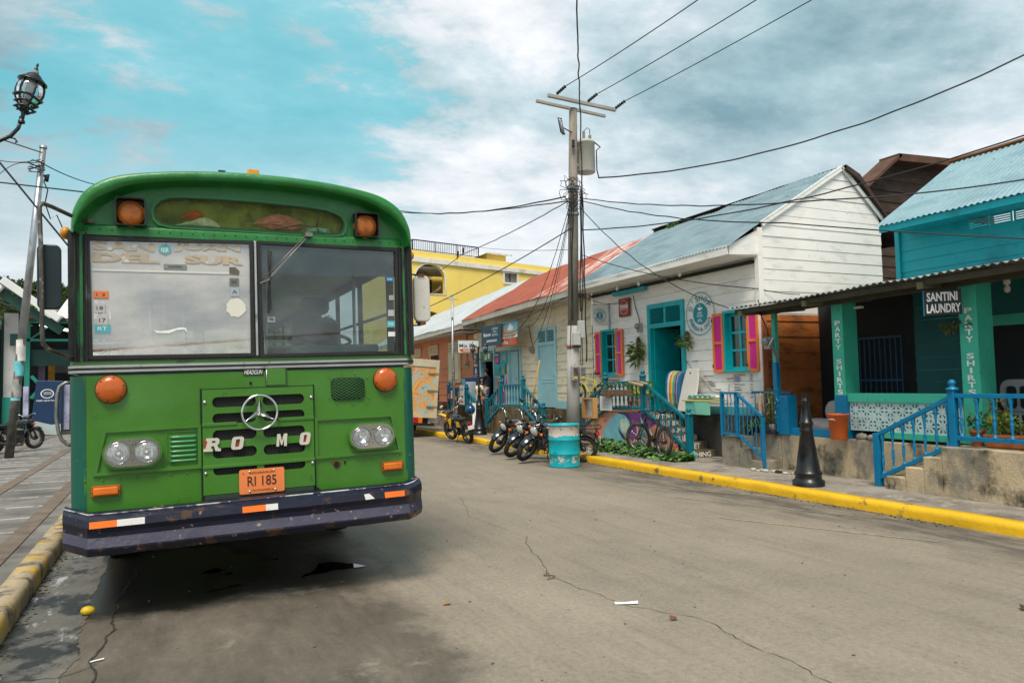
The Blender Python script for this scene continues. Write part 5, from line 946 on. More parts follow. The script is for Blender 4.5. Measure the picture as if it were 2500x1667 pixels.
part('wire_bundle', b, WIRE, gp)
# ornate lamp head
def lamphead(t, M, s=1.0):
    b = MB().lathe([(.004, .98), (.018, .95), (.02, .93), (.012, .91), (.03, .87), (.035, .84), (.02, .82), (.05, .79)], M, 14).lathe([(.06, .79), (.11, .75), (.115, .73), (.17, .69), (.175, .665), (.21, .655), (.215, .63), (.16, .625)], M, 24); part('lamp_cap', b, IRON, t)
    part('finial_base', MB().lathe([(.055, .78), (.05, .82), (.03, .85)], M, 12), mat('dusty_grey', (.25, .24, .23), .8), t)
    g = part('globe', MB().lathe([(.155, .625), (.185, .54), (.19, .45), (.165, .33), (.11, .24), (.075, .21)], M, 28), glass('lamp_glass', (.85, .9, .92), (.6, .65, .68), .12, .05, .05), t)
    part('bulb', MB().lathe([(.02, .22), (.05, .26), (.06, .40), (.055, .58), (.02, .6)], M, 14), glass('bulb_milky', (.7, .7, .68), (.55, .55, .52), .55, .2, .02), t)
    b = MB()
    for k in range(6): a = k*math.pi/3; b.tube([M @ Vector((r*math.cos(a), r*math.sin(a), z)) for r, z in ((.165, .63), (.195, .54), (.2, .45), (.175, .33), (.12, .24), (.05, .17), (.03, .10))], .008, 5)
    for r, z, q in ((.2, .36, .012), (.165, .26, .010), (.15, .17, .01), (.10, .13, .008)):
        b.tube([M @ Vector((r*math.cos(i*math.pi/10), r*math.sin(i*math.pi/10), z+.02*math.sin(i*.94))) for i in range(20)], q, 5, closed=True)
    b.lathe([(.03, .2), (.045, .12), (.03, .05), (.035, .0), (.022, -.03)], M, 12); part('lamp_cage', b, IRON, t)
sl = thing('street_lamp', 'ornate black lamp with a glass globe on a curved arm at the top left corner', 'street lamp', (-1.645, 7.0, 0))
lm = Matrix.Translation((-1.09, 7.0, 3.775)) @ Matrix.Rotation(R(12.5), 4, 'Y') @ Matrix.Scale(.50, 4)
lamphead(sl, lm)
b = MB().tube([(-1.095, 7, 3.76), (-1.115, 7, 3.69), (-1.165, 7, 3.62), (-1.245, 7, 3.57), (-1.365, 7, 3.555), (-1.505, 7, 3.60), (-1.625, 7, 3.72)], [.014, .015, .016, .017, .018, .019, .02], 8)
b.tube([(-1.185, 7, 3.61), (-1.135, 7, 3.60), (-1.120, 7, 3.575), (-1.135, 7, 3.57)], .007, 5); b.tube([(-1.305, 7, 3.56), (-1.275, 7, 3.60), (-1.280, 7, 3.65), (-1.300, 7, 3.66)], .008, 5)
b.lathe([(.026, 0), (.026, .02), (.016, .03), (.02, .05)], Matrix.Translation((-1.093, 7, 3.735)), 10); part('arm', b, IRON, sl)
part('post', MB().lathe([(.11, .12), (.11, .2), (.08, .25), (.055, 1.2), (.045, 1.3), (.035, 3.9), (.02, 4.0)], Matrix.Translation((-1.645, 7, 0)), 14), IRON, sl)
LB = [(.205, 0), (.205, .07), (.17, .09), (.17, .14), (.182, .16), (.172, .18), (.155, .20), (.08, .70), (.092, .715), (.083, .735), (.078, .76), (.082, .79), (.09, .805), (.088, .83), (.076, .84), (.045, 1.08), (.052, 1.09), (.05, 1.12), (.04, 1.13), (.038, 1.18), (.046, 1.19), (.046, 1.21)]
s3 = thing('bollard', 'tall black cast iron lamp post base without its lamp on the right pavement', 'bollard', (7.62, 7.22, .12)); LM = Matrix.Translation((7.62, 7.22, .12)) @ Matrix.Diagonal((.98, .98, 1.0, 1))
part('column', MB().lathe(LB, LM, 40), IRON, s3); part('top_opening', MB().lathe([(.04, 1.2), (0, 1.2)], LM, 20), DARK, s3)
part('crest', MB().ring(0, 0, .045, .036, frame((7.62-.12, 7.22-.075, .57), (.53, -.85, 0), (0, 0, 1)), 0, .01).ring(0, .0, .028, .02, frame((7.62-.12, 7.22-.075, .57), (.53, -.85, 0), (0, 0, 1)), 0, .012), IRON, s3)
s4 = thing('street_lamp', 'black cast iron street lamp with two lanterns in front of the poster shop', 'street lamp', (7.86, 19.1, .12)); LM = Matrix.Translation((7.86, 19.1, .12)) @ Matrix.Scale(1.0, 4)
part('column', MB().lathe(LB[:-1]+[(.03, 1.25), (.038, 1.27), (.028, 1.3), (.022, 2.42), (.03, 2.44), (0, 2.46)], LM, 20), IRON, s4)
b = MB().tube([(7.69, 19.1, 2.36), (7.70, 19.1, 2.26), (7.76, 19.1, 2.20), (7.86, 19.1, 2.22), (7.97, 19.1, 2.20), (8.05, 19.1, 2.26), (8.08, 19.1, 2.36)], .013, 7).box(7.80, 7.92, 19.08, 19.12, 2.53, 2.56); part('arms', b, IRON, s4)
for x in (7.69, 8.08): lamphead(s4, Matrix.Translation((x, 19.1, 2.36)) @ Matrix.Scale(.36, 4))
# thin pole by the salmon house
tp = thing('utility_pole', 'thin grey pole with a small crossbar in front of the salmon house', 'utility pole', (8.0, 21.5, .12)); part('pole', MB().tube([(8.0, 21.5, .1), (8.0, 21.5, 4.33)], [.045, .035], 10), GALV, tp); part('crossbar', MB().box(7.72, 8.2, 21.48, 21.52, 4.16, 4.18), GALV, tp); part('junction_box', MB().box(7.93, 8.0, 21.42, 21.48, 3.6, 3.8), WHT, tp)
part('poster', MB().lathe([(.048, 1.7), (.048, 2.15)], Matrix.Translation((8, 21.5, 0)), 10), mat('pole_sticker', (.2, .2, .2), .6, var=1, scale=30), tp)

# ------------------------------------------------------------------ overhead wires
def wire(a, c, sag, r, lab, n=28, wob=0, cat='cable', seed=0, grp='overhead wires of the street'):
    b = cable_mb(MB(), a, c, sag, r, n, 0, wob, seed); o = bpy.data.objects.new('overhead_cable', b.mesh('overhead_cable', WIRE, a)); C.objects.link(o); o.location = a; tag(o, lab, cat, grp)
PK = lambda z, dx=0: (PX(z)+dx, 13.28, z)
for T, (x0, y0, x1, y1), lb in zip(TOPS, ((1265, 215, 1600, 0), (1350, 228, 1735, 0), (1420, 240, 1862, 0)), ('thin high wire from the left end of the crossarm to the top edge', 'thin high wire from the middle of the crossarm to the top edge', 'thin high wire from the right end of the crossarm to the top edge')):
    E_ = at(x1+(x1-x0)*.15, y1+(y1-y0)*.15, 1, 8.0); wire(T, E_, .03, .009, lb)
wire(PK(7.3, .1), at(1322, -80, 1, 9.0), 0, .014, 'thick twisted cable rising straight up from the utility pole top', 30, .03)
wire((8.26, 13.2, 5.85), at(2480, 62, 1, 7.0), .55, .016, 'thick twisted black cable sweeping from the transformer to the upper right edge', 50, .03)
wire(PK(4.72, .15), at(2440, 282, 1, 5.5), .30, .012, 'black cable from the pole over the white gable to the right edge', 50, .02)
wire(PK(5.40, .1), at(1900, 459, 1, 7.0), .12, .010, 'twisted cable from the pole knot passing across the white gable', 40, .02)
wire(at(1900, 459, 1, 7.0), at(2440, 398, 1, 5.0), .05, .010, 'thin cable crossing the teal roof to the right edge', 30)
wire(PK(5.35, .1), at(1800, 512, 1, 7.6), .12, .010, 'twisted cable sloping down over the blue-grey roof', 40, .02); wire(at(1800, 512, 1, 7.6), at(2440, 552, 1, 5.0), .02, .009, 'cable crossing the white gable wall to the teal wall', 30)
wire(PK(5.2, .1), (8.2, 9.3, 2.69), .30, .009, 'cable from the pole down to the corner of the porch roof', 40, .02)
wire(PK(4.2, .1), (9.05, 9.5, 3.05), .12, .008, 'cable from the pole across the front of the shop', 30); wire((9.05, 9.5, 3.05), (9.8, 9.3, 2.95), .02, .007, 'short cable running along the white side wall')
wire(PK(3.35, .1), (8.95, 13.1, 3.28), .15, .007, 'short sagging wire from the pole to the meter on the white wall')
wire(PK(5.4, -.25), at(900, 481, 1, 26), .25, .016, 'double cable from the pole to behind the bus, upper strand', 40, .03); wire(PK(5.3, -.25), at(900, 486, 1, 26), .15, .014, 'double cable from the pole to behind the bus, lower strand', 40, .03)
wire(PK(5.3, -.2), at(1060, 585, 1, 20), .06, .011, 'cable with two birds sloping down to the left', 40, .02); wire(at(1060, 585, 1, 20), at(958, 655, 1, 24), .05, .010, 'far end of the bird cable in front of the yellow building')
wire(PK(4.75, -.1), at(930, 728, 1, 23), .12, .012, 'taut black cable from the pole down towards the bus mirror')
wire(at(1100, 568, 1, 24), PK(4.3), .06, .006, 'very thin wire between the yellow building and the pole')
for i, (x, y, yy, z) in enumerate(((1160, 800, 20, 0), (1215, 790, 19, 0), (1235, 830, 18, 0), (1262, 800, 17.5, 0))):
    wire(PK(5.25-.1*i, -.15), at(x-10+i, y-40, 1, yy-1), [.9, .7, .35, .1][i], .008 if i < 3 else .004, ['drop cable from the pole to the hanging street sign', 'drop cable with a yellow guard from the pole to the orange sign', 'drop cable from the pole to the meter on the cream wall', 'thin drop wire beside the tall pale blue door'][i], 30, .01)
wire((8.42, 14.5, 3.6), (8.6, 20.5, 3.2), .15, .006, 'thin wire hanging along the cream eaves')
wire(at(-60, 300, 1, 15), (gx(6.9), 19.3, 6.95), -.0, .014, 'thick dark wire from the left edge to the leaning pole'); wire((gx(6.7), 19.3, 6.72), at(300, 425, 1, 30), .25, .014, 'wire from the leaning pole to behind the bus roof')
wire(at(-20, 350, 1, 9), at(165, 575, 1, 9), .0, .010, 'taut thick black cable crossing behind the leaning pole'); wire(at(-20, 417, 1, 16), at(215, 444, 1, 16), .0, .014, 'nearly level black cable behind the leaning pole')
wire(at(-20, 364, 1, 19), (gx(6.8), 19.3, 6.8), .08, .009, 'thin wire from the left edge to the pole clamp'); wire(at(-20, 420, 1, 19), (gx(6.5), 19.3, 6.6), -.25, .008, 'thin curved wire rising from the left edge to the pole')
for (x, y) in ((1064, 581), (1051, 590)):
    p = at(x, y-3, 1, 20 if x > 1060 else 20.3); t = thing('bird', ['small dark bird perched on the sloping cable, upper one', 'small dark bird perched on the sloping cable, lower one'][x < 1060], 'bird', p, 'birds on the cable'); part('body', MB().ball(p+Vector((0, 0, .03)), (.035, .045, .07), 10, 0).ball(p+Vector((.015, -.01, .105)), .028, 8).cone(p+Vector((0, 0, -.02)), p+Vector((-.02, 0, -.12)), .022, .01, 6), mat('bird_dark', (.03, .035, .02), .8), t)
    part('beak', MB().cone(p+Vector((.04, -.01, .105)), p+Vector((.06, -.01, .10)), .007, .001, 5), DARK, t)
# ------------------------------------------------------------------ bus (local frame: x right, y back, z up, front face at y = 0)
BM = Matrix.Translation((.6373, 5.8037, 0)) @ Matrix.Rotation(.0087, 4, 'Z') @ Matrix.Rotation(-.0006, 4, 'X') @ Matrix.Rotation(-.0174, 4, 'Y')
bus = thing('bus', 'old green front-engined bus with a round star emblem, parked facing the viewer', 'bus', local=BM)
BG = mat('bus_green', (.048, .185, .012), .36, var=.10, scale=1.4, bump=.10, bs=9, dirt=((.055, .21, .025), .25, 1.6, .12), dirt2=((.012, .07, .02), .06, 5, .04), coat=.35, rvar=.1, fine=.1)
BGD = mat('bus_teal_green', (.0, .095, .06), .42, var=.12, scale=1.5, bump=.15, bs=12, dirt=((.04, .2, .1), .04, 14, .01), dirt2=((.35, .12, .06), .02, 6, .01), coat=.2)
BGR = mat('bus_roof_green', (.014, .175, .028), .38, var=.15, scale=2.2, bump=.2, bs=26, dirt=((.03, .24, .09), .2, 3, .1), dirt2=((.13, .12, .04), .05, 12, .02), coat=.2, rvar=.08)
BFR = mat('bus_frame_worn', (.016, .018, .016), .5, var=.5, scale=4, bump=.3, bs=30, st=(4, 4, 1), dirt=((.02, .13, .05), .24, 2.6, .04, (5, 5, .7)), dirt2=((.13, .12, .10), .08, 8, .03, (4, 4, 1)))
RUB = mat('rubber', (.014, .014, .014), .6, var=.3, scale=8, bump=.2, dirt=((.10, .10, .09), .12, 6, .05))
CHR = mat('chrome', (.62, .62, .62), .12, 1.0, var=.06, scale=8, bump=.03, dirt=((.25, .2, .15), .08, 12, .03)); ALU = mat('aluminium', (.55, .55, .53), .3, .9, var=.12, scale=6, bump=.05, dirt=((.18, .16, .13), .18, 7, .05))
AMB = mat('amber_lens', (.52, .10, .006), .28, var=.18, scale=6, bump=.08, bs=60, dirt=((.22, .05, .01), .25, 4, .08), coat=.4); AMB2 = mat('amber_lens_bright', (.75, .17, .01), .25, var=.2, scale=10, bump=.08, bs=80, coat=.4)
NAVY = mat('bumper_navy', (.005, .0065, .024), .42, var=.35, scale=3, bump=.3, bs=14, dirt=((.26, .17, .11), .16, 13, .012), dirt2=((.07, .035, .02), .22, 7, .02), coat=.1, rvar=.1)
NAVL = mat('bumper_mauve', (.050, .045, .078), .38, var=.15, scale=3, bump=.3, bs=14, dirt=((.32, .22, .16), .13, 14, .012), dirt2=((.05, .035, .035), .16, 6, .02), coat=.08, rvar=.1)  # navy turned lighter: sky reflection put into the colour of the upward-facing band
BF = frame((0, 0, 0), (1, 0, 0), (0, 0, 1))   # u = x, v = z, normal towards the viewer (-y)
def bpt(name, mb, mt, par=None, bevel=0, **k): return part(name, mb, mt, par or bus, bevel, **k)
# lower body with rounded corners
def plan(k=0, r=.10, hw=1.222, y1=9.2, yr=0):
    P = [(-hw-k, y1)]; n = 7
    for i in range(n+1): a = math.pi+math.pi/2*i/n; P.append((-hw+r+(r+k)*math.cos(a), r+yr+(r+k)*math.sin(a)))
    for i in range(n+1): a = 1.5*math.pi+math.pi/2*i/n; P.append((hw-r+(r+k)*math.cos(a), r+yr+(r+k)*math.sin(a)))
    P.append((hw+k, y1)); return P
def slab(mb, z0, z1, k=0, m=0, y1=9.2, caps=True, r=.10, yr=0):
    P = plan(k, r=r, y1=y1, yr=yr); mb.strip([[(x, y, z0) for x, y in P], [(x, y, z1) for x, y in P]], m, True)
    if caps: n = len(P); mb.add([(x, y, z1) for x, y in P], [tuple(range(n))], m); mb.add([(x, y, z0) for x, y in P], [tuple(range(n-1, -1, -1))], m)
b = MB(); rows = []
P = plan(); zsr = [.73+.0555*i for i in range(18)]
for z in zsr: rows.append([(x+(.0), y+.003*noise.noise(Vector((x*2.2, z*2.2, 1)))*(1 if y < .01 else 0), z) for x, y in P])
# front skin subdivided for slight dents, corners painted teal green
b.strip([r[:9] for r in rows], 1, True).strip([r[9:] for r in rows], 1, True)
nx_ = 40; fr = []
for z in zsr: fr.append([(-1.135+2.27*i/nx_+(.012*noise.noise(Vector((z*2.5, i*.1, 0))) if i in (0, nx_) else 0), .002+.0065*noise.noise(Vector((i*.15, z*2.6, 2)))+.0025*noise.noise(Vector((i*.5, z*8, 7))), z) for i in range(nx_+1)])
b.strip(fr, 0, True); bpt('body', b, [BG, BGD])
b = MB(); b.strip([[(-1.223, .12, .53), (-1.223, 9.2, .42)], [(-1.223, .12, .74), (-1.223, 9.2, .74)]], 0, False).strip([[(1.223, .12, .53), (1.223, 9.2, .42)], [(1.223, .12, .74), (1.223, 9.2, .74)]], 0, False); b.box(-1.22, 1.22, 9.18, 9.2, .4, 1.72); bpt('side_skirt', b, BGD)
b = MB(); slab(b, 1.695, 1.745, .012, 0, caps=True); slab(b, 1.712, 1.728, .017, 1, caps=False); bpt('belt_moulding', b, [ALU, RUB])
b = MB(); slab(b, 1.745, 1.775, -.004, 0, caps=True, r=.08); bpt('window_ledge', b, BG)
# underbody
b = MB().box(-1.15, 1.15, .25, 9.0, .42, .62).box(-.5, .5, .1, 1.2, .44, .60).box(-1.0, 1.0, .02, .3, .50, .73); bpt('chassis', b, mat('chassis_black', (.012, .011, .010), .8, var=.4))
def wheel(x, y, s=1):
    Mx = Matrix.Translation((x, y, .42)) @ Matrix.Rotation(R(90), 4, 'Y'); b = MB().lathe([(.24, -.12), (.36, -.13), (.41, -.10), (.42, 0), (.41, .10), (.36, .13), (.24, .12)], Mx, 30); o = bpt('wheel', b, mat('tyre', (.018, .018, .018), .85, bump=.4)); bpt('rim', MB().lathe([(.0, .02), (.1, .04), (.2, -.02), (.245, -.10), (.245, .10)], Mx, 20), mat('rim_dark', (.10, .10, .10), .6), o)
for x in (-1.0, 1.0): wheel(x, 2.25); wheel(x, 7.2)
# grille panel
slots = [(z-.0375, z+.0375) for z in (1.456, 1.337, 1.217, 1.089)]+[(.930, .998)]; H = []
for z0, z1 in slots:
    for sx in (-1, 1): H.append(rrect(min(sx*.325, sx*.024), max(sx*.325, sx*.024), z0, z1, .035))
gp_ = bpt('grille_panel', plate_mb(MB(), rc(-.392, .392, .795, 1.548), H, BF, .012, .032), BG, None, .004)
b = MB().rect(-.375, .375, .80, 1.54, BF, .0045, .006); bpt('grille_dark_backing', b, mat('grille_black', (.006, .006, .006), .7, bump=.6, bs=60), gp_)  # flat black sheet: the dark of the recess behind the slots, as colour
b = MB()
for i in range(60): b.rect(-.33+.011*i, -.327+.011*i, .93, 1.5, BF, .006, .010)
bpt('radiator_fins', b, mat('fin_grey', (.022, .022, .022), .6), gp_)
b = MB(); b.rect(-.405, -.395, .74, 1.56, BF, .004, .012, 0).rect(.395, .405, .74, 1.56, BF, .004, .012).rect(-.405, .405, 1.550, 1.556, BF, .004, .012); bpt('panel_gap', b, mat('gap_dark', (.004, .02, .006), .8), gp_)
b = MB()
for z, tilt in ((1.297, 0), (.993, 0)):
    b.rect(-.395, -.16 if z > 1.2 else .395, z-.012, z+.012, BF, .030, .040)
    if z > 1.2: b.rect(.13, .395, z-.002, z+.024, BF, .030, .040)
bpt('moulding', b, BG, gp_, .003)
b = MB()
for x, z in ((-.375, 1.46), (.378, 1.463), (.378, .965), (-.375, .95)): b.lathe([(.014, 0), (.013, .006), (.006, .01), (0, .011)], BF @ Matrix.Translation((x, z, .032)), 10)
bpt('screw', b, ALU, gp_)
bpt('lower_opening', MB().poly([(-.39, .79), (.39, .79), (.46, .74), (.46, .70), (-.47, .70), (-.47, .735), (-.39, .75)], BF, .006, .009), mat('opening_black', (.004, .004, .004), .8))
bpt('lower_lip', MB().rect(-.385, .385, .755, .79, BF, .010, .03), mat('lip_dark', (.03, .045, .035), .5), None, .003)
# trapezoid lamp panels
def quadframe(pts, wd):
    c = Vector((sum(p[0] for p in pts)/4, sum(p[1] for p in pts)/4)); out_ = []
    for i in range(4):
        p0, p1, p2 = Vector(pts[i-1]), Vector(pts[i]), Vector(pts[(i+1) % 4]); d1_, d2_ = (p1-p0).normalized(), (p2-p1).normalized(); n1_, n2_ = Vector((-d1_.y, d1_.x)), Vector((-d2_.y, d2_.x)); s = (n1_+n2_); s /= s.dot(n1_); out_.append(tuple(p1+s*wd))
    return out_
for sx, lab in ((-1, 'left'), (1, 'right')):
    pts = [(sx*1.085, .992), (sx*.402, .990), (sx*.402, 1.303), (sx*1.02, 1.303)]
    if sx < 0: pts = pts[::-1]
    if sum(pts[i][0]*pts[(i+1) % 4][1]-pts[(i+1) % 4][0]*pts[i][1] for i in range(4)) < 0: pts = pts[::-1]
    fp = bpt('headlight_panel', plate_mb(MB(), pts, [quadframe(pts, .022)], BF, .0, .016), BG, None, .004)
    cx_, cz_ = sx*.84, 1.139
    bz = bpt('headlight_cup', MB().lathe([(1.0, 0), (1.0, .05), (.94, .062), (.90, .06)], BF @ Matrix.Translation((cx_, cz_, 0)) @ Matrix.Diagonal((.188, .112, 1, 1)), 30), BG)
    st_ = rrect(cx_-.172, cx_+.172, cz_-.094, cz_+.094, .094, 8)
    cup = plate_mb(MB(), rrect(cx_-.186, cx_+.186, cz_-.106, cz_+.106, .106, 8), [st_], BF, .0, .055); bz.data = cup.mesh('headlight_cup', BG)
    hl = bpt('headlight_bezel', plate_mb(MB(), st_, [[(cx_+d+.076*math.cos(a), cz_+.076*math.sin(a)) for a in [i*math.pi/16 for i in range(32)]] for d in (-.086, .086)], BF, .048, .060), CHR, None, .004)
    for d in (-.086, .086):
        Mh = BF @ Matrix.Translation((cx_+d, cz_, 0)); o = bpt('headlight', MB().lathe([(.074, .045), (.076, .064), (.072, .066), (.069, .056)], Mh, 32), CHR)
        bpt('reflector', MB().lathe([(.069, .052), (.055, .03), (.03, .012), (0, .006)], Mh, 28), mat('reflector', (.85, .85, .85), .18, 1.0, var=.05, bump=.8, bs=8), o)
        bpt('lamp_core', MB().ball(Mh @ Vector((0, -.006, .025)), .014, 10), mat('bulb_white', (.9, .9, .88), .3), o)
        bpt('lens', MB().lathe([(.069, .057), (.055, .071), (.03, .079), (0, .082)], Mh, 28), glass('headlight_glass', (.95, .96, .96), (.75, .75, .75), .04, .04, .02), o)
        b = MB()
        for i in range(-6, 7): x = .0098*i; h = math.sqrt(max(0, .062**2-x*x)); b.tube([Mh @ Vector((x, h*q, .0585+.024*math.sqrt(max(0, 1-(x*x+h*h*q*q)/.072**2)))) for q in [k/4 for k in range(-4, 5)]], .0007, 3, 0, False)
        bpt('lens_ribs', b, mat('rib_glass', (.8, .8, .8), .3), o)
    b = MB()
    for x, z in ((-.0, .05), (0, -.05), (.02, .055)): b.lathe([(.005, .06), (.004, .064), (0, .065)], BF @ Matrix.Translation((cx_+x, cz_+z, 0)), 8)
    bpt('screw', b, RUB, hl); bpt('gasket', MB().ring(cx_-.086, cz_, .0775, .072, BF, .058, .0625).ring(cx_+.086, cz_, .0775, .072, BF, .058, .0625), RUB, hl)
    # round marker
    Mk = BF @ Matrix.Translation((sx*.969, 1.577, 0)); o = bpt('marker_lamp', MB().lathe([(.094, 0), (.094, .02), (.088, .036), (.06, .05), (.03, .055), (0, .056)], Mk, 36), AMB)
    b = MB()
    for k in range(6): a = k*math.pi/3+.3; b.lathe([(.007, .03), (.006, .041), (0, .043)], Mk @ Matrix.Translation((.080*math.cos(a), .080*math.sin(a), 0)), 8)
    bpt('screw', b, RUB, o); bpt('gasket', MB().lathe([(.099, 0), (.099, .008), (.09, .01)], Mk, 32), RUB, o)
    Ms_ = BF; x0, x1 = sorted((sx*.918, sx*1.094)); o = bpt('turn_signal', MB().rect(x0, x1, .85, .925, BF, 0, .02), mat('signal_base', (.35, .09, .01), .4), None, .004); bpt('lens', MB().rect(x0+.012, x1-.012, .860, .915, BF, .02, .04), AMB2, o, .012)
    b = MB(); [b.lathe([(.005, .02), (0, .043)], BF @ Matrix.Translation((x, .888, 0)), 6) for x in (x0+.008, x1-.008)]; bpt('screw', b, ALU, o)
# rivets
b = MB()
for x in [-1.13+.105*i for i in range(8)]+[.42+.105*i for i in range(8)]: b.lathe([(.006, 0), (.005, .005), (0, .006)], BF @ Matrix.Translation((x, .965-.003*abs(x), .004)), 8)
for x, z in ((.52, 1.62), (.62, 1.64), (.72, 1.635), (.82, 1.60), (.80, 1.51), (.83, 1.44), (.81, 1.40), (.70, 1.40), (.58, 1.405), (.52, 1.45)): b.lathe([(.006, 0), (.005, .005), (0, .006)], BF @ Matrix.Translation((x, z, .004)), 8)
bpt('rivets', b, BG)
b = MB()
for k in range(6): z = 1.222-k*.0335; b.tube([BF @ Vector((-.602, z, .006)), BF @ Vector((-.588, z, .014)), BF @ Vector((-.448, z, .014)), BF @ Vector((-.434, z, .006))], .0105, 6)
bpt('louvres', b, mat('louvre_pale_green', (.06, .30, .10), .35, var=.1, coat=.3)); bpt('louvre_panel', plate_mb(MB(), rc(-.63, -.41, 1.01, 1.265), [rc(-.622, -.418, 1.018, 1.257)], BF, .001, .007), BG)
# mesh vent
vt = bpt('vent_hole', MB().poly(rrect(.537, .80, 1.430, 1.603, .04), BF, .0045, .008), mat('opening_black', (.004, .004, .004)))
b = MB(); vx0, vx1, vz0, vz1 = .539, .798, 1.432, 1.601
for k in range(-14, 20):
    for s in (1, -1):
        P = []
        for i in range(41): x = vx0+(vx1-vx0)*i/40; z = 1.44+k*.0215+s*(x-vx0)*.55; P.append((x, z))
        P = [p for p in P if vz0 < p[1] < vz1 and not ((abs(p[0]-.6685) > .09) and (abs(p[1]-1.5165) > .045) and ((abs(p[0]-.6685)-.09)**2+(abs(p[1]-1.5165)-.045)**2 > .04**2))]
        if len(P) > 1: b.tube([BF @ Vector((p[0], p[1], .012)) for p in (P[0], P[-1])], .0014, 4)
bpt('wire_mesh', b, mat('mesh_green', (.05, .24, .05), .5), vt)
ht = bpt('hatch', MB().rect(.062, .196, 1.565, 1.688, BF, .004, .012), BG, None, .004); bpt('hatch_frame', plate_mb(MB(), rc(.052, .206, 1.556, 1.697), [rc(.062, .196, 1.566, 1.687)], BF, .003, .009), mat('gap_green', (.012, .07, .012), .5), ht); bpt('hinge', MB().tube([BF @ Vector((.058, 1.57, .012)), BF @ Vector((.058, 1.685, .012))], .005, 6), ALU, ht)
for x, z, r in ((-.055, 1.587, .011), (.565, .935, .022), (.63, .945, .009)): bpt('hole', MB().disc(x, z, r, r*1.1, BF, .005, .0065, 0, 10), mat('opening_black', (.004, .004, .004)))
bpt('rust_spot', MB().poly([(.53, .955), (.56, .965), (.60, .95), (.59, .92), (.56, .905), (.54, .93)], BF, .0042, .0055), mat('rust_brown', (.14, .05, .015), .9, var=.5, scale=30))
stk = bpt('sticker', MB().rect(-.106, .036, 1.645, 1.690, BF, .005, .007), mat('sticker_black', (.015, .015, .015), .4)); bpt('lettering', text_mb(MB(), 'HEADGUN', BF, -.10, .03, 1.652, 1.684, .001, .0075, 0, 0, .3), PW, stk)
# star emblem
b = MB(); Me = BF @ Matrix.Translation((-.003, 1.369, .07)); b.tube([Me @ Vector((.124*math.cos(a), .126*math.sin(a), 0)) for a in [i*math.pi/24 for i in range(48)]], .0095, 8, closed=True)
for k in range(3):
    a = R(90+120*k); c1, s1_ = math.cos(a), math.sin(a); l = R(60)
    V = [(0, 0, .028), (.118*c1, .118*s1_, .006), (.026*math.cos(a-l), .026*math.sin(a-l), 0), (.026*math.cos(a+l), .026*math.sin(a+l), 0), (0, 0, -.006)]
    b.add([tuple(Me @ Vector(v)) for v in V], [(0, 2, 1), (0, 1, 3), (4, 1, 2), (4, 3, 1)])
bpt('star_emblem', b, mat('chrome_emblem', (.75, .75, .75), .16, 1.0, bump=0, var=.03)); bpt('emblem_bracket', MB().box(-.015, .01, -.06, -.01, 1.35, 1.385), RUB)
# letters
LC = mat('letter_cream', (.62, .58, .50), .5, var=.06, bump=.1); LO = mat('letter_red', (.32, .05, .02), .5)
def letter(ch, x0, x1, z0=1.108, z1=1.200):
    b = MB(); w_ = x1-x0; sh_ = .12*w_
    if ch == 'O': plate_mb(b, [(x+.15*(z-1.15), z) for x, z in rrect(x0, x1, z0, z1, .022)], [[(x+.15*(z-1.15), z) for x, z in rrect(x0+.027, x1-.027, z0+.018, z1-.018, .008)]], BF, .036, .050)
    if ch == 'M': b.poly([(x0, z0), (x0+.008, z1), (x0+.030, z1), (x0+w_*.5, z0+.035), (x1-.022, z1), (x1+.002, z1), (x1-.004, z0), (x1-.024, z0), (x1-.022, z0+.055), (x0+w_*.52, z0+.008), (x0+w_*.44, z0+.008), (x0+.022, z0+.055), (x0+.020, z0)], BF, .036, .050)
    if ch == 'R':
        plate_mb(b, [(x0+.018, z1), (x0+.095, z1), (x0+.108, z1-.012), (x0+.104, z1-.040), (x0+.092, z1-.050), (x0+.100, z0+.018), (x1+.004, z0+.014), (x1, z0-.004), (x0+.078, z0), (x0+.070, z0+.036), (x0+.052, z0+.036), (x0+.050, z0+.018), (x0+.060, z0+.016), (x0+.058, z0-.002), (x0-.002, z0), (x0, z0+.018), (x0+.014, z0+.020), (x0+.026, z1-.020), (x0+.016, z1-.016)], [rc(x0+.056, x0+.080, z1-.034, z1-.018)], BF, .036, .050)
    return bpt('letter', b, LC, None, .0015)
letter('R', -.388, -.275); letter('O', -.200, -.118); letter('M', .113, .192); letter('O', .284, .360)
b = MB().poly([(-.386, 1.195), (-.355, 1.195), (-.362, 1.125), (-.384, 1.125)], BF, .034, .037).rect(-.172, -.150, 1.125, 1.18, BF, .034, .037).rect(.312, .33, 1.125, 1.18, BF, .034, .037); bpt('letter_backing', b, LO)
# plate
np_ = bpt('number_plate', MB().poly(rrect(-.152, .166, .778, .956, .015), BF, .040, .044), mat('plate_orange', (.86, .24, .07), .45, var=.04, bump=.05)); PB = mat('plate_ink', (.03, .01, .01), .5, bump=0)
b = MB(); text_mb(b, 'RI 185', BF, -.095, .108, .835, .905, .003, .0442, 0, -.0); text_mb(b, 'NICARAGUA', BF, -.075, .088, .920, .936, .001, .0442, 0, .01); text_mb(b, 'CENTROAMERICA', BF, -.068, .088, .792, .807, .001, .0442); text_mb(b, 'A', BF, -.13, -.115, .922, .934, .001, .0442); bpt('lettering', b, PB, np_)
b = MB(); [b.lathe([(.009, .044), (.007, .049), (0, .05)], BF @ Matrix.Translation((x, z, 0)), 8) for x, z in ((-.08, .938), (.092, .938), (-.08, .795), (.10, .795))]; bpt('screw', b, ALU, np_)
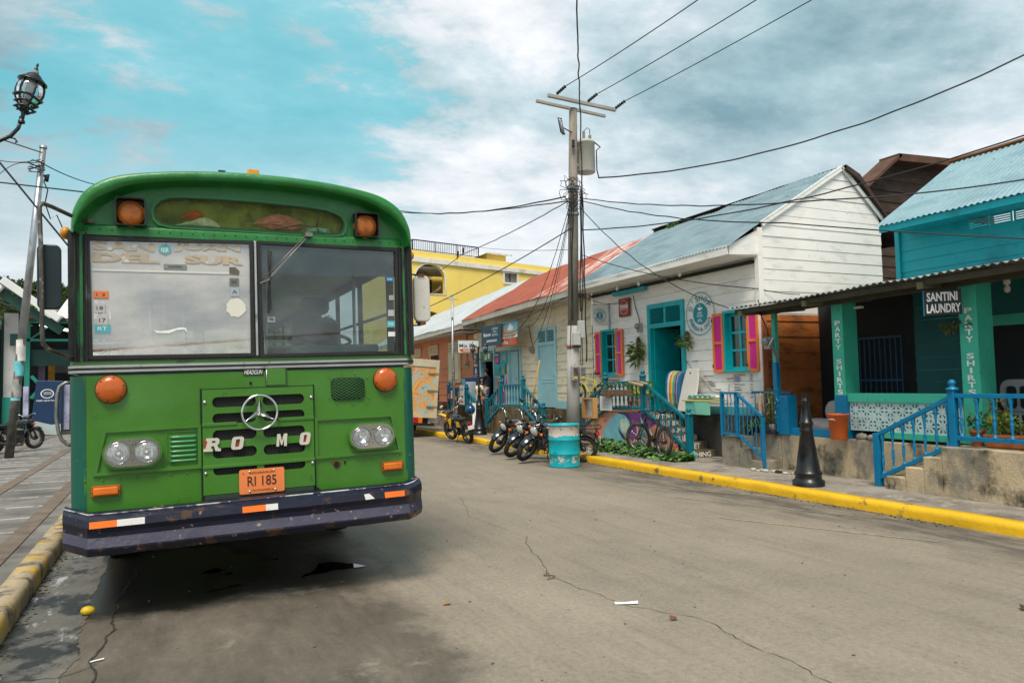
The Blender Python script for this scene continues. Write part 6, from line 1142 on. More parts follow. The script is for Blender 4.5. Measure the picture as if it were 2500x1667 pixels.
# windscreen frame: posts, centre bar, rubber surrounds
HL, HR_ = [(-1.088, 1.802), (-.040, 1.800), (-.036, 2.640), (-1.100, 2.618)], [(.030, 1.790), (1.070, 1.797), (1.086, 2.630), (.024, 2.642)]
wf = bpt('windscreen_frame', plate_mb(MB(), [(-1.19, 1.772), (1.19, 1.772), (1.19, 2.70), (-1.19, 2.70)], [HL, HR_], BF, -.03, .006), BFR, None, .003)
for Hh in (HL, HR_):
    o_ = [(p[0]+(.014 if i in (1, 2) else -.014), p[1]+(.014 if i in (2, 3) else -.014)) for i, p in enumerate(Hh)]
    i_ = [(p[0]-(.010 if i in (1, 2) else -.010), p[1]-(.010 if i in (2, 3) else -.010)) for i, p in enumerate(Hh)]
    bpt('rubber_seal', plate_mb(MB(), o_, [i_], BF, .0, .016), RUB, wf, .004)
b = MB()
for sx in (-1, 1):
    for (x, w_, m) in ((1.185, .012, 0), (1.150, .018, 1), (1.115, .010, 0)): b.box(min(sx*x, sx*(x-w_)), max(sx*x, sx*(x-w_)), -.022, .0, 1.775, 2.66, m)
bpt('post_strips', b, [RUB, mat('bus_green_worn', (.02, .15, .04), .5, var=.3, dirt=((.02, .02, .02), .35, 5, .05, (3, 3, .6)))], wf)
bpt('centre_strip', MB().box(-.014, .002, -.02, -.005, 1.79, 2.65), ALU, wf, .003)
for sx in (-1, 1):
    for y0, y1 in ((0, .1), (.55, .63)): bpt('corner_post', MB().box(min(sx*1.19, sx*1.222), max(sx*1.19, sx*1.222), y0, y1, 1.775, 2.67), BFR)
GLW = glass('windscreen_cloud_haze', (.80, .82, .80), (.60, .585, .57), .50, .015, .30, 1.3, 6); GRW = glass('windscreen_clear', (.66, .80, .80), (.38, .44, .46), .12, .01, .02, 1.3, 6)  # left pane: cloud reflections painted in as patches of pale haze
bpt('windscreen_pane', MB().add([tuple(BF @ Vector((x, z, -.004))) for x, z in HL], [(0, 1, 2, 3)]), GLW, label='hazy windscreen pane with painted-in cloud reflections and an old lettered banner')
bpt('windscreen_pane', MB().add([tuple(BF @ Vector((x, z, -.004))) for x, z in HR_], [(0, 1, 2, 3)]), GRW, label='clear windscreen pane before the driver')
b = MB().add([(.03, .009, 2.41), (1.08, .009, 2.41), (1.085, .009, 2.63), (.025, .009, 2.64)], [(0, 1, 2, 3)]); bpt('sun_strip', b, glass('sun_strip_tint', (.12, .22, .27), (.05, .10, .13), .25, .02, .04))
# windscreen stickers
def stick(x0, x1, z0, z1, c, txt=None, tc_=None, shape=None, nm='sticker'):
    o = bpt(nm, MB().poly(shape or rc(x0, x1, z0, z1), BF, .0, .002), mat('sticker_%d%d%d' % tuple(int(v*99) for v in c), c, .5, var=.08, bump=0))
    if txt: bpt('lettering', text_mb(MB(), txt, BF, x0+(x1-x0)*.2, x1-(x1-x0)*.2, z0+(z1-z0)*.3, z1-(z1-z0)*.3, .001, .0025), tc_ or INK, o)
    return o
OLD = mat('old_lettering', (.48, .40, .30), .8, var=.12, bump=0, scale=12, dirt=((.62, .60, .58), .22, 7, .02))
b = MB(); text_mb(b, 'SAN', BF, -1.075, -.69, 2.545, 2.605, .001, .0, 0, .03); text_mb(b, 'JUAN', BF, -.565, -.11, 2.555, 2.615, .001, .0, 0, .03); text_mb(b, 'DEL', BF, -1.075, -.655, 2.462, 2.528, .001, .0, 0, .06); text_mb(b, 'SUR', BF, -.49, -.09, 2.468, 2.534, .001, .0, 0, .06); bpt('banner_lettering', b, OLD, label='faded tan words SAN JUAN DEL SUR')
stick(-.66, -.58, 2.52, 2.60, (.10, .38, .38), 'NSR', PW, [( -.62+.045*math.cos(i*1.0472+.5), 2.565+.040*math.sin(i*1.0472+.5)) for i in range(6)])
stick(-.63, -.48, 2.425, 2.46, (.22, .24, .22), 'HUANGHAI'); stick(-.19, -.12, 2.40, 2.445, (.13, .10, .08), None, None, [(-.19, 2.40), (-.125, 2.395), (-.12, 2.425), (-.15, 2.452), (-.19, 2.45)]); stick(-.19, -.125, 2.31, 2.37, (.16, .18, .15), 'GNC'); stick(-.185, -.125, 2.235, 2.30, (.42, .46, .48), 'A', INKB)
stick(-.22, -.08, 2.08, 2.22, (.72, .70, .60), None, None, [(-.148+(.068+.006*math.sin(k*2.7))*math.cos(k*.35), 2.150+(.070+.005*math.sin(k*3.3))*math.sin(k*.35)) for k in range(18)])
stick(-1.07, -.98, 2.21, 2.258, (.78, .20, .06), '1 2'); stick(-1.065, -1.00, 2.11, 2.17, (.48, .47, .45), '18'); stick(-1.05, -.985, 2.02, 2.09, (.50, .48, .47), '17'); stick(-1.065, -.97, 1.968, 2.028, (.08, .42, .50), 'RT', PW)
bpt('paint_splash', MB().poly([(-.70, 1.985), (-.68, 1.965), (-.60, 1.963), (-.55, 1.985), (-.50, 1.99), (-.48, 1.965), (-.49, 2.0), (-.53, 2.005), (-.60, 1.985), (-.66, 1.978)], BF, 0, .002), PW)
stick(1.0, 1.065, 2.37, 2.41, (.02, .16, .38), 'PASS', PW); stick(1.0, 1.065, 2.00, 2.05, (.10, .46, .55), 'PASE', PW); stick(1.005, 1.07, 1.925, 1.962, (.78, .80, .80)); stick(.075, .13, 2.04, 2.085, (.28, .33, .34), '186'); stick(1.02, 1.065, 2.22, 2.26, (.35, .35, .36)); stick(1.01, 1.06, 2.09, 2.14, (.45, .46, .47))
b = MB()
for i in range(2): b.rect(.06, .25, 1.93-.018*i, 1.938-.018*i, BF, -.001, .001)
bpt('pass_lines', b, INK); bpt('defroster_line', MB().rect(-1.075, -.16, 2.398, 2.412, BF, 0, .001), mat('line_white', (.66, .65, .64), .6, bump=0))
# roof cap with the visor
GLS_ = [(-.684, 2.83), (-.675, 2.87), (-.64, 2.912), (-.58, 2.935), (-.496, 2.943), (-.25, 2.948), (.025, 2.945), (.30, 2.936), (.525, 2.918), (.60, 2.895), (.645, 2.87), (.668, 2.83), (.664, 2.78), (.639, 2.745), (.56, 2.733), (.3, 2.731), (0, 2.735), (-.3, 2.737), (-.554, 2.738), (-.64, 2.752), (-.675, 2.785)]
OUT = [(-1.212, 2.655), (-1.208, 2.75), (-1.19, 2.832), (-1.13, 2.945), (-1.027, 3.026), (-.90, 3.075), (-.70, 3.112), (-.493, 3.137), (-.25, 3.153), (0, 3.158)]
INN = [(-1.198, 2.655), (-1.165, 2.76), (-1.115, 2.835), (-1.055, 2.895), (-.956, 2.955), (-.86, 2.998), (-.70, 3.035), (-.494, 3.062), (-.25, 3.078), (0, 3.084)]
mir = lambda L: L+[(-x, z) for x, z in L[-2::-1]]
def dens(L, k=4):
    P = []
    for i in range(len(L)-1):
        p0, p1, p2, p3 = [Vector(L[min(max(j, 0), len(L)-1)]) for j in (i-1, i, i+1, i+2)]
        for j in range(k): t = j/k; P.append(tuple(.5*((2*p1)+(-p0+p2)*t+(2*p0-5*p1+4*p2-p3)*t*t+(-p0+3*p1-3*p2+p3)*t**3)))
    return P+[L[-1]]
OUT, INN = dens(mir(OUT)), dens(mir(INN))
def scl(L, s, y, dz=0, cz_=2.655): return [(x*s, y, cz_+(z-cz_)*s+dz) for x, z in L]
b = MB(); rows = [scl(OUT, 1.004, 9.2), scl(OUT, 1.004, .35), scl(OUT, 1.0, .10), scl(OUT, .990, -.04, -.004), scl(OUT, .978, -.115, -.012), scl(OUT, .968, -.135, -.022), scl(INN, .985, -.130, -.012), scl(INN, .978, -.10, -.006), scl(INN, .968, -.04, -.002), scl(INN, .950, .0, 0), scl(INN, .93, .012, 0)]
b.strip(rows, 0, True); L_ = scl(INN, .93, .012, 0); n = len(L_); plate_mb(b, [(p[0], p[2]) for p in L_], [[(x*1.012, 2.838+(z-2.838)*1.05) for x, z in GLS_]], BF, -.014, -.010, 0)
b.add(scl(OUT, 1.004, 9.19), [tuple(range(len(OUT)))]); bpt('roof', b, BGR)
b = MB(); rows = []
for z, y in ((2.655, -.012), (2.70, -.014), (2.722, -.006), (2.728, .013)): rows.append([(-1.195+2.39*i/30, y+(.05 if i in (0, 30) else 0), z) for i in range(31)])
b.strip(rows, 0, True); b.box(-1.2, 1.2, -.016, .0, 2.648, 2.664); bpt('header', b, BGR)
b = MB(); [b.lathe([(.006, 0), (.005, .005), (0, .006)], BF @ Matrix.Translation((-1.1+.0735*i, 2.688, .014)), 8) for i in range(31)]; bpt('rivets', b, BGR)
# destination window
gl_ = GLS_
o_ = [(x*1.035, 2.838+(z-2.838)*1.19) for x, z in gl_]; dw = bpt('destination_window_frame', plate_mb(MB(), o_, [gl_], BF, -.02, .014), BGR, None, .006)
bpt('destination_glass', MB().poly(gl_, BF, .002, .004), glass('dest_glass', (.88, .92, .80), (.30, .36, .16), .06, .05, -.5), dw); bpt('destination_seal', plate_mb(MB(), [(x*1.008, 2.838+(z-2.838)*1.05) for x, z in gl_], [[(x*.99, 2.838+(z-2.838)*.94) for x, z in gl_]], BF, .006, .017), mat('seal_green_dark', (.01, .05, .02), .6), dw)
bpt('destination_box', MB().box(-.74, .74, .055, .06, 2.70, 2.98), mat('box_olive', (.34, .34, .12), .8, var=.5, scale=5, dirt=((.05, .06, .03), .4, 3, .1)), dw)
b = MB(); b.tube([BF @ Vector(p) for p in ((.12, 2.742, .006), (.22, 2.775, .006), (.33, 2.80, .006), (.46, 2.785, .006), (.47, 2.735, .006))], .005, 5).tube([BF @ Vector(p) for p in ((.455, 2.90, .006), (.47, 2.85, .006), (.455, 2.79, .006))], .008, 5); bpt('sealant', b, mat('sealant_brown', (.08, .06, .04), .8), dw)
for nm, c, pts, lab, cat in (('plastic_bag', (.85, .84, .80), [(-.55, 2.745), (-.50, 2.76), (-.42, 2.79), (-.34, 2.825), (-.26, 2.80), (-.22, 2.745)], 'crumpled white bag behind the destination window of the bus', 'bag'), ('red_cloth', (.75, .12, .05), [(-.50, 2.80), (-.45, 2.86), (-.38, 2.87), (-.33, 2.83), (-.42, 2.80)], 'small red cloth behind the destination window of the bus', 'cloth'), ('pink_bag', (.85, .26, .30), [(.0, 2.79), (.08, 2.85), (.20, 2.88), (.33, 2.85), (.40, 2.80), (.30, 2.75), (.15, 2.755)], 'crumpled pink plastic bag behind the destination window of the bus', 'bag'), ('plastic_bottle', (.25, .65, .75), [(.40, 2.745), (.42, 2.79), (.58, 2.785), (.585, 2.742)], 'blue and white bottle behind the destination window of the bus', 'bottle')):
    b = MB(); cxx = sum(p[0] for p in pts)/len(pts)-.06*0; czz = sum(p[1] for p in pts)/len(pts); P = [(p[0]-.02, p[1]) for p in pts]; n = len(P); P2 = []
    for i in range(n):
        a, c2 = Vector(P[i]), Vector(P[(i+1) % n]); P2 += [a, a.lerp(c2, .5)+Vector((0, .006))]
    rr_ = []; rdd = random.Random(len(nm))
    for k in range(5): s = 1-k*.22; rr_.append([(cxx-.02+(p.x-cxx+.02)*s, .045-.025*math.sin(k*.4)+rdd.uniform(-.006, .006), czz+(p.y-czz)*s) for p in P2])
    b.strip(rr_, 0, False, True); b.add(rr_[-1], [tuple(range(len(P2)))]); t = solo(nm, MB().add([tuple(BM @ Vector(v)) for v in b.v], b.f), mat(nm+'_col', c, .5, var=.35, scale=14, bump=.6), lab, cat)
# roof flashing lamps in their hoods
for sx in (-1, 1):
    cx_ = sx*.832; x0, x1 = (-.932, -.738) if sx < 0 else (.744, .938)
    o = bpt('lamp_hood', plate_mb(MB(), rrect(x0, x1, 2.715, 2.912, .02), [rrect(x0+.010, x1-.010, 2.72, 2.902, .02)], BF, -.06, .075), mat('hood_black', (.012, .013, .012), .5, bump=.2), None, .003)
    bpt('hood_back', MB().rect(x0, x1, 2.715, 2.91, BF, -.0, .004), mat('hood_black', (.012, .013, .012)), o)
    Ml = BF @ Matrix.Translation((cx_, 2.805, .004)); lo = bpt('flashing_lamp', MB().lathe([(.092, .0), (.092, .03), (.084, .042), (.05, .05), (0, .054)], Ml, 36), mat('amber_dark', (.42, .12, .008), .3, var=.15, scale=8, bump=.1, bs=70, dirt=((.16, .05, .01), .3, 5, .08)))
    b = MB(); [b.lathe([(.006, .036), (0, .048)], Ml @ Matrix.Translation((.083*math.cos(k*.785), .083*math.sin(k*.785), 0)), 6) for k in range(8)]; bpt('screw', b, RUB, lo)
    b = MB()
    for k in range(-8, 9): z = k*.0095; h = math.sqrt(max(0, .078**2-z*z)); b.tube([Ml @ Vector((-h, z, .046)), Ml @ Vector((0, z, .053)), Ml @ Vector((h, z, .046))], .0014, 3)
    bpt('lens_ribs', b, AMB, lo)
o = bpt('roof_beacon', MB().add([(-.055, .02, 3.15), (.045, .02, 3.15), (.045, .12, 3.15), (-.055, .12, 3.15), (-.042, .03, 3.215), (.038, .03, 3.212), (.038, .11, 3.21), (-.042, .11, 3.215)], [(0, 1, 5, 4), (1, 2, 6, 5), (2, 3, 7, 6), (3, 0, 4, 7), (4, 5, 6, 7)]), mat('beacon_amber', (.62, .26, .01), .35), None, .008); bpt('beacon_base', MB().box(-.06, .05, .015, .125, 3.135, 3.155), RUB, o)
bpt('roof_bracket', MB().box(-.25, -.20, .05, .08, 3.14, 3.19).box(.22, .30, .05, .08, 3.14, 3.165), RUB)
for sx, z in ((-1, 2.665), (1, 2.60)): bpt('side_marker', MB().ball((sx*1.245, .12, z+.01), (.035, .05, .045), 12), mat('beacon_amber', (.62, .26, .01)))
o = bpt('loudspeaker', MB().lathe([(.02, .0), (.035, .05), (.05, .1), (.09, .14), (.10, .145), (.09, .13), (0, .05)], Matrix.Translation((1.24, .9, 2.86)) @ Matrix.Rotation(R(95), 4, 'X'), 20), mat('horn_grey', (.40, .42, .40), .5))
# wiper
wp = bpt('wiper', MB().tube([BF @ Vector((.400, 2.722, .03)), BF @ Vector((.06, 2.335, .045))], .007, 6).tube([BF @ Vector((.372, 2.715, .03)), BF @ Vector((.045, 2.36, .045))], .0045, 6).bar(BF @ Vector((.24, 2.545, .044)), BF @ Vector((.10, 2.385, .05)), .016, .008, 0, (0, 1, 0)).box(.36, .415, -.05, -.01, 2.70, 2.73).bar(BF @ Vector((.02, 2.33, .045)), BF @ Vector((.09, 2.36, .045)), .018, .012), mat('wiper_metal', (.22, .21, .19), .4, .6, var=.2))
b = MB().bar(BF @ Vector((.108, 2.575, .02)), BF @ Vector((.080, 2.108, .02)), .011, .02, 0, (0, 1, 0)).bar(BF @ Vector((.092, 2.59, .03)), BF @ Vector((.098, 2.13, .03)), .006, .012, 0, (0, 1, 0)); bpt('blade', b, RUB, wp)
# bumper
prof = [(-.10, .765), (-.205, .752), (-.235, .738), (-.252, .728), (-.262, .680), (-.240, .645), (-.236, .612), (-.262, .548), (-.262, .535), (-.235, .492), (-.18, .485)]
b = MB(); xs_ = [-1.255, -1.17, -1.10]+[-1.0+.1*i for i in range(21)]+[1.065, 1.13, 1.205]
def swp(x):
    a = abs(x); e = max(0, (a-1.09)/.15); return .16*min(e, 1.2), .030*min(e, 1.2)
for k in range(len(prof)-1):
    rows = []
    for x in xs_:
        row = []
        for (y, z) in prof[k:k+2]: dy, dz = swp(x); row.append((x, y+dy+.003*noise.noise(Vector((x*4, z*9, 0))), z+dz+.003*noise.noise(Vector((x*5, z*3, 3)))))
        rows.append(row)
    b.strip(rows, 1 if k == 6 else 0, False)
bpt('bumper', b, [NAVY, NAVL]); bpt('bumper_edge', MB().tube([(x, -.10-.10+swp(x)[0], .758+swp(x)[1]) for x in xs_], .006, 5), mat('edge_scraped', (.45, .45, .47), .5, var=.5, scale=9, dirt=((.03, .03, .06), .5, 6, .03)))
for x0, x1, c in ((-1.088, -.929, 0), (-.929, -.766, 1), (-.153, .004, 0), (.004, .087, 1), (.869, 1.025, 0), (.711, .79, 1)):
    sl_ = (-.262+.252)/(.676-.728); V = [(x0, -.2555, .722), (x1, -.2555, .722), (x1, -.2655, .680), (x0, -.2655, .680)]
    if x0 == .711: V = [(.711, -.2555, .722), (.75, -.2555, .724), (.79, -.2655, .684), (.72, -.2655, .681)]
    bpt('reflector_tape', MB().add(V, [(3, 2, 1, 0)]), mat('tape_orange', (.85, .17, .01), .4, var=.1, bump=.1, dirt=((.6, .5, .4), .06, 14, .02)) if c == 0 else mat('tape_white', (.70, .68, .66), .45, var=.05, bump=.1, dirt=((.4, .35, .3), .1, 14, .02)))
# mirrors, handrail
ARM = mat('arm_worn', (.10, .085, .075), .45, .5, var=.5, scale=8, dirt=((.42, .38, .32), .3, 14, .04))
ma = bpt('mirror_arm', MB().tube([(-1.10, -.02, 2.735), (-1.18, -.06, 2.755), (-1.29, -.2, 2.785), (-1.33, -.28, 2.785), (-1.345, -.3, 2.76), (-1.345, -.3, 2.72), (-1.335, -.3, 2.3), (-1.335, -.3, 1.95), (-1.33, -.3, 1.88), (-1.305, -.25, 1.845), (-1.22, -.06, 1.805), (-1.18, 0, 1.80)], .0135, 10), ARM); bpt('arm_bracket', MB().box(-1.13, -1.06, -.03, -.01, 2.725, 2.75), ARM, ma)
M_ = frame((0, -.27, 0), (1, 0, 0), (0, 0, 1)); o = bpt('side_mirror', MB().poly(rrect(-1.368, -1.235, 2.105, 2.525, .035), M_, -.06, -.01), mat('mirror_black', (.006, .018, .022), .35, var=.2, bump=.05), ma, .008)
ra = bpt('mirror_arm', MB().tube([(1.20, .12, 2.46), (1.34, .18, 2.455)], .008, 6).tube([(1.20, .12, 2.02), (1.34, .18, 2.03)], .008, 6), ARM)
bpt('side_mirror', MB().poly(rrect(1.278, 1.42, 2.055, 2.448, .045), frame((0, .18, 0), (1, 0, 0), (0, 0, 1)), 0, .05), mat('mirror_rusty_white', (.66, .63, .57), .5, var=.06, scale=6, dirt=((.45, .20, .06), .1, 7, .03), dirt2=((.35, .2, .1), .06, 18, .02)), ra, .012)
bpt('mirror_clamp', MB().box(1.31, 1.37, .12, .2, 2.44, 2.462).box(1.32, 1.37, .12, .2, 2.03, 2.058), mat('rust_brown', (.14, .05, .015)), ra)
bpt('grab_rail', MB().tube([(-1.222, .2, 1.635), (-1.26, .2, 1.635), (-1.295, .2, 1.61), (-1.31, .2, 1.55), (-1.315, .2, 1.40), (-1.305, .2, 1.30), (-1.285, .2, 1.24), (-1.25, .2, 1.205), (-1.222, .2, 1.20)], .0125, 8), mat('grab_worn', (.30, .29, .26), .35, .7, var=.3, scale=9, dirt=((.05, .04, .03), .25, 8, .05)))
# coach body with window openings, interior
b = MB()
for sx in (-1, 1):
    x0, x1 = sorted((sx*1.222, sx*1.19))
    for i in range(9): b.box(x0, x1, .60+i*1.06, .68+i*1.06, 1.77, 2.66)
    b.box(x0, x1, .1, 9.2, 2.56, 2.66).box(x0, x1, .6, 9.2, 1.77, 1.80).box(x0, x1, .6, 9.2, 2.16, 2.18)
b.box(-1.2, 1.2, 9.15, 9.2, 1.7, 2.0).box(-1.2, -.9, 9.15, 9.2, 2.0, 2.66).box(.9, 1.2, 9.15, 9.2, 2.0, 2.66).box(-.1, .1, 9.15, 9.2, 2.0, 2.66); bpt('side_frame', b, BFR)
bpt('interior_lining', MB().box(-1.18, 1.18, .3, 9.1, 2.64, 2.66).box(-1.18, 1.18, .14, 9.1, 1.02, 1.06).box(-1.19, -1.17, .3, 9.1, 1.06, 1.76).box(1.17, 1.19, .3, 9.1, 1.06, 1.76), mat('lining_grey', (.55, .57, .57), .7, var=.2))
for sx in (-1, 1): bpt('side_glass', MB().add([(sx*1.206, .66, 1.8), (sx*1.206, 9.1, 1.8), (sx*1.206, 9.1, 2.56), (sx*1.206, .66, 2.56)], [(0, 1, 2, 3)]), glass('side_glass', (.9, .95, .93), (.5, .52, .5), .04, .02, -.5))
SEAT = mat('seat_dark', (.06, .068, .07), .55, var=.2)
for i in range(4):
    for sx in (-1, 1):
        y = 2.3+i*1.4; o = bpt('passenger_seat', MB().box(min(sx*.25, sx*1.1), max(sx*.25, sx*1.1), y, y+.45, 1.35, 1.45).box(min(sx*.25, sx*1.1), max(sx*.25, sx*1.1), y+.42, y+.52, 1.40, 1.98), SEAT, None, .03); bpt('handle', MB().tube([(sx*.25, y+.5, 1.95), (sx*.25, y+.5, 2.06), (sx*1.1, y+.5, 2.06), (sx*1.1, y+.5, 1.95)], .015, 6), ALU, o)
o = bpt('driver_seat', MB().poly(rrect(.42, .84, 1.30, 2.17, .09), BF, -1.15, -1.03), SEAT, None, .03); bpt('seat_cushion', MB().box(.33, .79, .65, 1.12, 1.30, 1.42), SEAT, o, .03); bpt('headrest', MB().poly(rrect(.50, .76, 2.20, 2.36, .06), BF, -1.15, -1.06), SEAT, o, .02)
Mw = Matrix.Translation((.56, .52, 1.93)) @ Matrix.Rotation(R(18), 4, 'X'); b = MB().tube([Mw @ Vector((.25*math.cos(a), .25*math.sin(a), 0)) for a in [i*math.pi/20 for i in range(40)]], .016, 8, closed=True)
for k in range(3): a = k*2.094+.5; b.tube([Mw @ Vector((0, 0, -.03)), Mw @ Vector((.25*math.cos(a), .25*math.sin(a), 0))], .011, 6)
b.tube([Mw @ Vector((0, 0, -.02)), (.60, .40, 1.3)], .03, 8); bpt('steering_wheel', b, RUB)
bpt('dashboard', MB().box(-1.15, 1.15, .06, .42, 1.45, 1.80).box(.25, .95, .08, .36, 1.80, 1.87), mat('dash_teal_grey', (.13, .19, .19), .6, var=.2), None, .02)
b = MB()
for x, y in ((-.72, .9), (-.45, 1.6), (.27, 1.7), (-.3, 3.4), (.3, 3.4), (.95, .9)): b.tube([(x, y, 1.06), (x, y, 2.62)], .016, 8)
b.tube([(-1.15, 1.0, 1.95), (-.72, .9, 1.95), (-.45, 1.6, 1.95)], .014, 6).tube([(-.6, .9, 2.56), (-.6, 8, 2.56)], .014, 6); bpt('grab_poles', b, ALU)
bpt('purple_curtain', MB().strip([[(.62+.02*i, 2.2+.02*math.sin(i*1.8), z) for i in range(14)] for z in (1.9, 2.3)]), mat('curtain_purple', (.16, .03, .20), .8))
bpt('side_corner_glass', MB().add([(-1.21, .12, 1.8), (-1.21, .55, 1.8), (-1.21, .55, 2.6), (-1.21, .12, 2.6)], [(0, 1, 2, 3)]).add([(1.21, .12, 1.8), (1.21, .55, 1.8), (1.21, .55, 2.6), (1.21, .12, 2.6)], [(0, 1, 2, 3)]), glass('side_glass', (.9, .95, .93), (.5, .52, .5), .04, .02, -.5))
# houses behind the viewer, seen only in the windscreen
rh = thing('street_house', 'low house with an orange ridge across the street behind the viewer', 'house', (-6, -16, 0)); part('wall', MB().box(-14, 8.8, -18, -16, 0, 1.8), CREAM, rh); part('roof', MB().add([(-14.5, -15.2, 1.75), (9, -15.2, 1.85), (9, -18, 3.85), (-14.5, -18, 1.9)], [(0, 1, 2, 3)]), mat('roof_silver', (.6, .62, .62), .4, .2, var=.35, scale=2), rh); part('ridge', MB().bar((-14.5, -17.9, 1.93), (9, -17.9, 3.9), .25, .08), mat('ridge_orange', (.75, .16, .03), .6), rh)
# ------------------------------------------------------------------ vehicles and small things
BLK = mat('black_plastic', (.014, .014, .015), .4, var=.2, bump=.1); TYR = mat('tyre_dusty', (.03, .028, .025), .85, var=.3, scale=10, bump=.6, bs=60, dirt=((.12, .10, .075), .25, 6, .08)); ENG = mat('engine_metal', (.10, .095, .09), .45, .7, var=.4, scale=14, bump=.3)
CH2 = mat('chrome_small', (.6, .6, .6), .2, 1.0, bump=0); TNK = mat('tank_black', (.012, .013, .017), .18, coat=.6, bump=0); SEATB = mat('seat_black', (.018, .018, .018), .65, bump=.2); FRB = mat('frame_black', (.015, .015, .015), .4)
LNS = glass('moto_lens', (.9, .9, .9), (.8, .8, .8), .45, .1, .08)
def mwheel(t, M, R_=.30, wd=.05, nsp=18, hub=True, tyre=TYR, knob=True):
    Q = M @ Matrix.Rotation(R(90), 4, 'X'); prof = [(R_-.075, -wd*.7), (R_-.03, -wd), (R_-.006, -wd*.55), (R_, 0), (R_-.006, wd*.55), (R_-.03, wd), (R_-.075, wd*.7)]
    b = MB().lathe(prof, Q, 40)
    if knob:
        for k in range(36):
            for s in (-1, 0, 1): a = k*math.pi/18+s*.087*abs(s); b.cb((0, 0, 0), (.024, .028, .014), 0, Q @ Matrix.Rotation(a, 4, 'Z') @ Matrix.Translation((R_-.004-.008*abs(s), 0, s*wd*.62)))
    o = part('wheel', b, tyre, t); part('rim', MB().lathe([(R_-.075, -wd*.6), (R_-.09, -wd*.3), (R_-.09, wd*.3), (R_-.075, wd*.6)], Q, 32), mat('rim_grey', (.13, .13, .13), .35, .8, bump=0), o)
    b = MB()
    for k in range(nsp): a = 2*math.pi*k/nsp; a2 = a+(.35 if k % 2 else -.35); z = .03 if k % 2 else -.03; b.tube([Q @ Vector((.035*math.cos(a), .035*math.sin(a), z)), Q @ Vector(((R_-.085)*math.cos(a2), (R_-.085)*math.sin(a2), 0))], .0025, 3, 0, False)
    part('spokes', b, CH2, o); part('hub', MB().lathe([(.0, -.06), (.05, -.055), (.06, -.02), (.06, .03), (.04, .055), (0, .06)], Q, 16), ENG, o); return o
def motorcycle(name, label, rear, front, lean, steer, style='road', scale=.87, group=None):
    rear, front = Vector(rear), Vector(front); d = (front-rear); a = math.atan2(d.y, d.x)
    base = Matrix.Translation(rear) @ Matrix.Rotation(a, 4, 'Z') @ Matrix.Rotation(R(lean), 4, 'X') @ Matrix.Scale(scale, 4)
    t = thing(name, label, 'motorcycle', local=base, group=group); WB = d.length/scale; Rw = .30
    mwheel(t, Matrix.Translation((0, 0, Rw)), Rw, .07)
    rk = R(27); hd = Vector((WB-.33, 0, .82)); S = Matrix.Translation((WB-.24, 0, .68)) @ Matrix.Rotation(-rk, 4, 'Y') @ Matrix.Rotation(R(steer), 4, 'Z')
    # steering local: origin on the steering axis, z up the axis
    def sp(x, y, z): return S @ Vector((x, y, z))
    axle = (.06, 0, -.40)
    fwheelM = S @ Matrix.Translation(axle) @ Matrix.Rotation(rk, 4, 'Y') @ Matrix.Identity(4)
    fk = part('fork', MB().tube([sp(.05, .085, .16), sp(.05, .085, -.12)], .020, 8).tube([sp(.05, .085, -.10), sp(.06, .085, -.42)], .027, 8).tube([sp(.05, -.085, .16), sp(.05, -.085, -.12)], .020, 8).tube([sp(.05, -.085, -.10), sp(.06, -.085, -.42)], .027, 8).cb((.03, 0, .12), (.10, .21, .03), 0, S).cb((.03, 0, -.06), (.10, .21, .03), 0, S), FRB if style != 'road' else mat('fork_dark', (.05, .05, .05), .3, .8), t)
    mwheel(t, fwheelM, Rw, .06)
    cx_, cz_ = axle[0], axle[2]; b = MB(); rows = []
    if style == 'trail':
        for i in range(9): u = -.1+i*.075; rows.append([sp(cx_+u+.05, y, cz_+.42-.3*abs(u-.1)**1.5) for y in (-.05, -.025, 0, .025, .05)])
        fcol = mat('moto_yellow', (.78, .42, .01), .35, bump=0)
    else:
        for i in range(13): an = R(20+i*11); rows.append([sp(cx_+(Rw+.03+.012*(1-abs(y)/.06))*math.cos(an), y, cz_+(Rw+.03+.012*(1-abs(y)/.06))*math.sin(an)) for y in (-.062, -.04, 0, .04, .062)])
        fcol = mat('fender_blueblack', (.012, .022, .035), .2, coat=.5, bump=0)
    part('front_fender', b.strip(rows), fcol, t)
    hb = part('handlebar', MB().tube([sp(.0, .36, .40), sp(.02, .27, .385), sp(.06, .15, .33), sp(.06, .06, .22), sp(.06, -.06, .22), sp(.06, -.15, .33), sp(.02, -.27, .385), sp(.0, -.36, .40)], .012, 8), CH2, t)
    for s in (-1, 1):
        part('grip', MB().tube([sp(.0, s*.37, .40), sp(.015, s*.26, .385)], .019, 8), BLK, hb); part('brake_lever', MB().tube([sp(.03, s*.22, .39), sp(.07, s*.26, .39), sp(.07, s*.38, .40)], .006, 5), CH2, hb)
        if not (style == 'plain'):
            m = part('mirror', MB().tube([sp(.03, s*.22, .39), sp(.05, s*.26, .5), sp(.03, s*.34, .58)], .006, 5), CH2, t); part('mirror_head', MB().ball((0, 0, 0), (.02, .065, .048), 14, 0, S @ Matrix.Translation((.02, s*.37, .60))), BLK if style == 'road' else WHT, m)
        part('indicator', MB().tube([sp(.06, s*.08, .06), sp(.07, s*.16, .06)], .008, 5).ball((0, 0, 0), (.04, .03, .035), 12, 0, S @ Matrix.Translation((.08, s*.18, .06))), AMB2, t)
    part('dials', MB().lathe([(.0, 0), (.045, .0), (.05, .05), (.045, .06), (0, .06)], S @ Matrix.Translation((.06, .055, .22)), 14).lathe([(.0, 0), (.045, .0), (.05, .05), (.045, .06), (0, .06)], S @ Matrix.Translation((.06, -.055, .22)), 14), BLK, t)
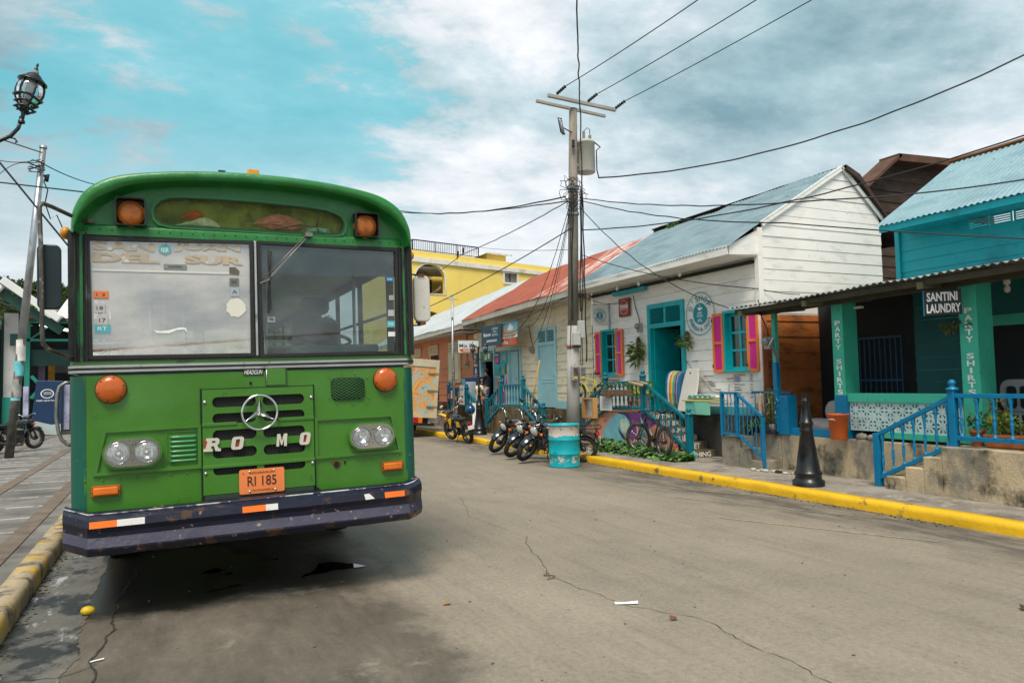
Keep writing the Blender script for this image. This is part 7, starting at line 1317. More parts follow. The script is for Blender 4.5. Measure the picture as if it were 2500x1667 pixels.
    if style != 'trail':
        HM = S @ Matrix.Translation((.10, 0, .06)) @ Matrix.Rotation(R(90)+rk, 4, 'Y'); h = part('headlight', MB().lathe([(0, -.10), (.06, -.09), (.105, -.02), (.115, .03), (.118, .045), (.108, .05)], HM, 24), BLK if style == 'plain' else CH2, t); part('lens', MB().lathe([(.108, .045), (.08, .068), (.04, .08), (0, .083)], HM, 24), LNS, h); part('reflector', MB().lathe([(.106, .044), (.06, .01), (0, -.01)], HM, 20), mat('reflector', (.85, .85, .85)), h)
        if style == 'road': part('lamp_bracket', MB().cb((.10, 0, -.085), (.05, .17, .045), 0, S), CH2, t)
    else: part('headlight_mask', MB().add([tuple(S @ Vector(p)) for p in ((.14, -.09, .18), (.14, .09, .18), (.18, .11, 0), (.16, .05, -.14), (.16, -.05, -.14), (.18, -.11, 0))], [(0, 1, 2, 3, 4, 5)]), mat('moto_yellow', (.78, .42, .01)), t)
    # frame, tank, seat
    part('frame', MB().tube([hd, (WB-.5, 0, .70), (.35, 0, .66), (.02, 0, .68)], .02, 8).tube([hd, (WB-.36, 0, .30), (.62, 0, .22), (.40, 0, .30), (.34, 0, .62)], .019, 8).tube([(0, .09, Rw), (.45, .08, .32)], .018, 8).tube([(0, -.09, Rw), (.45, -.08, .32)], .018, 8).tube([(.04, .12, .32), (.14, .12, .64)], .024, 8).tube([(.04, -.12, .32), (.14, -.12, .64)], .024, 8), FRB, t)
    rows = []
    for i in range(9):
        u = i/8; x = WB-.38-.46*u; r_ = .175*math.sin(math.pi*min(1, .18+.75*u))**.5*(1-.35*u); h_ = .115*math.sin(math.pi*(.2+.65*u))**.5
        rows.append([(x, r_*math.cos(q), .76+.02*(1-u)+h_*math.sin(q)*(1.0 if math.sin(q) > 0 else .7)) for q in [k*math.pi/8 for k in range(16)]])
    b = MB().strip(rows, 0, True, True); b.add(rows[0], [tuple(range(15, -1, -1))]); b.add(rows[-1], [tuple(range(16))]); tk = part('fuel_tank', b, TNK if style != 'trail' else mat('tank_navy', (.02, .025, .05), .3, coat=.4, bump=0), t)
    for s in (-1, 1): part('tank_badge', MB().cb((WB-.62, s*.128, .775), (.16, .012, .014)), mat('badge_orange', (.7, .12, .02), .5) if style != 'trail' else WHT, tk)
    part('seat', MB().box(.02, WB-.80, -.10, .10, .70, .78), SEATB if style != 'trail' else SEATB, t, .03)
    part('engine', MB().cb((.62, 0, .36), (.34, .22, .22)).cb((.68, 0, .52), (.17, .15, .16)).lathe([(.09, -.13), (.1, -.11), (.1, .11), (.09, .13)], Matrix.Translation((.55, 0, .34)) @ Matrix.Rotation(R(90), 4, 'X'), 16), ENG, t, .01); b = MB()
    for k in range(6): b.cb((.70, 0, .47+.025*k), (.21, .19, .008))
    part('cylinder_fins', b, ENG, t)
    part('exhaust', MB().tube([(.76, -.05, .46), (.84, -.08, .36), (.74, -.13, .20), (.45, -.14, .22), (-.1, -.17, .34)], [.02, .022, .024, .035, .042], 10), CH2 if style == 'road' else ENG, t)
    rows = [[(0+(Rw+.05)*math.cos(R(an)), y, Rw+.02+(Rw+.05)*math.sin(R(an))) for y in (-.075, -.05, 0, .05, .075)] for an in range(70, 185, 14)]; part('rear_fender', MB().strip(rows), BLK, t)
    part('tail_light', MB().cb((-.30, 0, .62), (.05, .13, .07)), mat('tail_red', (.45, .01, .01) if style != 'trail' else (.75, .13, .01), .3), t, .01); part('number_plate', MB().cb((-.36, 0, .50), (.01, .20, .12)), WHT, t, .004)
    if style == 'road': part('rear_rack', MB().tube([(.1, .12, .79), (-.36, .13, .80), (-.40, 0, .81), (-.36, -.13, .80), (.1, -.12, .79)], .010, 6).tube([(.0, .13, .70), (-.25, .16, .58), (-.25, .16, .45), (.1, .16, .5)], .011, 6).tube([(.0, -.13, .70), (-.25, -.16, .58), (-.25, -.16, .45), (.1, -.16, .5)], .011, 6), FRB, t)
    part('crash_bar', MB().tube([(.82, .04, .62), (.88, .24, .48), (.84, .26, .30), (.72, .05, .22)], .011, 6).tube([(.82, -.04, .62), (.88, -.24, .48), (.84, -.26, .30), (.72, -.05, .22)], .011, 6), FRB, t); part('side_stand', MB().tube([(.45, .1, .25), (.40, .25, .01)], .012, 6), FRB, t)
    for s in (-.1, .1): part('side_panel', MB().cb((.33, s, .58), (.24, .02, .16)), mat('moto_yellow', (.78, .42, .01)) if style == 'trail' else TNK, t, .01)
    if style == 'trail': part('tank_shroud', MB().add([(WB-.30, .16, .74), (WB-.62, .15, .80), (WB-.55, .17, .60), (WB-.42, .17, .50)], [(0, 1, 2, 3)]).add([(WB-.30, -.16, .74), (WB-.62, -.15, .80), (WB-.55, -.17, .60), (WB-.42, -.17, .50)], [(3, 2, 1, 0)]), mat('moto_yellow', (.78, .42, .01)), t)
    return t
G_ = 'motorcycles parked beside the utility pole'
motorcycle('motorcycle', 'black motorcycle with bare white headlight and high bars, farthest left of the parked three', (7.42, 14.25, 0), (6.55, 14.86, 0), -15, 60, 'plain', group=G_)
motorcycle('motorcycle', 'black motorcycle with orange indicators in the middle of the parked three', (7.28, 13.10, 0), (6.40, 13.72, 0), -14, 58, 'road', group=G_)
motorcycle('motorcycle', 'black motorcycle with rear rack partly hidden by the turquoise barrel', (7.24, 12.36, 0), (6.29, 12.92, 0), -14, 56, 'road', group=G_)
my_ = motorcycle('motorcycle', 'yellow and black trail motorcycle seen from behind beside the lamp post', (7.08, 17.92, 0), (7.02, 18.98, 0), -12, 12, 'trail')
motorcycle('motorcycle', 'motorcycle half hidden behind the leaning pole at the left edge', (-3.75, 20.9, .13), (-3.0, 21.6, .13), 6, 10, 'plain')
hm = thing('helmet', 'blue open helmet hanging on the yellow motorcycle', 'helmet', (7.22, 18.25, .75)); part('shell', MB().lathe([(0, .14), (.07, .12), (.115, .06), (.125, 0), (.11, -.07), (.10, -.08)], Matrix.Translation((7.27, 18.28, .86)) @ Matrix.Rotation(R(150), 4, 'X'), 20), mat('helmet_blue', (.0, .05, .14), .15, coat=.6, bump=0), hm); part('lining', MB().ball((7.27, 18.28, .86), .095, 12), DARK, hm)
solo('cloth', MB().strip([[(8.02-.05*j, 20.0-.05*i-.12*j, .98-.62*j/4*(1 if i else .96)+.02*math.sin(i*2)) for i in range(6)] for j in range(5)], 0, True), mat('cloth_white', (.72, .72, .74), .8), 'white cloth hanging from the teal railing behind the yellow motorcycle', 'cloth')
# barrel
bl_ = thing('barrel', 'turquoise steel drum with peeling white paint standing on the road before the motorcycles', 'barrel', (6.57, 11.92, 0))
TB = mat('barrel_turquoise', (.0, .36, .42), .45, var=.08, scale=4, bump=.2, bs=14, dirt=((.0, .12, .15), .14, 6, .03, (1, 1, 2.5)), dirt2=((.55, .48, .42), .12, 9, .015), coat=.1)
m = bpy.data.materials.new('barrel_paint'); m.use_nodes = True; t_ = m.node_tree; b_ = t_.nodes['Principled BSDF']; tc = t_.nodes.new('ShaderNodeTexCoord'); sx_ = t_.nodes.new('ShaderNodeSeparateXYZ'); t_.links.new(tc.outputs['Object'], sx_.inputs[0])
def nn_(sc, d=8, r=.7, st=(1, 1, 1)):
    mp = t_.nodes.new('ShaderNodeMapping'); mp.inputs['Scale'].default_value = st; t_.links.new(tc.outputs['Object'], mp.inputs[0]); n = t_.nodes.new('ShaderNodeTexNoise'); n.inputs['Scale'].default_value = sc; n.inputs['Detail'].default_value = d; n.inputs['Roughness'].default_value = r; t_.links.new(mp.outputs[0], n.inputs['Vector']); return n.outputs[0]
zt = mth('ADD', sx_.outputs[2], mth('MULTIPLY', mth('SUBTRACT', nn_(5), .5, t_), .22, t_), t_); wm = mth('MULTIPLY', rmp(zt, [(.555, (0,)*3), (.570, (1,)*3)], t_), rmp(sx_.outputs[2], [(.742, (1,)*3), (.748, (0,)*3)], t_), t_)
lo_ = mth('MULTIPLY', rmp(nn_(9), [(.54, (0,)*3), (.57, (1,)*3)], t_), mth('MULTIPLY', rmp(sx_.outputs[2], [(.07, (0,)*3), (.10, (1,)*3)], t_), rmp(sx_.outputs[2], [(.19, (1,)*3), (.23, (0,)*3)], t_), t_), t_)
c0 = rmp(nn_(4), [(.3, (0, .33, .39)), (.7, (0, .42, .48))], t_); c0 = mixc(mth('MULTIPLY', rmp(nn_(7, 6, .6, (1, 1, 3)), [(.60, (0,)*3), (.68, (1,)*3)], t_), .75, t_), c0, (.0, .07, .10), t_)
wc = mixc(rmp(nn_(16), [(.56, (0,)*3), (.60, (1,)*3)], t_), (.66, .57, .52), (.03, .28, .34), t_); c0 = mixc(mth('MAXIMUM', wm, lo_, t_), c0, wc, t_); t_.links.new(c0, b_.inputs['Base Color']); b_.inputs['Roughness'].default_value = .45
bn = t_.nodes.new('ShaderNodeBump'); bn.inputs['Strength'].default_value = .2; t_.links.new(nn_(7), bn.inputs['Height']); t_.links.new(bn.outputs[0], b_.inputs['Normal'])
part('drum', MB().lathe([(.272, 0), (.285, .015), (.276, .03), (.280, .22), (.290, .235), (.292, .245), (.282, .26), (.282, .48), (.292, .495), (.290, .505), (.282, .52), (.281, .74), (.29, .75), (.292, .765), (.27, .768), (.262, .75), (.262, .02), (0, .02)], Matrix.Translation((6.57, 11.92, 0)), 48), m, bl_)
part('rim', MB().lathe([(.283, .742), (.297, .75), (.297, .768), (.283, .776), (.268, .768), (.268, .745)], Matrix.Translation((6.57, 11.92, 0)), 48), TB, bl_)
# bicycles
def bicycle(label, rear, front, z, col, lean, steer, sc, seatc=BLK, fork=True):
    rear, front = Vector((*rear, z)), Vector((*front, z)); d = front-rear; a = math.atan2(d.y, d.x); sc = d.length/1.05
    t = thing('bicycle', label, 'bicycle', local=Matrix.Translation(rear) @ Matrix.Rotation(a, 4, 'Z') @ Matrix.Rotation(R(lean), 4, 'X') @ Matrix.Scale(sc, 4)); r_ = .34
    mwheel(t, Matrix.Translation((0, 0, r_)), r_, .03, 24, knob=False); S = Matrix.Translation((.90, 0, .72)) @ Matrix.Rotation(-R(18), 4, 'Y') @ Matrix.Rotation(R(steer), 4, 'Z'); sp = lambda x, y, z_: S @ Vector((x, y, z_))
    mwheel(t, S @ Matrix.Translation((.06, 0, -.40)) @ Matrix.Rotation(R(18), 4, 'Y'), r_, .024, 24, knob=False)
    BB = Vector((.44, 0, .30)); ST = Vector((.28, 0, .82)); HT, HB = sp(0, 0, .12), sp(0, 0, 0)
    fr = part('frame', MB().tube([BB, ST], .018, 8).tube([ST-Vector((0, 0, .05)), HT-Vector((0, 0, .02))], .018, 8).tube([BB, HB], .022, 8).tube([HB, HT], .024, 8).tube([BB, (0, .05, r_)], .010, 6).tube([BB, (0, -.05, r_)], .010, 6).tube([ST-Vector((0, 0, .05)), (0, .05, r_)], .009, 6).tube([ST-Vector((0, 0, .05)), (0, -.05, r_)], .009, 6), col, t)
    part('fork', MB().tube([sp(0, 0, 0), sp(.01, .05, -.06), sp(.06, .05, -.40)], .013, 7).tube([sp(0, 0, 0), sp(.01, -.05, -.06), sp(.06, -.05, -.40)], .013, 7), col, t)
    part('handlebar', MB().tube([sp(0, 0, .12), sp(.02, 0, .22), sp(.06, 0, .23)], .013, 6).tube([sp(.03, .30, .25), sp(.06, .1, .23), sp(.06, -.1, .23), sp(.03, -.30, .25)], .012, 6), BLK, t)
    part('grips', MB().tube([sp(.03, .31, .25), sp(.04, .22, .245)], .017, 6).tube([sp(.03, -.31, .25), sp(.04, -.22, .245)], .017, 6), BLK, t)
    part('seat_post', MB().tube([ST, ST+Vector((-.03, 0, .12))], .012, 6), CH2, t); part('saddle', MB().ball((.24, 0, .965), (.14, .06, .03), 14).ball((.15, 0, .96), (.06, .085, .035), 12), seatc, t)
    Q = Matrix.Translation(BB) @ Matrix.Rotation(R(90), 4, 'X'); part('chainring', MB().lathe([(.085, .04), (.09, .045), (.085, .05), (.02, .05), (.02, .04)], Q, 24), ENG, t); part('pedals', MB().tube([BB+Vector((0, -.05, 0)), BB+Vector((.10, -.08, -.13))], .010, 6).tube([BB+Vector((0, .05, 0)), BB+Vector((-.10, .08, .13))], .010, 6).cb(BB+Vector((.10, -.13, -.13)), (.09, .07, .02)).cb(BB+Vector((-.10, .13, .13)), (.09, .07, .02)), BLK, t); part('chain', MB().tube([BB+Vector((0, -.045, .085)), (0, -.045, r_+.04)], .005, 4).tube([BB+Vector((0, -.045, -.085)), (0, -.045, r_-.04)], .005, 4), ENG, t)
    return t, fr
t, fr = bicycle('black mountain bicycle leaning on the teal stair railing over the vine leaves', (8.03, 10.92), (8.12, 11.80), .155, mat('bike_black', (.012, .012, .014), .5, bump=0), 7, 28, .84)
part('frame_decal', MB().tube([(.52, -.023, .39), (.72, -.023, .56)], .008, 4).tube([(.45, -.02, .795), (.65, -.02, .80)], .006, 4), PW, fr)
bicycle('yellow bicycle with brown saddle half hidden behind the utility pole', (8.85, 14.36), (8.85, 15.22), .93, mat('bike_yellow', (.80, .70, .02), .4, bump=0), 4, 0, .8, mat('saddle_brown', (.10, .045, .025), .6))
# bodyboards
for i, (c, dy) in enumerate((((.02, .14, .33), 0), ((.72, .70, .66), .05), ((.70, .20, .04), .10), ((.80, .60, .05), .145), ((.06, .38, .42), .19), ((.25, .26, .28), .23), ((.03, .04, .06), .255), ((.32, .33, .34), .275), ((.02, .13, .32), .31))):
    nmz = ['blue', 'white', 'orange', 'yellow', 'turquoise', 'grey', 'black', 'pale grey', 'deep blue'][i]; y = 11.80-dy*1.15
    pos = ['leftmost of the row', 'second from the left', 'third from the left', 'between the orange and turquoise ones', 'beside the yellow one', 'right of the turquoise one', 'between two grey ones', 'left of the deep blue one', 'behind the big white one'][i]
    P = [(8.84, .95), (8.80, 1.1), (8.785, 1.3), (8.80, 1.5), (8.84, 1.64), (8.90, 1.70), (8.99, 1.72), (9.02, 1.70), (9.02, .95)]
    b = MB().poly([(p[0], p[1]-.004*i) for p in P], FY(y), -.02, .025)
    solo('bodyboard', b, mat('board_'+nmz.replace(' ', '_'), c, .5, var=.08), '%s bodyboard standing on edge, %s, by the shop door' % (nmz, pos), 'bodyboard', 'bodyboards beside the shop door', bevel=.012)
wb = thing('bodyboard', 'big white bodyboard facing the street, leaning on the wall right of the row', 'bodyboard', (8.9, 11.2, .93)); Mb = frame((8.80, 0, .93), (0, -1, 0), (.22, 0, .98))
P = [(-11.33, .82), (-11.30, .83), (-11.03, .83), (-10.99, .80), (-10.95, .62), (-10.945, .40), (-10.965, .20), (-11.01, .02), (-11.03, .0), (-11.40, .0), (-11.43, .02), (-11.42, .25), (-11.40, .5), (-11.37, .70)]
part('deck', MB().poly(P, Mb, 0, .04), mat('board_ivory', (.72, .68, .60), .5, var=.04), wb, .015); part('leash_plug', MB().disc(-11.20, .74, .018, .018, Mb, .041, .045, 0, 12), INK, wb)
bn_ = thing('bench', 'pale turquoise box bench with a yellow-green plank top against the white wall', 'bench', (8.85, 10.8, .9)); part('top', MB().box(8.60, 9.02, 10.30, 11.08, 1.14, 1.165), mat('plank_yellowgreen', (.50, .48, .14), .6), bn_, .004)
part('front_board', MB().rect(U(11.0), U(10.70), .98, 1.14, FX(8.64), 0, .02).rect(U(11.0), U(10.70), .905, .975, FX(8.64), 0, .02), mat('bench_turquoise', (.16, .50, .42), .6, var=.1), bn_, .004); part('side_board', MB().poly([(U(10.68), .905), (U(10.32), .905), (U(10.32), 1.14), (U(10.74), 1.14)], FX(8.63), 0, .025).box(8.66, 9.0, 10.98, 11.0, .905, 1.14), mat('bench_green', (.22, .58, .42), .6, var=.1), bn_, .004)
sb = thing('surfboard', 'white surfboard with teal stripes lying on the box bench', 'surfboard', (8.8, 10.8, 1.17)); part('deck', MB().ball((8.84, 10.72, 1.215), (.12, .46, .045), 20), WHT, sb); b = MB()
for k in range(5): y = 11.0-.14*k; b.add([(8.70, y, 1.245), (8.70, y-.07, 1.245), (8.78, y-.12, 1.268), (8.78, y-.05, 1.268)], [(0, 1, 2, 3)]).add([(8.715, y+.02, 1.20), (8.715, y-.06, 1.20), (8.70, y-.07, 1.246), (8.70, y, 1.246)], [(0, 1, 2, 3)])
part('stripes', b, mat('stripe_teal', (.04, .38, .44), .5), sb)
solo('leash_coil', MB().tube([(8.62, 11.44+.035*math.cos(a), .98+.045*math.sin(a)) for a in [i*.5 for i in range(26)]], .006, 5, 0, False), mat('leash_yellow', (.7, .5, .03), .5), 'coiled yellow leash at the foot of the bodyboards', 'leash')
# boxes hung on the railing, frames
for i, (y, lab) in enumerate(((12.98, 'small wooden planter box on the teal railing, leftmost of three'), (12.62, 'small wooden planter box on the teal railing, middle one of three'), (12.28, 'small wooden planter box on the teal railing, rightmost of three'))):
    t = thing('planter_box', lab, 'planter', (8.2, y, 1.2), 'wooden planter boxes on the shop railing'); part('box', MB().box(8.13, 8.27, y-.15, y+.13, 1.22+.01*i, 1.36), mat('planter_wood', (.17, .105, .06), .8, var=.5, scale=9, st=(1, 1, 5), bump=.6), t, .006); part('plant', leafy(MB(), (8.2, y-.02, 1.42), (.05, .10, .07), 26, .07, (0, 1), .6, 60+i, 2.5), LF, t)
solo('bamboo', MB().tube([(8.22, 12.2, 1.50), (8.2, 11.72, 1.44)], .035, 10).tube([(8.24, 12.0, 1.53), (8.22, 11.6, 1.47)], .02, 8), mat('bamboo_tan', (.42, .31, .18), .6, var=.2), 'bamboo stalks tied to the teal landing post', 'bamboo', bevel=0)
solo('dried_coral', leafy(MB(), (8.28, 13.3, 1.50), (.06, .13, .07), 70, .05, (0,), .2, 77, 1.4), mat('dry_tan', (.38, .31, .16), .8), 'dry tan bundle tied to the left landing post', 'bundle')
mf = thing('menu_box', 'wooden framed menu box hanging on the left end of the mural wall', 'menu board', (8.25, 13.6, .76)); M = FX(8.20); part('frame', plate_mb(MB(), rc(U(13.87), U(13.38), .76, 1.19), [rc(U(13.80), U(13.45), .80, 1.16)], M, 0, .10), mat('frame_wood', (.60, .33, .12), .5, var=.12), mf, .004); part('paper', MB().rect(U(13.80), U(13.45), .80, 1.16, M, .0, .01), mat('paper_grey', (.55, .55, .56), .6), mf); part('sheets', MB().rect(U(13.70), U(13.62), .97, 1.15, M, .011, .014).rect(U(13.60), U(13.50), .82, 1.14, M, .011, .0145), PAP, mf)
for nmx, y0, y1, z0, z1, lab in (('menu_sheet', 13.33, 12.87, .93, 1.23, 'white menu sheet in a sleeve on the teal railing beside the menu box'),):
    t = thing(nmx, lab, 'menu', (8.24, (y0+y1)/2, z0)); M = FX(8.235); part('sheet', MB().rect(U(y0), U(y1), z0, z1, M, 0, .006), PAP, t); b = MB()
    for k in range(9): b.rect(U(y0)+.06, U(y0)+.06+.30*(.5+.5*abs(math.sin(k*2.1))), z1-.05-.026*k, z1-.043-.026*k, M, .007, .0085)
    part('print', b, mat('print_grey', (.38, .44, .5), .7), t)
gb = thing('shop_board', 'green and yellow lettered board behind the teal railing beside the door', 'sign', (8.9, 12.95, .95)); M = FX(8.98); part('board', MB().rect(U(13.35), U(12.45), 1.20, 1.52, M, 0, .02).rect(U(13.95), U(13.4), 1.0, 1.5, M, 0, .02, 1), [mat('board_green', (.05, .24, .06), .5), WHT], gb); part('lettering', text_mb(MB(), 'SURF', M, U(13.15), U(12.5), 1.26, 1.46, .004, .021, 0, .03), mat('letter_yellow', (.75, .6, .05), .5), gb)
solo('stool', MB().box(8.6, 8.9, 12.55, 12.85, 1.10, 1.14).box(8.7, 8.75, 12.68, 12.72, .9, 1.1).box(8.62, 8.66, 12.58, 12.62, .9, 1.1).box(8.62, 8.66, 12.78, 12.82, .9, 1.1), mat('stool_orange', (.48, .17, .04), .6), 'orange wooden stool behind the teal landing railing', 'stool', bevel=.005)
ct = thing('counter', 'brown wooden drawer counter inside the dark shop doorway', 'counter', (9.9, 12.1, .9)); part('cabinet', MB().box(9.9, 10.3, 11.0, 13.4, .9, 1.50), mat('counter_wood', (.13, .06, .025), .5, var=.3), ct, .01); part('worktop', MB().box(9.84, 10.34, 10.95, 13.45, 1.50, 1.58), mat('worktop_wood', (.30, .17, .08), .5), ct, .01); part('drawer', MB().rect(U(12.7), U(12.0), 1.30, 1.44, FX(9.89), 0, .02).rect(U(12.7), U(12.0), 1.1, 1.26, FX(9.89), 0, .02), mat('drawer_wood', (.16, .08, .035), .5), ct)
for y, z, w_, h_, lb in ((12.6, 2.05, .36, .26, 'dark framed picture on the wall inside the doorway, lower one'), (12.85, 2.45, .45, .26, 'dark framed picture on the wall inside the doorway, upper one')):
    t = thing('picture', lb, 'picture', (11.9, y, z)); M = FX(11.88); part('frame', MB().rect(U(y)-w_/2, U(y)+w_/2, z, z+h_, M, 0, .02), mat('pic_frame', (.16, .15, .14), .6), t); part('image', MB().rect(U(y)-w_/2+.04, U(y)+w_/2-.04, z+.04, z+h_-.04, M, .021, .023), mat('pic_dark', (.04, .05, .055), .5, var=.8, scale=5), t)
# ---- things on and before the laundry porch
bn2 = thing('bin', 'tall orange plastic bin standing on the concrete edge below the lettered column', 'bin', (8.52, 7.5, .665)); part('body', MB().lathe([(.105, 0), (.11, .01), (.142, .335), (.152, .34), (.152, .355), (.135, .355), (.10, .02), (0, .02)], Matrix.Translation((8.53, 7.50, .662)), 32), mat('bin_orange', (.62, .12, .015), .5, var=.1, dirt=((.35, .08, .02), .2, 5, .06)), bn2); part('handle', MB().tube([(8.38, 7.52, .93), (8.36, 7.52, .945), (8.37, 7.45, .945), (8.40, 7.44, .93)], .008, 6), mat('handle_pale', (.6, .5, .45), .5), bn2)
sk = thing('sacks', 'greyish white sacks slumped against the brown wall behind the bin', 'sack', (9.3, 8.4, .66))
def sack(c, r_, sd): 
    b = MB().ball((0, 0, 0), r_, 20); b.v = [tuple(Vector(v)*(1+.22*noise.noise(Vector(v)*7+Vector((sd, 0, 0))))+Vector(c)) for v in b.v]; return b
part('sack', sack((9.25, 8.42, .78), (.2, .42, .12), 1), mat('sack_grey', (.52, .46, .44), .8, var=.12, bump=.5, bs=14), sk); part('sack', sack((9.35, 8.25, 1.0), (.16, .18, .18), 5), mat('sack_grey', (.52, .46, .44)), sk)
solo('boulders', MB().ball((8.72, 7.28, .70), (.08, .09, .055), 9).ball((8.70, 7.05, .70), (.08, .14, .05), 8), CONCG, 'two rough stones under the breeze block screen', 'stones')
pp = thing('palm_plant', 'spiky potted plant with brown tips in black bags behind the blue bar railing', 'potted plant', (8.75, 8.95, .66)); part('pot', MB().lathe([(.11, 0), (.13, .16), (.125, .16)], Matrix.Translation((8.62, 8.86, .66)), 14).lathe([(.10, 0), (.12, .14)], Matrix.Translation((8.72, 9.1, .66)), 14), mat('bag_black', (.012, .012, .014), .3, bump=.7, bs=20), pp)
b = MB(); rd = random.Random(31)
def blade_(b, o, d, L, w_, m, drop=.5):
    P = [Vector(o)]; dd = Vector(d).normalized()
    for k in range(6): P.append(P[-1]+dd*L/6); dd = (dd+Vector((0, 0, -drop/6))).normalized()
    sd_ = Vector(d).cross(Vector((0, 0, 1))).normalized(); A = [tuple(p+sd_*w_*(1-abs(i/6-.35))*(0 if i == 6 else 1)) for i, p in enumerate(P)]; B = [tuple(p-sd_*w_*(1-abs(i/6-.35))*(0 if i == 6 else 1)) for i, p in enumerate(P)]; b.strip([A, B], m, False)
for k in range(60): blade_(b, (8.62+rd.gauss(0, .05), 8.90+rd.gauss(0, .09), .82), (rd.gauss(-.1, .7), rd.gauss(0, .7), rd.uniform(.3, 1.3)), rd.uniform(.15, .32), .007, rd.choice((0, 1, 0, 2)), 1.6)
for k in range(7):
    x, y = 8.60+rd.gauss(0, .03), 8.80+rd.gauss(0, .06); h = rd.uniform(.3, .6); b.tube([(x, y, .8), (x+rd.gauss(0, .03), y+rd.gauss(0, .04), .8+h)], .004, 4, 0)
    for q in range(14): blade_(b, (x, y+rd.gauss(0, .04), .85+h*rd.uniform(.3, 1)), (rd.gauss(-.2, .8), rd.gauss(0, .9), rd.uniform(-.2, .7)), rd.uniform(.08, .16), .006, rd.choice((0, 2, 2, 1)), 1.0)
part('leaves', b, [LF[0], LF[1], mat('leaf_straw', (.42, .33, .16), .7, var=.2)], pp)
p2 = thing('fern_plant', 'low dark green ferns in black pots behind the left half of the blue bar railing', 'potted plant', (8.8, 9.35, .60)); part('pot', MB().lathe([(.10, 0), (.12, .14)], Matrix.Translation((8.8, 9.3, .60)), 14).lathe([(.10, 0), (.12, .12)], Matrix.Translation((8.85, 9.55, .60)), 14), mat('bag_black', (.012, .012, .014)), p2); b = MB()
for k in range(90): blade_(b, (8.72+rd.gauss(0, .06), 9.38+rd.gauss(0, .14), .74), (rd.gauss(-.1, .8), rd.gauss(0, .8), rd.uniform(.1, 1.1)), rd.uniform(.12, .26), .012, rd.choice((0, 1)), 1.6)
part('leaves', b, [LF[0], LF[1]], p2)
solo('shell_garland', MB().tube([(8.55, 9.0, 1.30), (8.53, 9.01, 1.1), (8.52, 8.99, .9), (8.55, 8.95, .8)], [.02, .035, .03, .01], 6), mat('husk', (.45, .30, .18), .8, var=.5, scale=18), 'dry brown husk hanging on the blue bar railing', 'husk')
ca_ = thing('stone_cairn', 'small stack of flat pebbles painted wall behind the blue railing', 'cairn', (9.0, 9.52, .92)); [part('stone', MB().ball((9.0, 9.53+.008*(-1)**k, .93+.036*k), (.05, .07-.008*k, .02), 12), mat('pebble_grey', (.33, .31, .29), .7, var=.3), ca_) for k in range(6)]
ca_['label'] = 'small stack of six flat pebbles on the ledge behind the blue bar railing'
fl = thing('flag', 'faded purple folded flag hanging on the porch post', 'flag', (8.5, 8.66, 1.65)); part('pole', MB().tube([(8.52, 8.78, 2.0), (8.48, 8.62, 2.16)], .010, 6), WHT, fl); part('cloth', MB().strip([[(8.5+.01*math.sin(i*2+j), 8.74-.05*i*(1-j*.05)-.028*j, 2.04-.045*i*.5-.07*j*(.4+.2*i)) for i in range(4)] for j in range(6)], 0, True), mat('flag_purple', (.13, .07, .14), .8), fl)
meter(8.80, 1.99, 'electric meter with glass dial on the porch post above the purple flag', 8.59)
for i, (x, y, s) in enumerate(((8.17, 8.82, .05), (8.22, 8.70, .045), (8.2, 8.60, .05), (8.27, 8.50, .04), (8.25, 8.38, .055), (8.30, 8.42, .05), (8.22, 8.22, .045), (8.3, 8.15, .04), (8.15, 8.7, .03))):
    solo('stone', MB().ball((x, y, .122+s*.35), (s*.9, s*1.3, s*.5), 8), mat('stone_%d' % (i % 3), ((.50, .46, .40), (.38, .29, .18), (.60, .58, .54))[i % 3] if i != 4 else (.05, .04, .03), .8, var=.3, scale=9, bump=.6) if i != 4 else mat('stone_dark', (.03, .025, .02), .8), 'loose stone among the small heap at the foot of the blue railing', 'stone', 'loose stones at the foot of the blue railing')
for (x, y, r_, h, lab, kind) in ((8.50, 5.52, .075, .19, 'round terracotta pot with a leafy plant behind the blue railing', 0),):
    t = thing('potted_plant', lab, 'potted plant', (x, y, .70)); part('pot', MB().lathe([(r_*.7, .70), (r_*1.0, .70+h*.82), (r_*1.15, .70+h*.83), (r_*1.15, .70+h), (r_, .70+h), (r_*.9, .70+h-.02), (0, .70+h-.02)], Matrix.Translation((x, y, 0)), 24), mat('terracotta', (.50, .14, .045), .75, var=.12, scale=6), t); part('leaves', leafy(MB(), (x, y-.02, .98), (.08, .12, .11), 150, .045, (0, 1), .4, 8, 1.8), [mat('leaf_teal', (.03, .16, .08), .5, var=.3), LF[1]], t)
t = thing('planter', 'long terracotta trough with bushy yellow-green plants behind the blue railing', 'planter', (8.5, 5.0, .70)); part('trough', MB().box(8.42, 8.60, 4.0, 5.38, .71, .82).box(8.40, 8.62, 3.98, 5.40, .82, .85), mat('terracotta', (.50, .14, .045)), t, .008); part('leaves', leafy(leafy(MB(), (8.5, 5.22, .95), (.09, .18, .11), 200, .06, (0, 1), .4, 18, 2), (8.5, 4.8, .95), (.09, .3, .10), 260, .05, (1, 2), .4, 19, 2.2), [mat('leaf_lime', (.20, .26, .02), .5, var=.3), LF[0], LF[1]], t)
part('tall_stems', leafy(MB(), (8.6, 5.35, 1.08), (.06, .14, .16), 46, .065, (0,), .2, 28, 1.8), [mat('leaf_olive', (.22, .17, .04), .6, var=.4)], t)
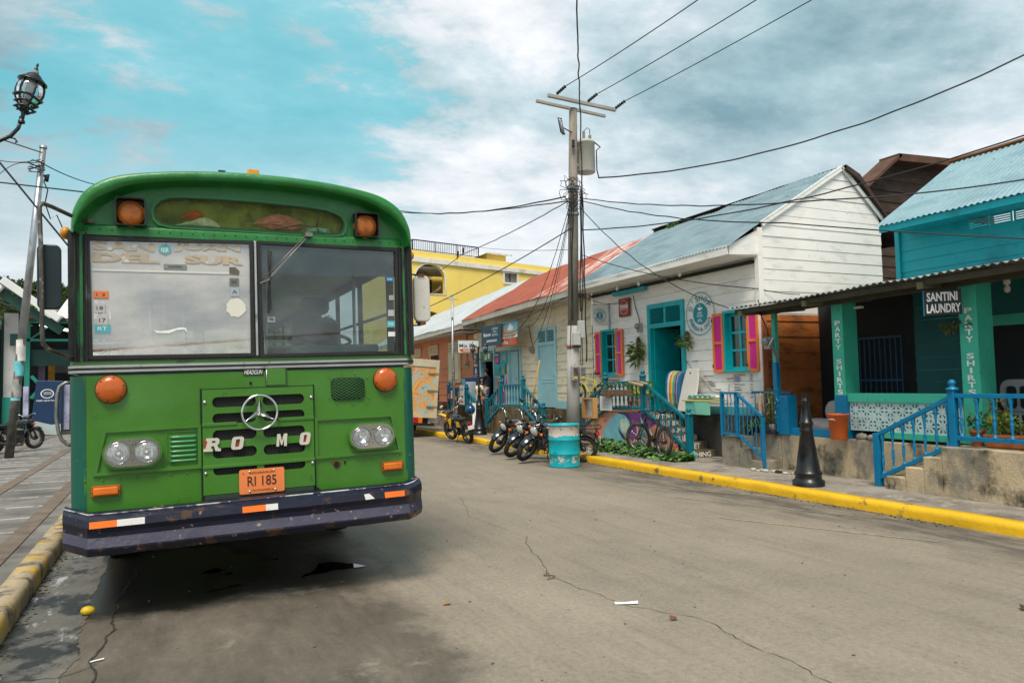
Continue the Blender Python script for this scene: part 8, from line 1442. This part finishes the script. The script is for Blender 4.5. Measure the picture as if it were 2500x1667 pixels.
cr = thing('plastic_chair', 'grey-white plastic chair in the dark porch behind the planters', 'chair', (9.3, 5.6, .7)); part('seat', MB().box(9.1, 9.5, 5.38, 5.80, 1.04, 1.07), mat('chair_plastic', (.30, .30, .31), .5), cr, .01); part('backrest', plate_mb(MB(), rrect(-5.82, -5.40, 1.07, 1.46, .12), [rrect(-5.76, -5.62, 1.10, 1.38, .05), rrect(-5.60, -5.46, 1.10, 1.38, .05)], FX(9.48), 0, .03), mat('chair_plastic', (.30, .30, .31)), cr, .006)
for x in (9.12, 9.48):
    for y in (5.40, 5.78): part('leg', MB().tube([(x, y, .70), (x, y, 1.05)], .018, 6), mat('chair_plastic', (.30, .30, .31)), cr)
# ---- the poster shop
def panel(name, lab, cat, y0, y1, z0, z1, X, col, shapes=(), txts=(), grp=None, tilt=0):
    t = thing(name, lab, cat, (X, (y0+y1)/2, z0), grp); M = FX(X); u0, u1 = U(y0), U(y1); w_, h_ = u1-u0, z1-z0
    part('sheet', MB().poly([(u0, z0+tilt), (u1, z0), (u1, z1-tilt*.3), (u0, z1)], M, 0, .008), mat(name+'_%d%d%d' % tuple(int(c*99) for c in col), col, .55, var=.14, scale=5, bump=.05), t)
    for c, pts in shapes: part('print', MB().poly([(u0+w_*a, z0+h_*b) for a, b in pts], M, .009, .0105), mat('print_%d%d%d' % tuple(int(v*99) for v in c), c, .6, var=.2, scale=9, bump=0), t)
    for c, s, a0, a1, b0, b1 in txts: part('lettering', text_mb(MB(), s, M, u0+w_*a0, u0+w_*a1, z0+h_*b0, z0+h_*b1, .001, .012, 0, .02), mat('type_%d%d%d' % tuple(int(v*99) for v in c), c, .6, bump=0), t)
    return t
Wt = (.8, .8, .78)
panel('banner', 'dark teal cloth banner hung under the cream eaves', 'banner', 20.36, 18.92, 2.62, 3.22, 8.5, (.01, .055, .09), (), ((Wt, 'Rincon', .12, .48, .48, .66), ((.5, .6, .6), 'LIVIN', .56, .84, .76, .86), ((.5, .6, .6), 'EN', .62, .78, .63, .71), ((.5, .6, .6), 'PLAYA', .56, .84, .46, .58), (Wt, '#PREPAMAGIA', .28, .80, .18, .30)))
panel('banner', 'pale photo banner with sandy figures hung right of the dark teal banner', 'banner', 19.20, 18.02, 2.78, 3.24, 8.58, (.16, .42, .52), (((.48, .33, .20), [(.0, .1), (.0, .55), (.15, .9), (.25, .6), (.4, .75), (.45, .4), (.7, .3), (.85, .6), (.95, .3), (.9, .1)]), ((.75, .74, .70), [(.45, .5), (.6, .95), (.8, .6), (.72, .45)]), (Wt, [(0, 0), (0, .1), (.98, .16), (.98, .02)])), ((INK.node_tree and (.02, .12, .3), 'MUELLE SUR', .3, .8, .03, .11),))
panel('shop_sign', 'orange-brown sign lettered Mia Eva above the poster shop doors', 'sign', 19.46, 18.08, 2.58, 2.78, 8.57, (.50, .085, .02), ((Wt, [(.03, .15), (.08, .9), (.12, .9), (.10, .15)]), (Wt, [(.13, .15), (.16, .9), (.20, .9), (.19, .15)]), ((.35, .18, .12), [(.68, .1), (.72, .85), (.80, .9), (.84, .3), (.78, .05)])), ((Wt, 'Mia Eva', .22, .62, .22, .72),), tilt=-.02)
msn = thing('hanging_shop_sign', 'white two-sided sign lettered Mia Eva Pulperia hanging over the pavement', 'sign', (8.1, 20.5, 2.45)); M = FY(20.5)
part('board', MB().rect(7.78, 8.46, 2.455, 2.845, M, -.03, 0), WHT, msn, .005); part('frame', plate_mb(MB(), rc(7.77, 8.47, 2.445, 2.855), [rc(7.79, 8.45, 2.465, 2.835)], M, -.035, .006), mat('frame_green', (.10, .14, .10), .5), msn)
b = MB(); text_mb(b, 'Mia Eva', M, 7.83, 8.40, 2.62, 2.73, .003, .001, 0, .01); part('lettering', b, mat('type_darkteal', (.02, .14, .15), .5, bump=0), msn); rbn = part('ribbon', MB().poly([(7.82, 2.56), (7.88, 2.50), (7.82, 2.52), (7.94, 2.48), (8.42, 2.48), (8.38, 2.52), (8.44, 2.57), (7.94, 2.585)], M, .001, .004), mat('ribbon_orange', (.62, .12, .03), .5), msn); part('lettering', text_mb(MB(), 'PULPERIA', M, 7.96, 8.30, 2.495, 2.555, .002, .005, 0, .02), PW, rbn)
part('bracket', MB().tube([(8.08, 20.5, 2.86), (8.08, 20.5, 3.02), (7.97, 20.5, 3.08)], .02, 6).tube([(8.08, 20.5, 2.45), (8.08, 20.5, 2.35)], .012, 5).bar((8.08, 20.5, 3.0), (9.05, 20.5, 3.2), .03, .03), IRON, msn)
blob_ = [(.2, .2), (.3, .8), (.55, .9), (.8, .7), (.75, .3), (.5, .1)]
PO = 'posters on the cream shop wall'
panel('poster', 'green poster with white numbers over the shop doorway', 'poster', 21.72, 20.82, 2.22, 2.50, 9.02, (.09, .20, .05), ((Wt, [(.35, .2), (.35, .8), (.55, .8), (.55, .2)]), (Wt, [(.65, .25), (.68, .85), (.85, .8), (.8, .3)])), (), PO)
panel('poster', 'violet and pink poster at the upper left of the poster wall', 'poster', 20.66, 20.32, 2.12, 2.50, 9.05, (.10, .06, .18), (((.65, .12, .38), [(.1, .1), (.1, .45), (.9, .5), (.85, .1)]),), ((Wt, 'PROMO', .15, .85, .62, .8),), PO)
panel('poster', 'turquoise poster with a tan parcel at the upper right of the poster wall', 'poster', 20.28, 19.68, 2.10, 2.50, 9.05, (.02, .38, .45), (((.45, .36, .20), [(.35, .25), (.35, .75), (.7, .75), (.7, .25)]),), (), PO)
panel('poster', 'sea-green poster with a diver figure in the middle of the poster wall', 'poster', 20.66, 19.90, 1.78, 2.10, 9.05, (.03, .42, .42), (((.10, .09, .07), [(.45, .2), (.42, .6), (.5, .9), (.58, .6), (.54, .2)]), ((.7, .3, .1), [(.75, .1), (.78, .5), (.88, .5), (.9, .1)])), (), PO)
panel('poster', 'pale poster with an orange blot at the lower left of the poster wall', 'poster', 20.66, 20.30, 1.38, 1.76, 9.05, (.55, .60, .55), (((.62, .32, .14), blob_),), (), PO)
panel('poster', 'blue and white ice poster in the lower middle of the poster wall', 'poster', 20.26, 20.0, 1.50, 1.76, 9.05, (.03, .10, .28), ((Wt, [(.2, .3), (.3, .7), (.5, .4), (.7, .8), (.8, .3)]),), (), PO)
panel('poster', 'pink bottle poster at the lower right of the poster wall', 'poster', 19.97, 19.68, 1.36, 1.80, 9.05, (.50, .62, .62), (((.65, .03, .25), [(.3, .1), (.3, .5), (.42, .75), (.42, .95), (.52, .95), (.52, .75), (.62, .5), (.62, .1)]),), (), PO)
panel('poster', 'tall pink and white poster behind the landing balusters', 'poster', 20.66, 19.70, .90, 1.34, 9.05, (.58, .58, .60), (((.65, .03, .25), [(.1, .1), (.12, .8), (.25, .9), (.3, .2)]), ((.65, .03, .25), [(.55, .1), (.58, .9), (.8, .8), (.78, .1)]), ((.05, .30, .45), [(.35, .1), (.38, .6), (.48, .6), (.48, .1)])), (), PO)
panel('poster', 'small dark photo poster left of the shop doorway', 'poster', 22.44, 22.08, 2.18, 2.52, 9.05, (.10, .09, .13), (((.45, .40, .42), blob_),), (), PO)
panel('poster', 'blue poster with a white drop emblem left of the shop doorway', 'poster', 22.42, 21.98, 1.78, 2.10, 9.05, (.01, .04, .16), ((Wt, [(.3, .35), (.35, .6), (.5, .9), (.65, .6), (.7, .35), (.5, .22)]), ((.01, .04, .16), [(.4, .4), (.5, .65), (.6, .4)])), ((Wt, 'AGUA FRIA', .15, .85, .06, .16),), PO)
panel('banner', 'blue banner with white bottle pictures tied on the teal railing', 'banner', 22.66, 21.72, 1.0, 1.38, 8.22, (.01, .07, .20), ((Wt, [(.35, .2), (.38, .9), (.5, .9), (.52, .2)]), ((.6, .15, .08), [(.05, .2), (.08, .6), (.22, .6), (.25, .2)]), ((.7, .55, .1), [(.7, .1), (.72, .4), (.9, .4), (.9, .1)])), ())
panel('poster', 'white price sheet on the railing beside the blue freezer', 'poster', 21.48, 21.10, .90, 1.50, 8.2, (.62, .66, .66), (((.5, .15, .1), [(.2, .1), (.2, .2), (.8, .22), (.8, .1)]),), ((tuple((.25, .35, .4)), 'HELADOS', .15, .85, .74, .84), (tuple((.03, .03, .03)), 'A 50C', .15, .85, .36, .46)))
fz = thing('freezer', 'tall blue ice freezer with a white front beside the shop doorway', 'freezer', (8.8, 22, .84)); part('body', MB().box(8.62, 9.05, 20.98, 22.35, .86, 1.74), mat('freezer_blue', (.01, .045, .16), .4), fz, .015); part('door', MB().rect(U(22.0), U(21.15), .90, 1.60, FX(8.615), 0, .02), mat('freezer_white', (.62, .68, .70), .4), fz, .005); part('label', MB().rect(U(22.34), U(22.1), 1.3, 1.7, FX(8.617), 0, .006), mat('label_cyan', (.10, .45, .60), .5, var=.4, scale=8), fz)
b = MB()
for k in range(3): b.ring(U(21.75), 1.45-.18*k, .06, .045, FX(8.594), 0, .003, 0, 16)
part('print', b, mat('print_cyan', (.25, .55, .6), .6), fz)
solo('guard_rod', MB().tube([(8.15, 16.46, .80), (8.2, 16.0, 2.08)], .016, 8), mat('rod_yellow', (.80, .38, .0), .5, bump=0), 'yellow plastic guard tube on the stay wire before the tall pale blue door', 'guard tube')
# ---- truck
solo('roof_plant', leafy(MB(), at(1547, 521, 0, 11.14), (.07, .22, .07), 90, .09, (0, 1), .3, 9, 2), LF, 'small dark green plant growing on the ridge between the red and grey roofs', 'plant')
TM = Matrix.Translation((6.95, 20.9, 0)) @ Matrix.Rotation(R(4.5), 4, 'Y')
tk = thing('truck', 'box truck with orange and blue swirls painted on its cargo body behind the bus', 'truck', local=TM)
m = bpy.data.materials.new('truck_art'); m.use_nodes = True; t_ = m.node_tree; b_ = t_.nodes['Principled BSDF']; tc = t_.nodes.new('ShaderNodeTexCoord'); mp = t_.nodes.new('ShaderNodeMapping'); mp.inputs['Scale'].default_value = (1, 1, .8); t_.links.new(tc.outputs['Object'], mp.inputs[0])
n_ = t_.nodes.new('ShaderNodeTexNoise'); n_.inputs['Scale'].default_value = 2.1; n_.inputs['Detail'].default_value = 2.5; n_.inputs['Distortion'].default_value = 1.6; t_.links.new(mp.outputs[0], n_.inputs['Vector'])
t_.links.new(rmp(n_.outputs[0], [(.30, (.12, .25, .32)), (.38, (.38, .48, .46)), (.455, (.40, .50, .46)), (.47, (.70, .33, .08)), (.53, (.78, .44, .14)), (.56, (.66, .22, .05)), (.64, (.55, .50, .40)), (.7, (.16, .20, .24))], t_), b_.inputs['Base Color']); b_.inputs['Roughness'].default_value = .6
part('cargo_box', MB().box(-1.9, .20, .02, 4.5, .60, 2.22), mat('truck_white', (.55, .50, .40), .6), tk, .01); part('rear_panel', MB().box(-1.8, .12, -.01, .02, .68, 2.05), m, tk); part('rear_frame', plate_mb(MB(), rc(-1.92, .22, .56, 2.28), [rc(-1.8, .12, .68, 2.06)], frame((0, 0, 0), (1, 0, 0), (0, 0, 1)), -.03, .03), mat('truck_cream', (.55, .48, .34), .6), tk, .006)
for z in (.88, 1.35, 1.86): part('hinge', MB().box(-.12, .20, -.05, -.02, z, z+.04), mat('hinge_olive', (.30, .26, .14), .6), tk)
part('chassis', MB().box(-1.7, .0, .1, 5.6, .38, .58).box(-1.85, .15, -.06, .0, .32, .40), BLK, tk); part('tail_light', MB().box(-.62, -.35, -.04, .0, .40, .56), mat('tail_red', (.45, .01, .01)), tk); part('tail_light', MB().box(-.34, -.22, -.04, .0, .40, .56), AMB2, tk); part('cab', MB().box(-1.7, .0, 4.7, 6.0, .45, 1.9), mat('truck_white', (.55, .50, .40)), tk, .05)
for x in (-1.6, -.15):
    for y in (1.4, 5.2): o = part('wheel', MB().lathe([(.0, -.12), (.30, -.13), (.36, -.10), (.37, .10), (.30, .13), (0, .12)], Matrix.Translation((x, y, .36)) @ Matrix.Rotation(R(90), 4, 'Y'), 20), mat('tyre', (.018, .018, .018)), tk); part('hubcap', MB().lathe([(0, -.14), (.14, -.135), (.18, -.12)], Matrix.Translation((x, y, .36)) @ Matrix.Rotation(R(90), 4, 'Y'), 12), mat('rim_dark', (.1, .1, .1)), o)
# ------------------------------------------------------------------ people
def skinmesh(J, E, name, mats_=None, sub=2):
    me = bpy.data.meshes.new(name); me.from_pydata([j[0] for j in J], E, []); o = bpy.data.objects.new('tmp', me); C.objects.link(o); sk_ = o.modifiers.new('s', 'SKIN'); sk_.use_smooth_shade = True
    lay = me.skin_vertices[0].data if me.skin_vertices else None
    if lay is None:
        bm = bmesh.new(); bm.from_mesh(me); bm.verts.layers.skin.verify(); bm.to_mesh(me); bm.free(); lay = me.skin_vertices[0].data
    for i, j in enumerate(J):
        r_ = j[1]; lay[i].radius = (r_, r_) if not isinstance(r_, tuple) else r_; lay[i].use_root = (i == 0)
    sb_ = o.modifiers.new('u', 'SUBSURF'); sb_.levels = sub; sb_.render_levels = sub
    dg = bpy.context.evaluated_depsgraph_get(); dg.update(); r = bpy.data.meshes.new_from_object(o.evaluated_get(dg)); bpy.data.objects.remove(o); r.name = name
    for p in r.polygons: p.use_smooth = True
    return r
def dress(me, m): me.materials.append(m); return me
SKN = mat('skin_brown', (.26, .12, .065), .55, var=.08, bump=0); HAIR = mat('hair_black', (.012, .009, .008), .5, bump=.4)
def person(label, loc, heading, H, arms, shirt, shorts, hair_long=False, bag=None, short_sleeve=True, legs=None):
    """arms: (elbow, hand) offsets for left and right in body units (x forward, y left, z up) with height 1"""
    M = Matrix.Translation(loc) @ Matrix.Rotation(heading, 4, 'Z') @ Matrix.Scale(H, 4); t = thing('person', label, 'person', local=M)
    lg = legs or (((.01, .055, .27), (-.01, .06, .03)), ((.02, -.055, .27), (.03, -.06, .03)))
    J = [((0, 0, .52), (.075, .062)), ((0, 0, .63), (.066, .055)), ((0, 0, .74), (.080, .058)), ((0, 0, .81), (.05, .045)), ((.005, 0, .855), (.030, .030)), ((.01, 0, .90), (.044, .044)), ((.008, 0, .95), (.050, .046)), ((.002, 0, .985), (.03, .03))]; E = [(0, 1), (1, 2), (2, 3), (3, 4), (4, 5), (5, 6), (6, 7)]
    for s, (kn, an) in zip((1, -1), lg):
        k = len(J); J += [((0, s*.048, .47), .048), (kn, .030), (tuple(Vector(kn).lerp(Vector(an), .35)), .031), (an, .019), ((an[0]+.075, an[1]*1.05, an[2]-.012), .014)]; E += [(0, k), (k, k+1), (k+1, k+2), (k+2, k+3), (k+3, k+4)]
    hands = []
    for s, (el, ha) in zip((1, -1), arms):
        k = len(J); J += [((0, s*.105, .795), .030), (el, .021), (ha, .013)]; E += [(3, k), (k, k+1), (k+1, k+2)]; d = (Vector(ha)-Vector(el)).normalized(); hands.append((Vector(ha), d, s))
    me = skinmesh(J, E, 'body'); b = MB(); b.add([v.co[:] for v in me.vertices], [tuple(p.vertices) for p in me.polygons], 0, True)
    for h, d, s in hands:
        sd_ = d.cross(Vector((0, 0, 1))).normalized() if abs(d.z) < .9 else Vector((1, 0, 0)); q = h+d*.03; b.tube([h, h+d*.025, h+d*.045], [.011, .016, .014], 8)
        for f in range(4): o_ = h+d*.045+sd_*(.010*(f-1.5)); L = (.030, .036, .034, .026)[f]; b.tube([o_, o_+d*L*.55-Vector((0, 0, .004)), o_+d*L*.9-Vector((0, 0, .013))], [.0055, .005, .004], 6)
        o_ = h+d*.015+sd_*.016*s; b.tube([o_, o_+(d+sd_*s*.7).normalized()*.03], [.006, .0045], 6)
    b.ball((.058, 0, .915), (.010, .007, .012), 8).ball((.012, .047, .915), (.012, .006, .018), 8).ball((.012, -.047, .915), (.012, .006, .018), 8).ball((.05, 0, .872), (.012, .018, .010), 8)
    bd = part('body', b, SKN, t); part('face', MB().ball((.049, .016, .925), (.006, .008, .005), 6).ball((.049, -.016, .925), (.006, .008, .005), 6).cb((.053, 0, .893), (.006, .022, .004)), mat('face_dark', (.04, .015, .012), .5), t)
    hv = MB().lathe([(0, .062), (.03, .058), (.050, .035), (.057, .0), (.052, -.02)] if not hair_long else [(0, .062), (.03, .058), (.052, .035), (.058, -.01), (.05, -.05), (.02, -.07)], Matrix.Translation((-.010, 0, .945)) @ Matrix.Rotation(R(-16), 4, 'Y'), 18); part('hair', hv, HAIR, t)
    if hair_long: part('hair_bun', MB().ball((-.06, 0, .95), .028, 10), HAIR, t)
    tor = [((0, 0, .50), (.100, .084)), ((0, 0, .55), (.096, .080)), ((0, 0, .61), (.090, .074)), ((0, 0, .67), (.093, .074)), ((0, 0, .73), (.102, .076)), ((0, 0, .79), (.082, .064)), ((0, 0, .838), (.042, .042))]; E2 = [(i, i+1) for i in range(6)]
    for s, (el, ha) in zip((1, -1), arms):
        k = len(tor); sh_ = Vector((0, s*.105, .795)); e_ = Vector(el); tor += [(tuple(sh_), .038), (tuple(sh_.lerp(e_, .55 if short_sleeve else .9)), .033)]; E2 += [(5, k), (k, k+1)]
    part('shirt', dress(skinmesh(tor, E2, 'shirt'), shirt), shirt, t); tr_ = [((0, 0, .54), (.090, .076)), ((0, 0, .50), (.094, .080)), ((0, 0, .46), (.088, .076))]; E3 = [(0, 1), (1, 2)]
    for s, (kn, an) in zip((1, -1), lg): k = len(tr_); tr_ += [((0, s*.052, .42), .064), (tuple(Vector((0, s*.052, .44)).lerp(Vector(kn), .5)), .058), (tuple(Vector((0, s*.052, .44)).lerp(Vector(kn), .95)), .052)]; E3 += [(2, k), (k, k+1), (k+1, k+2)]
    part('shorts', dress(skinmesh(tr_, E3, 'shorts'), shorts), shorts, t); part('sandals', MB().cb((lg[0][1][0]+.035, lg[0][1][1], .006), (.13, .045, .012)).cb((lg[1][1][0]+.035, lg[1][1][1], .006), (.13, .045, .012)), BLK, t)
    return t
person('young man in a black t-shirt and grey shorts standing in the poster shop doorway', (8.75, 20.68, .84), R(128), 1.15, (((.07, .13, .64), (.20, .06, .68)), ((.03, -.15, .62), (.16, -.10, .67))), mat('shirt_black', (.015, .017, .022), .8), mat('shorts_grey', (.36, .34, .33), .8))
person('woman in a cream blouse and white skirt seen from behind on the shop steps', (8.38, 20.33, .55), R(20), 1.13, (((.02, .15, .62), (.10, .12, .52)), ((.0, -.15, .62), (.10, -.10, .58))), mat('blouse_cream', (.72, .68, .48), .8), mat('skirt_white', (.70, .66, .62), .8), True)
hb2 = thing('handbag', 'brown leather shoulder bag hanging at the side of the woman in cream', 'handbag', (8.42, 20.1, .95)); part('pouch', MB().ball((8.42, 20.14, 1.08), (.06, .05, .085), 12), mat('leather_brown', (.38, .11, .03), .5), hb2); part('strap', MB().tube([(8.42, 20.14, 1.14), (8.38, 20.22, 1.35), (8.39, 20.3, 1.47)], .008, 5), mat('leather_dark', (.08, .03, .02), .5), hb2)
solo('folder', MB().cb((8.60, 20.72, 1.60), (.09, .015, .13)), PAP, 'white folded papers held by the young man in the doorway', 'papers', bevel=.003)
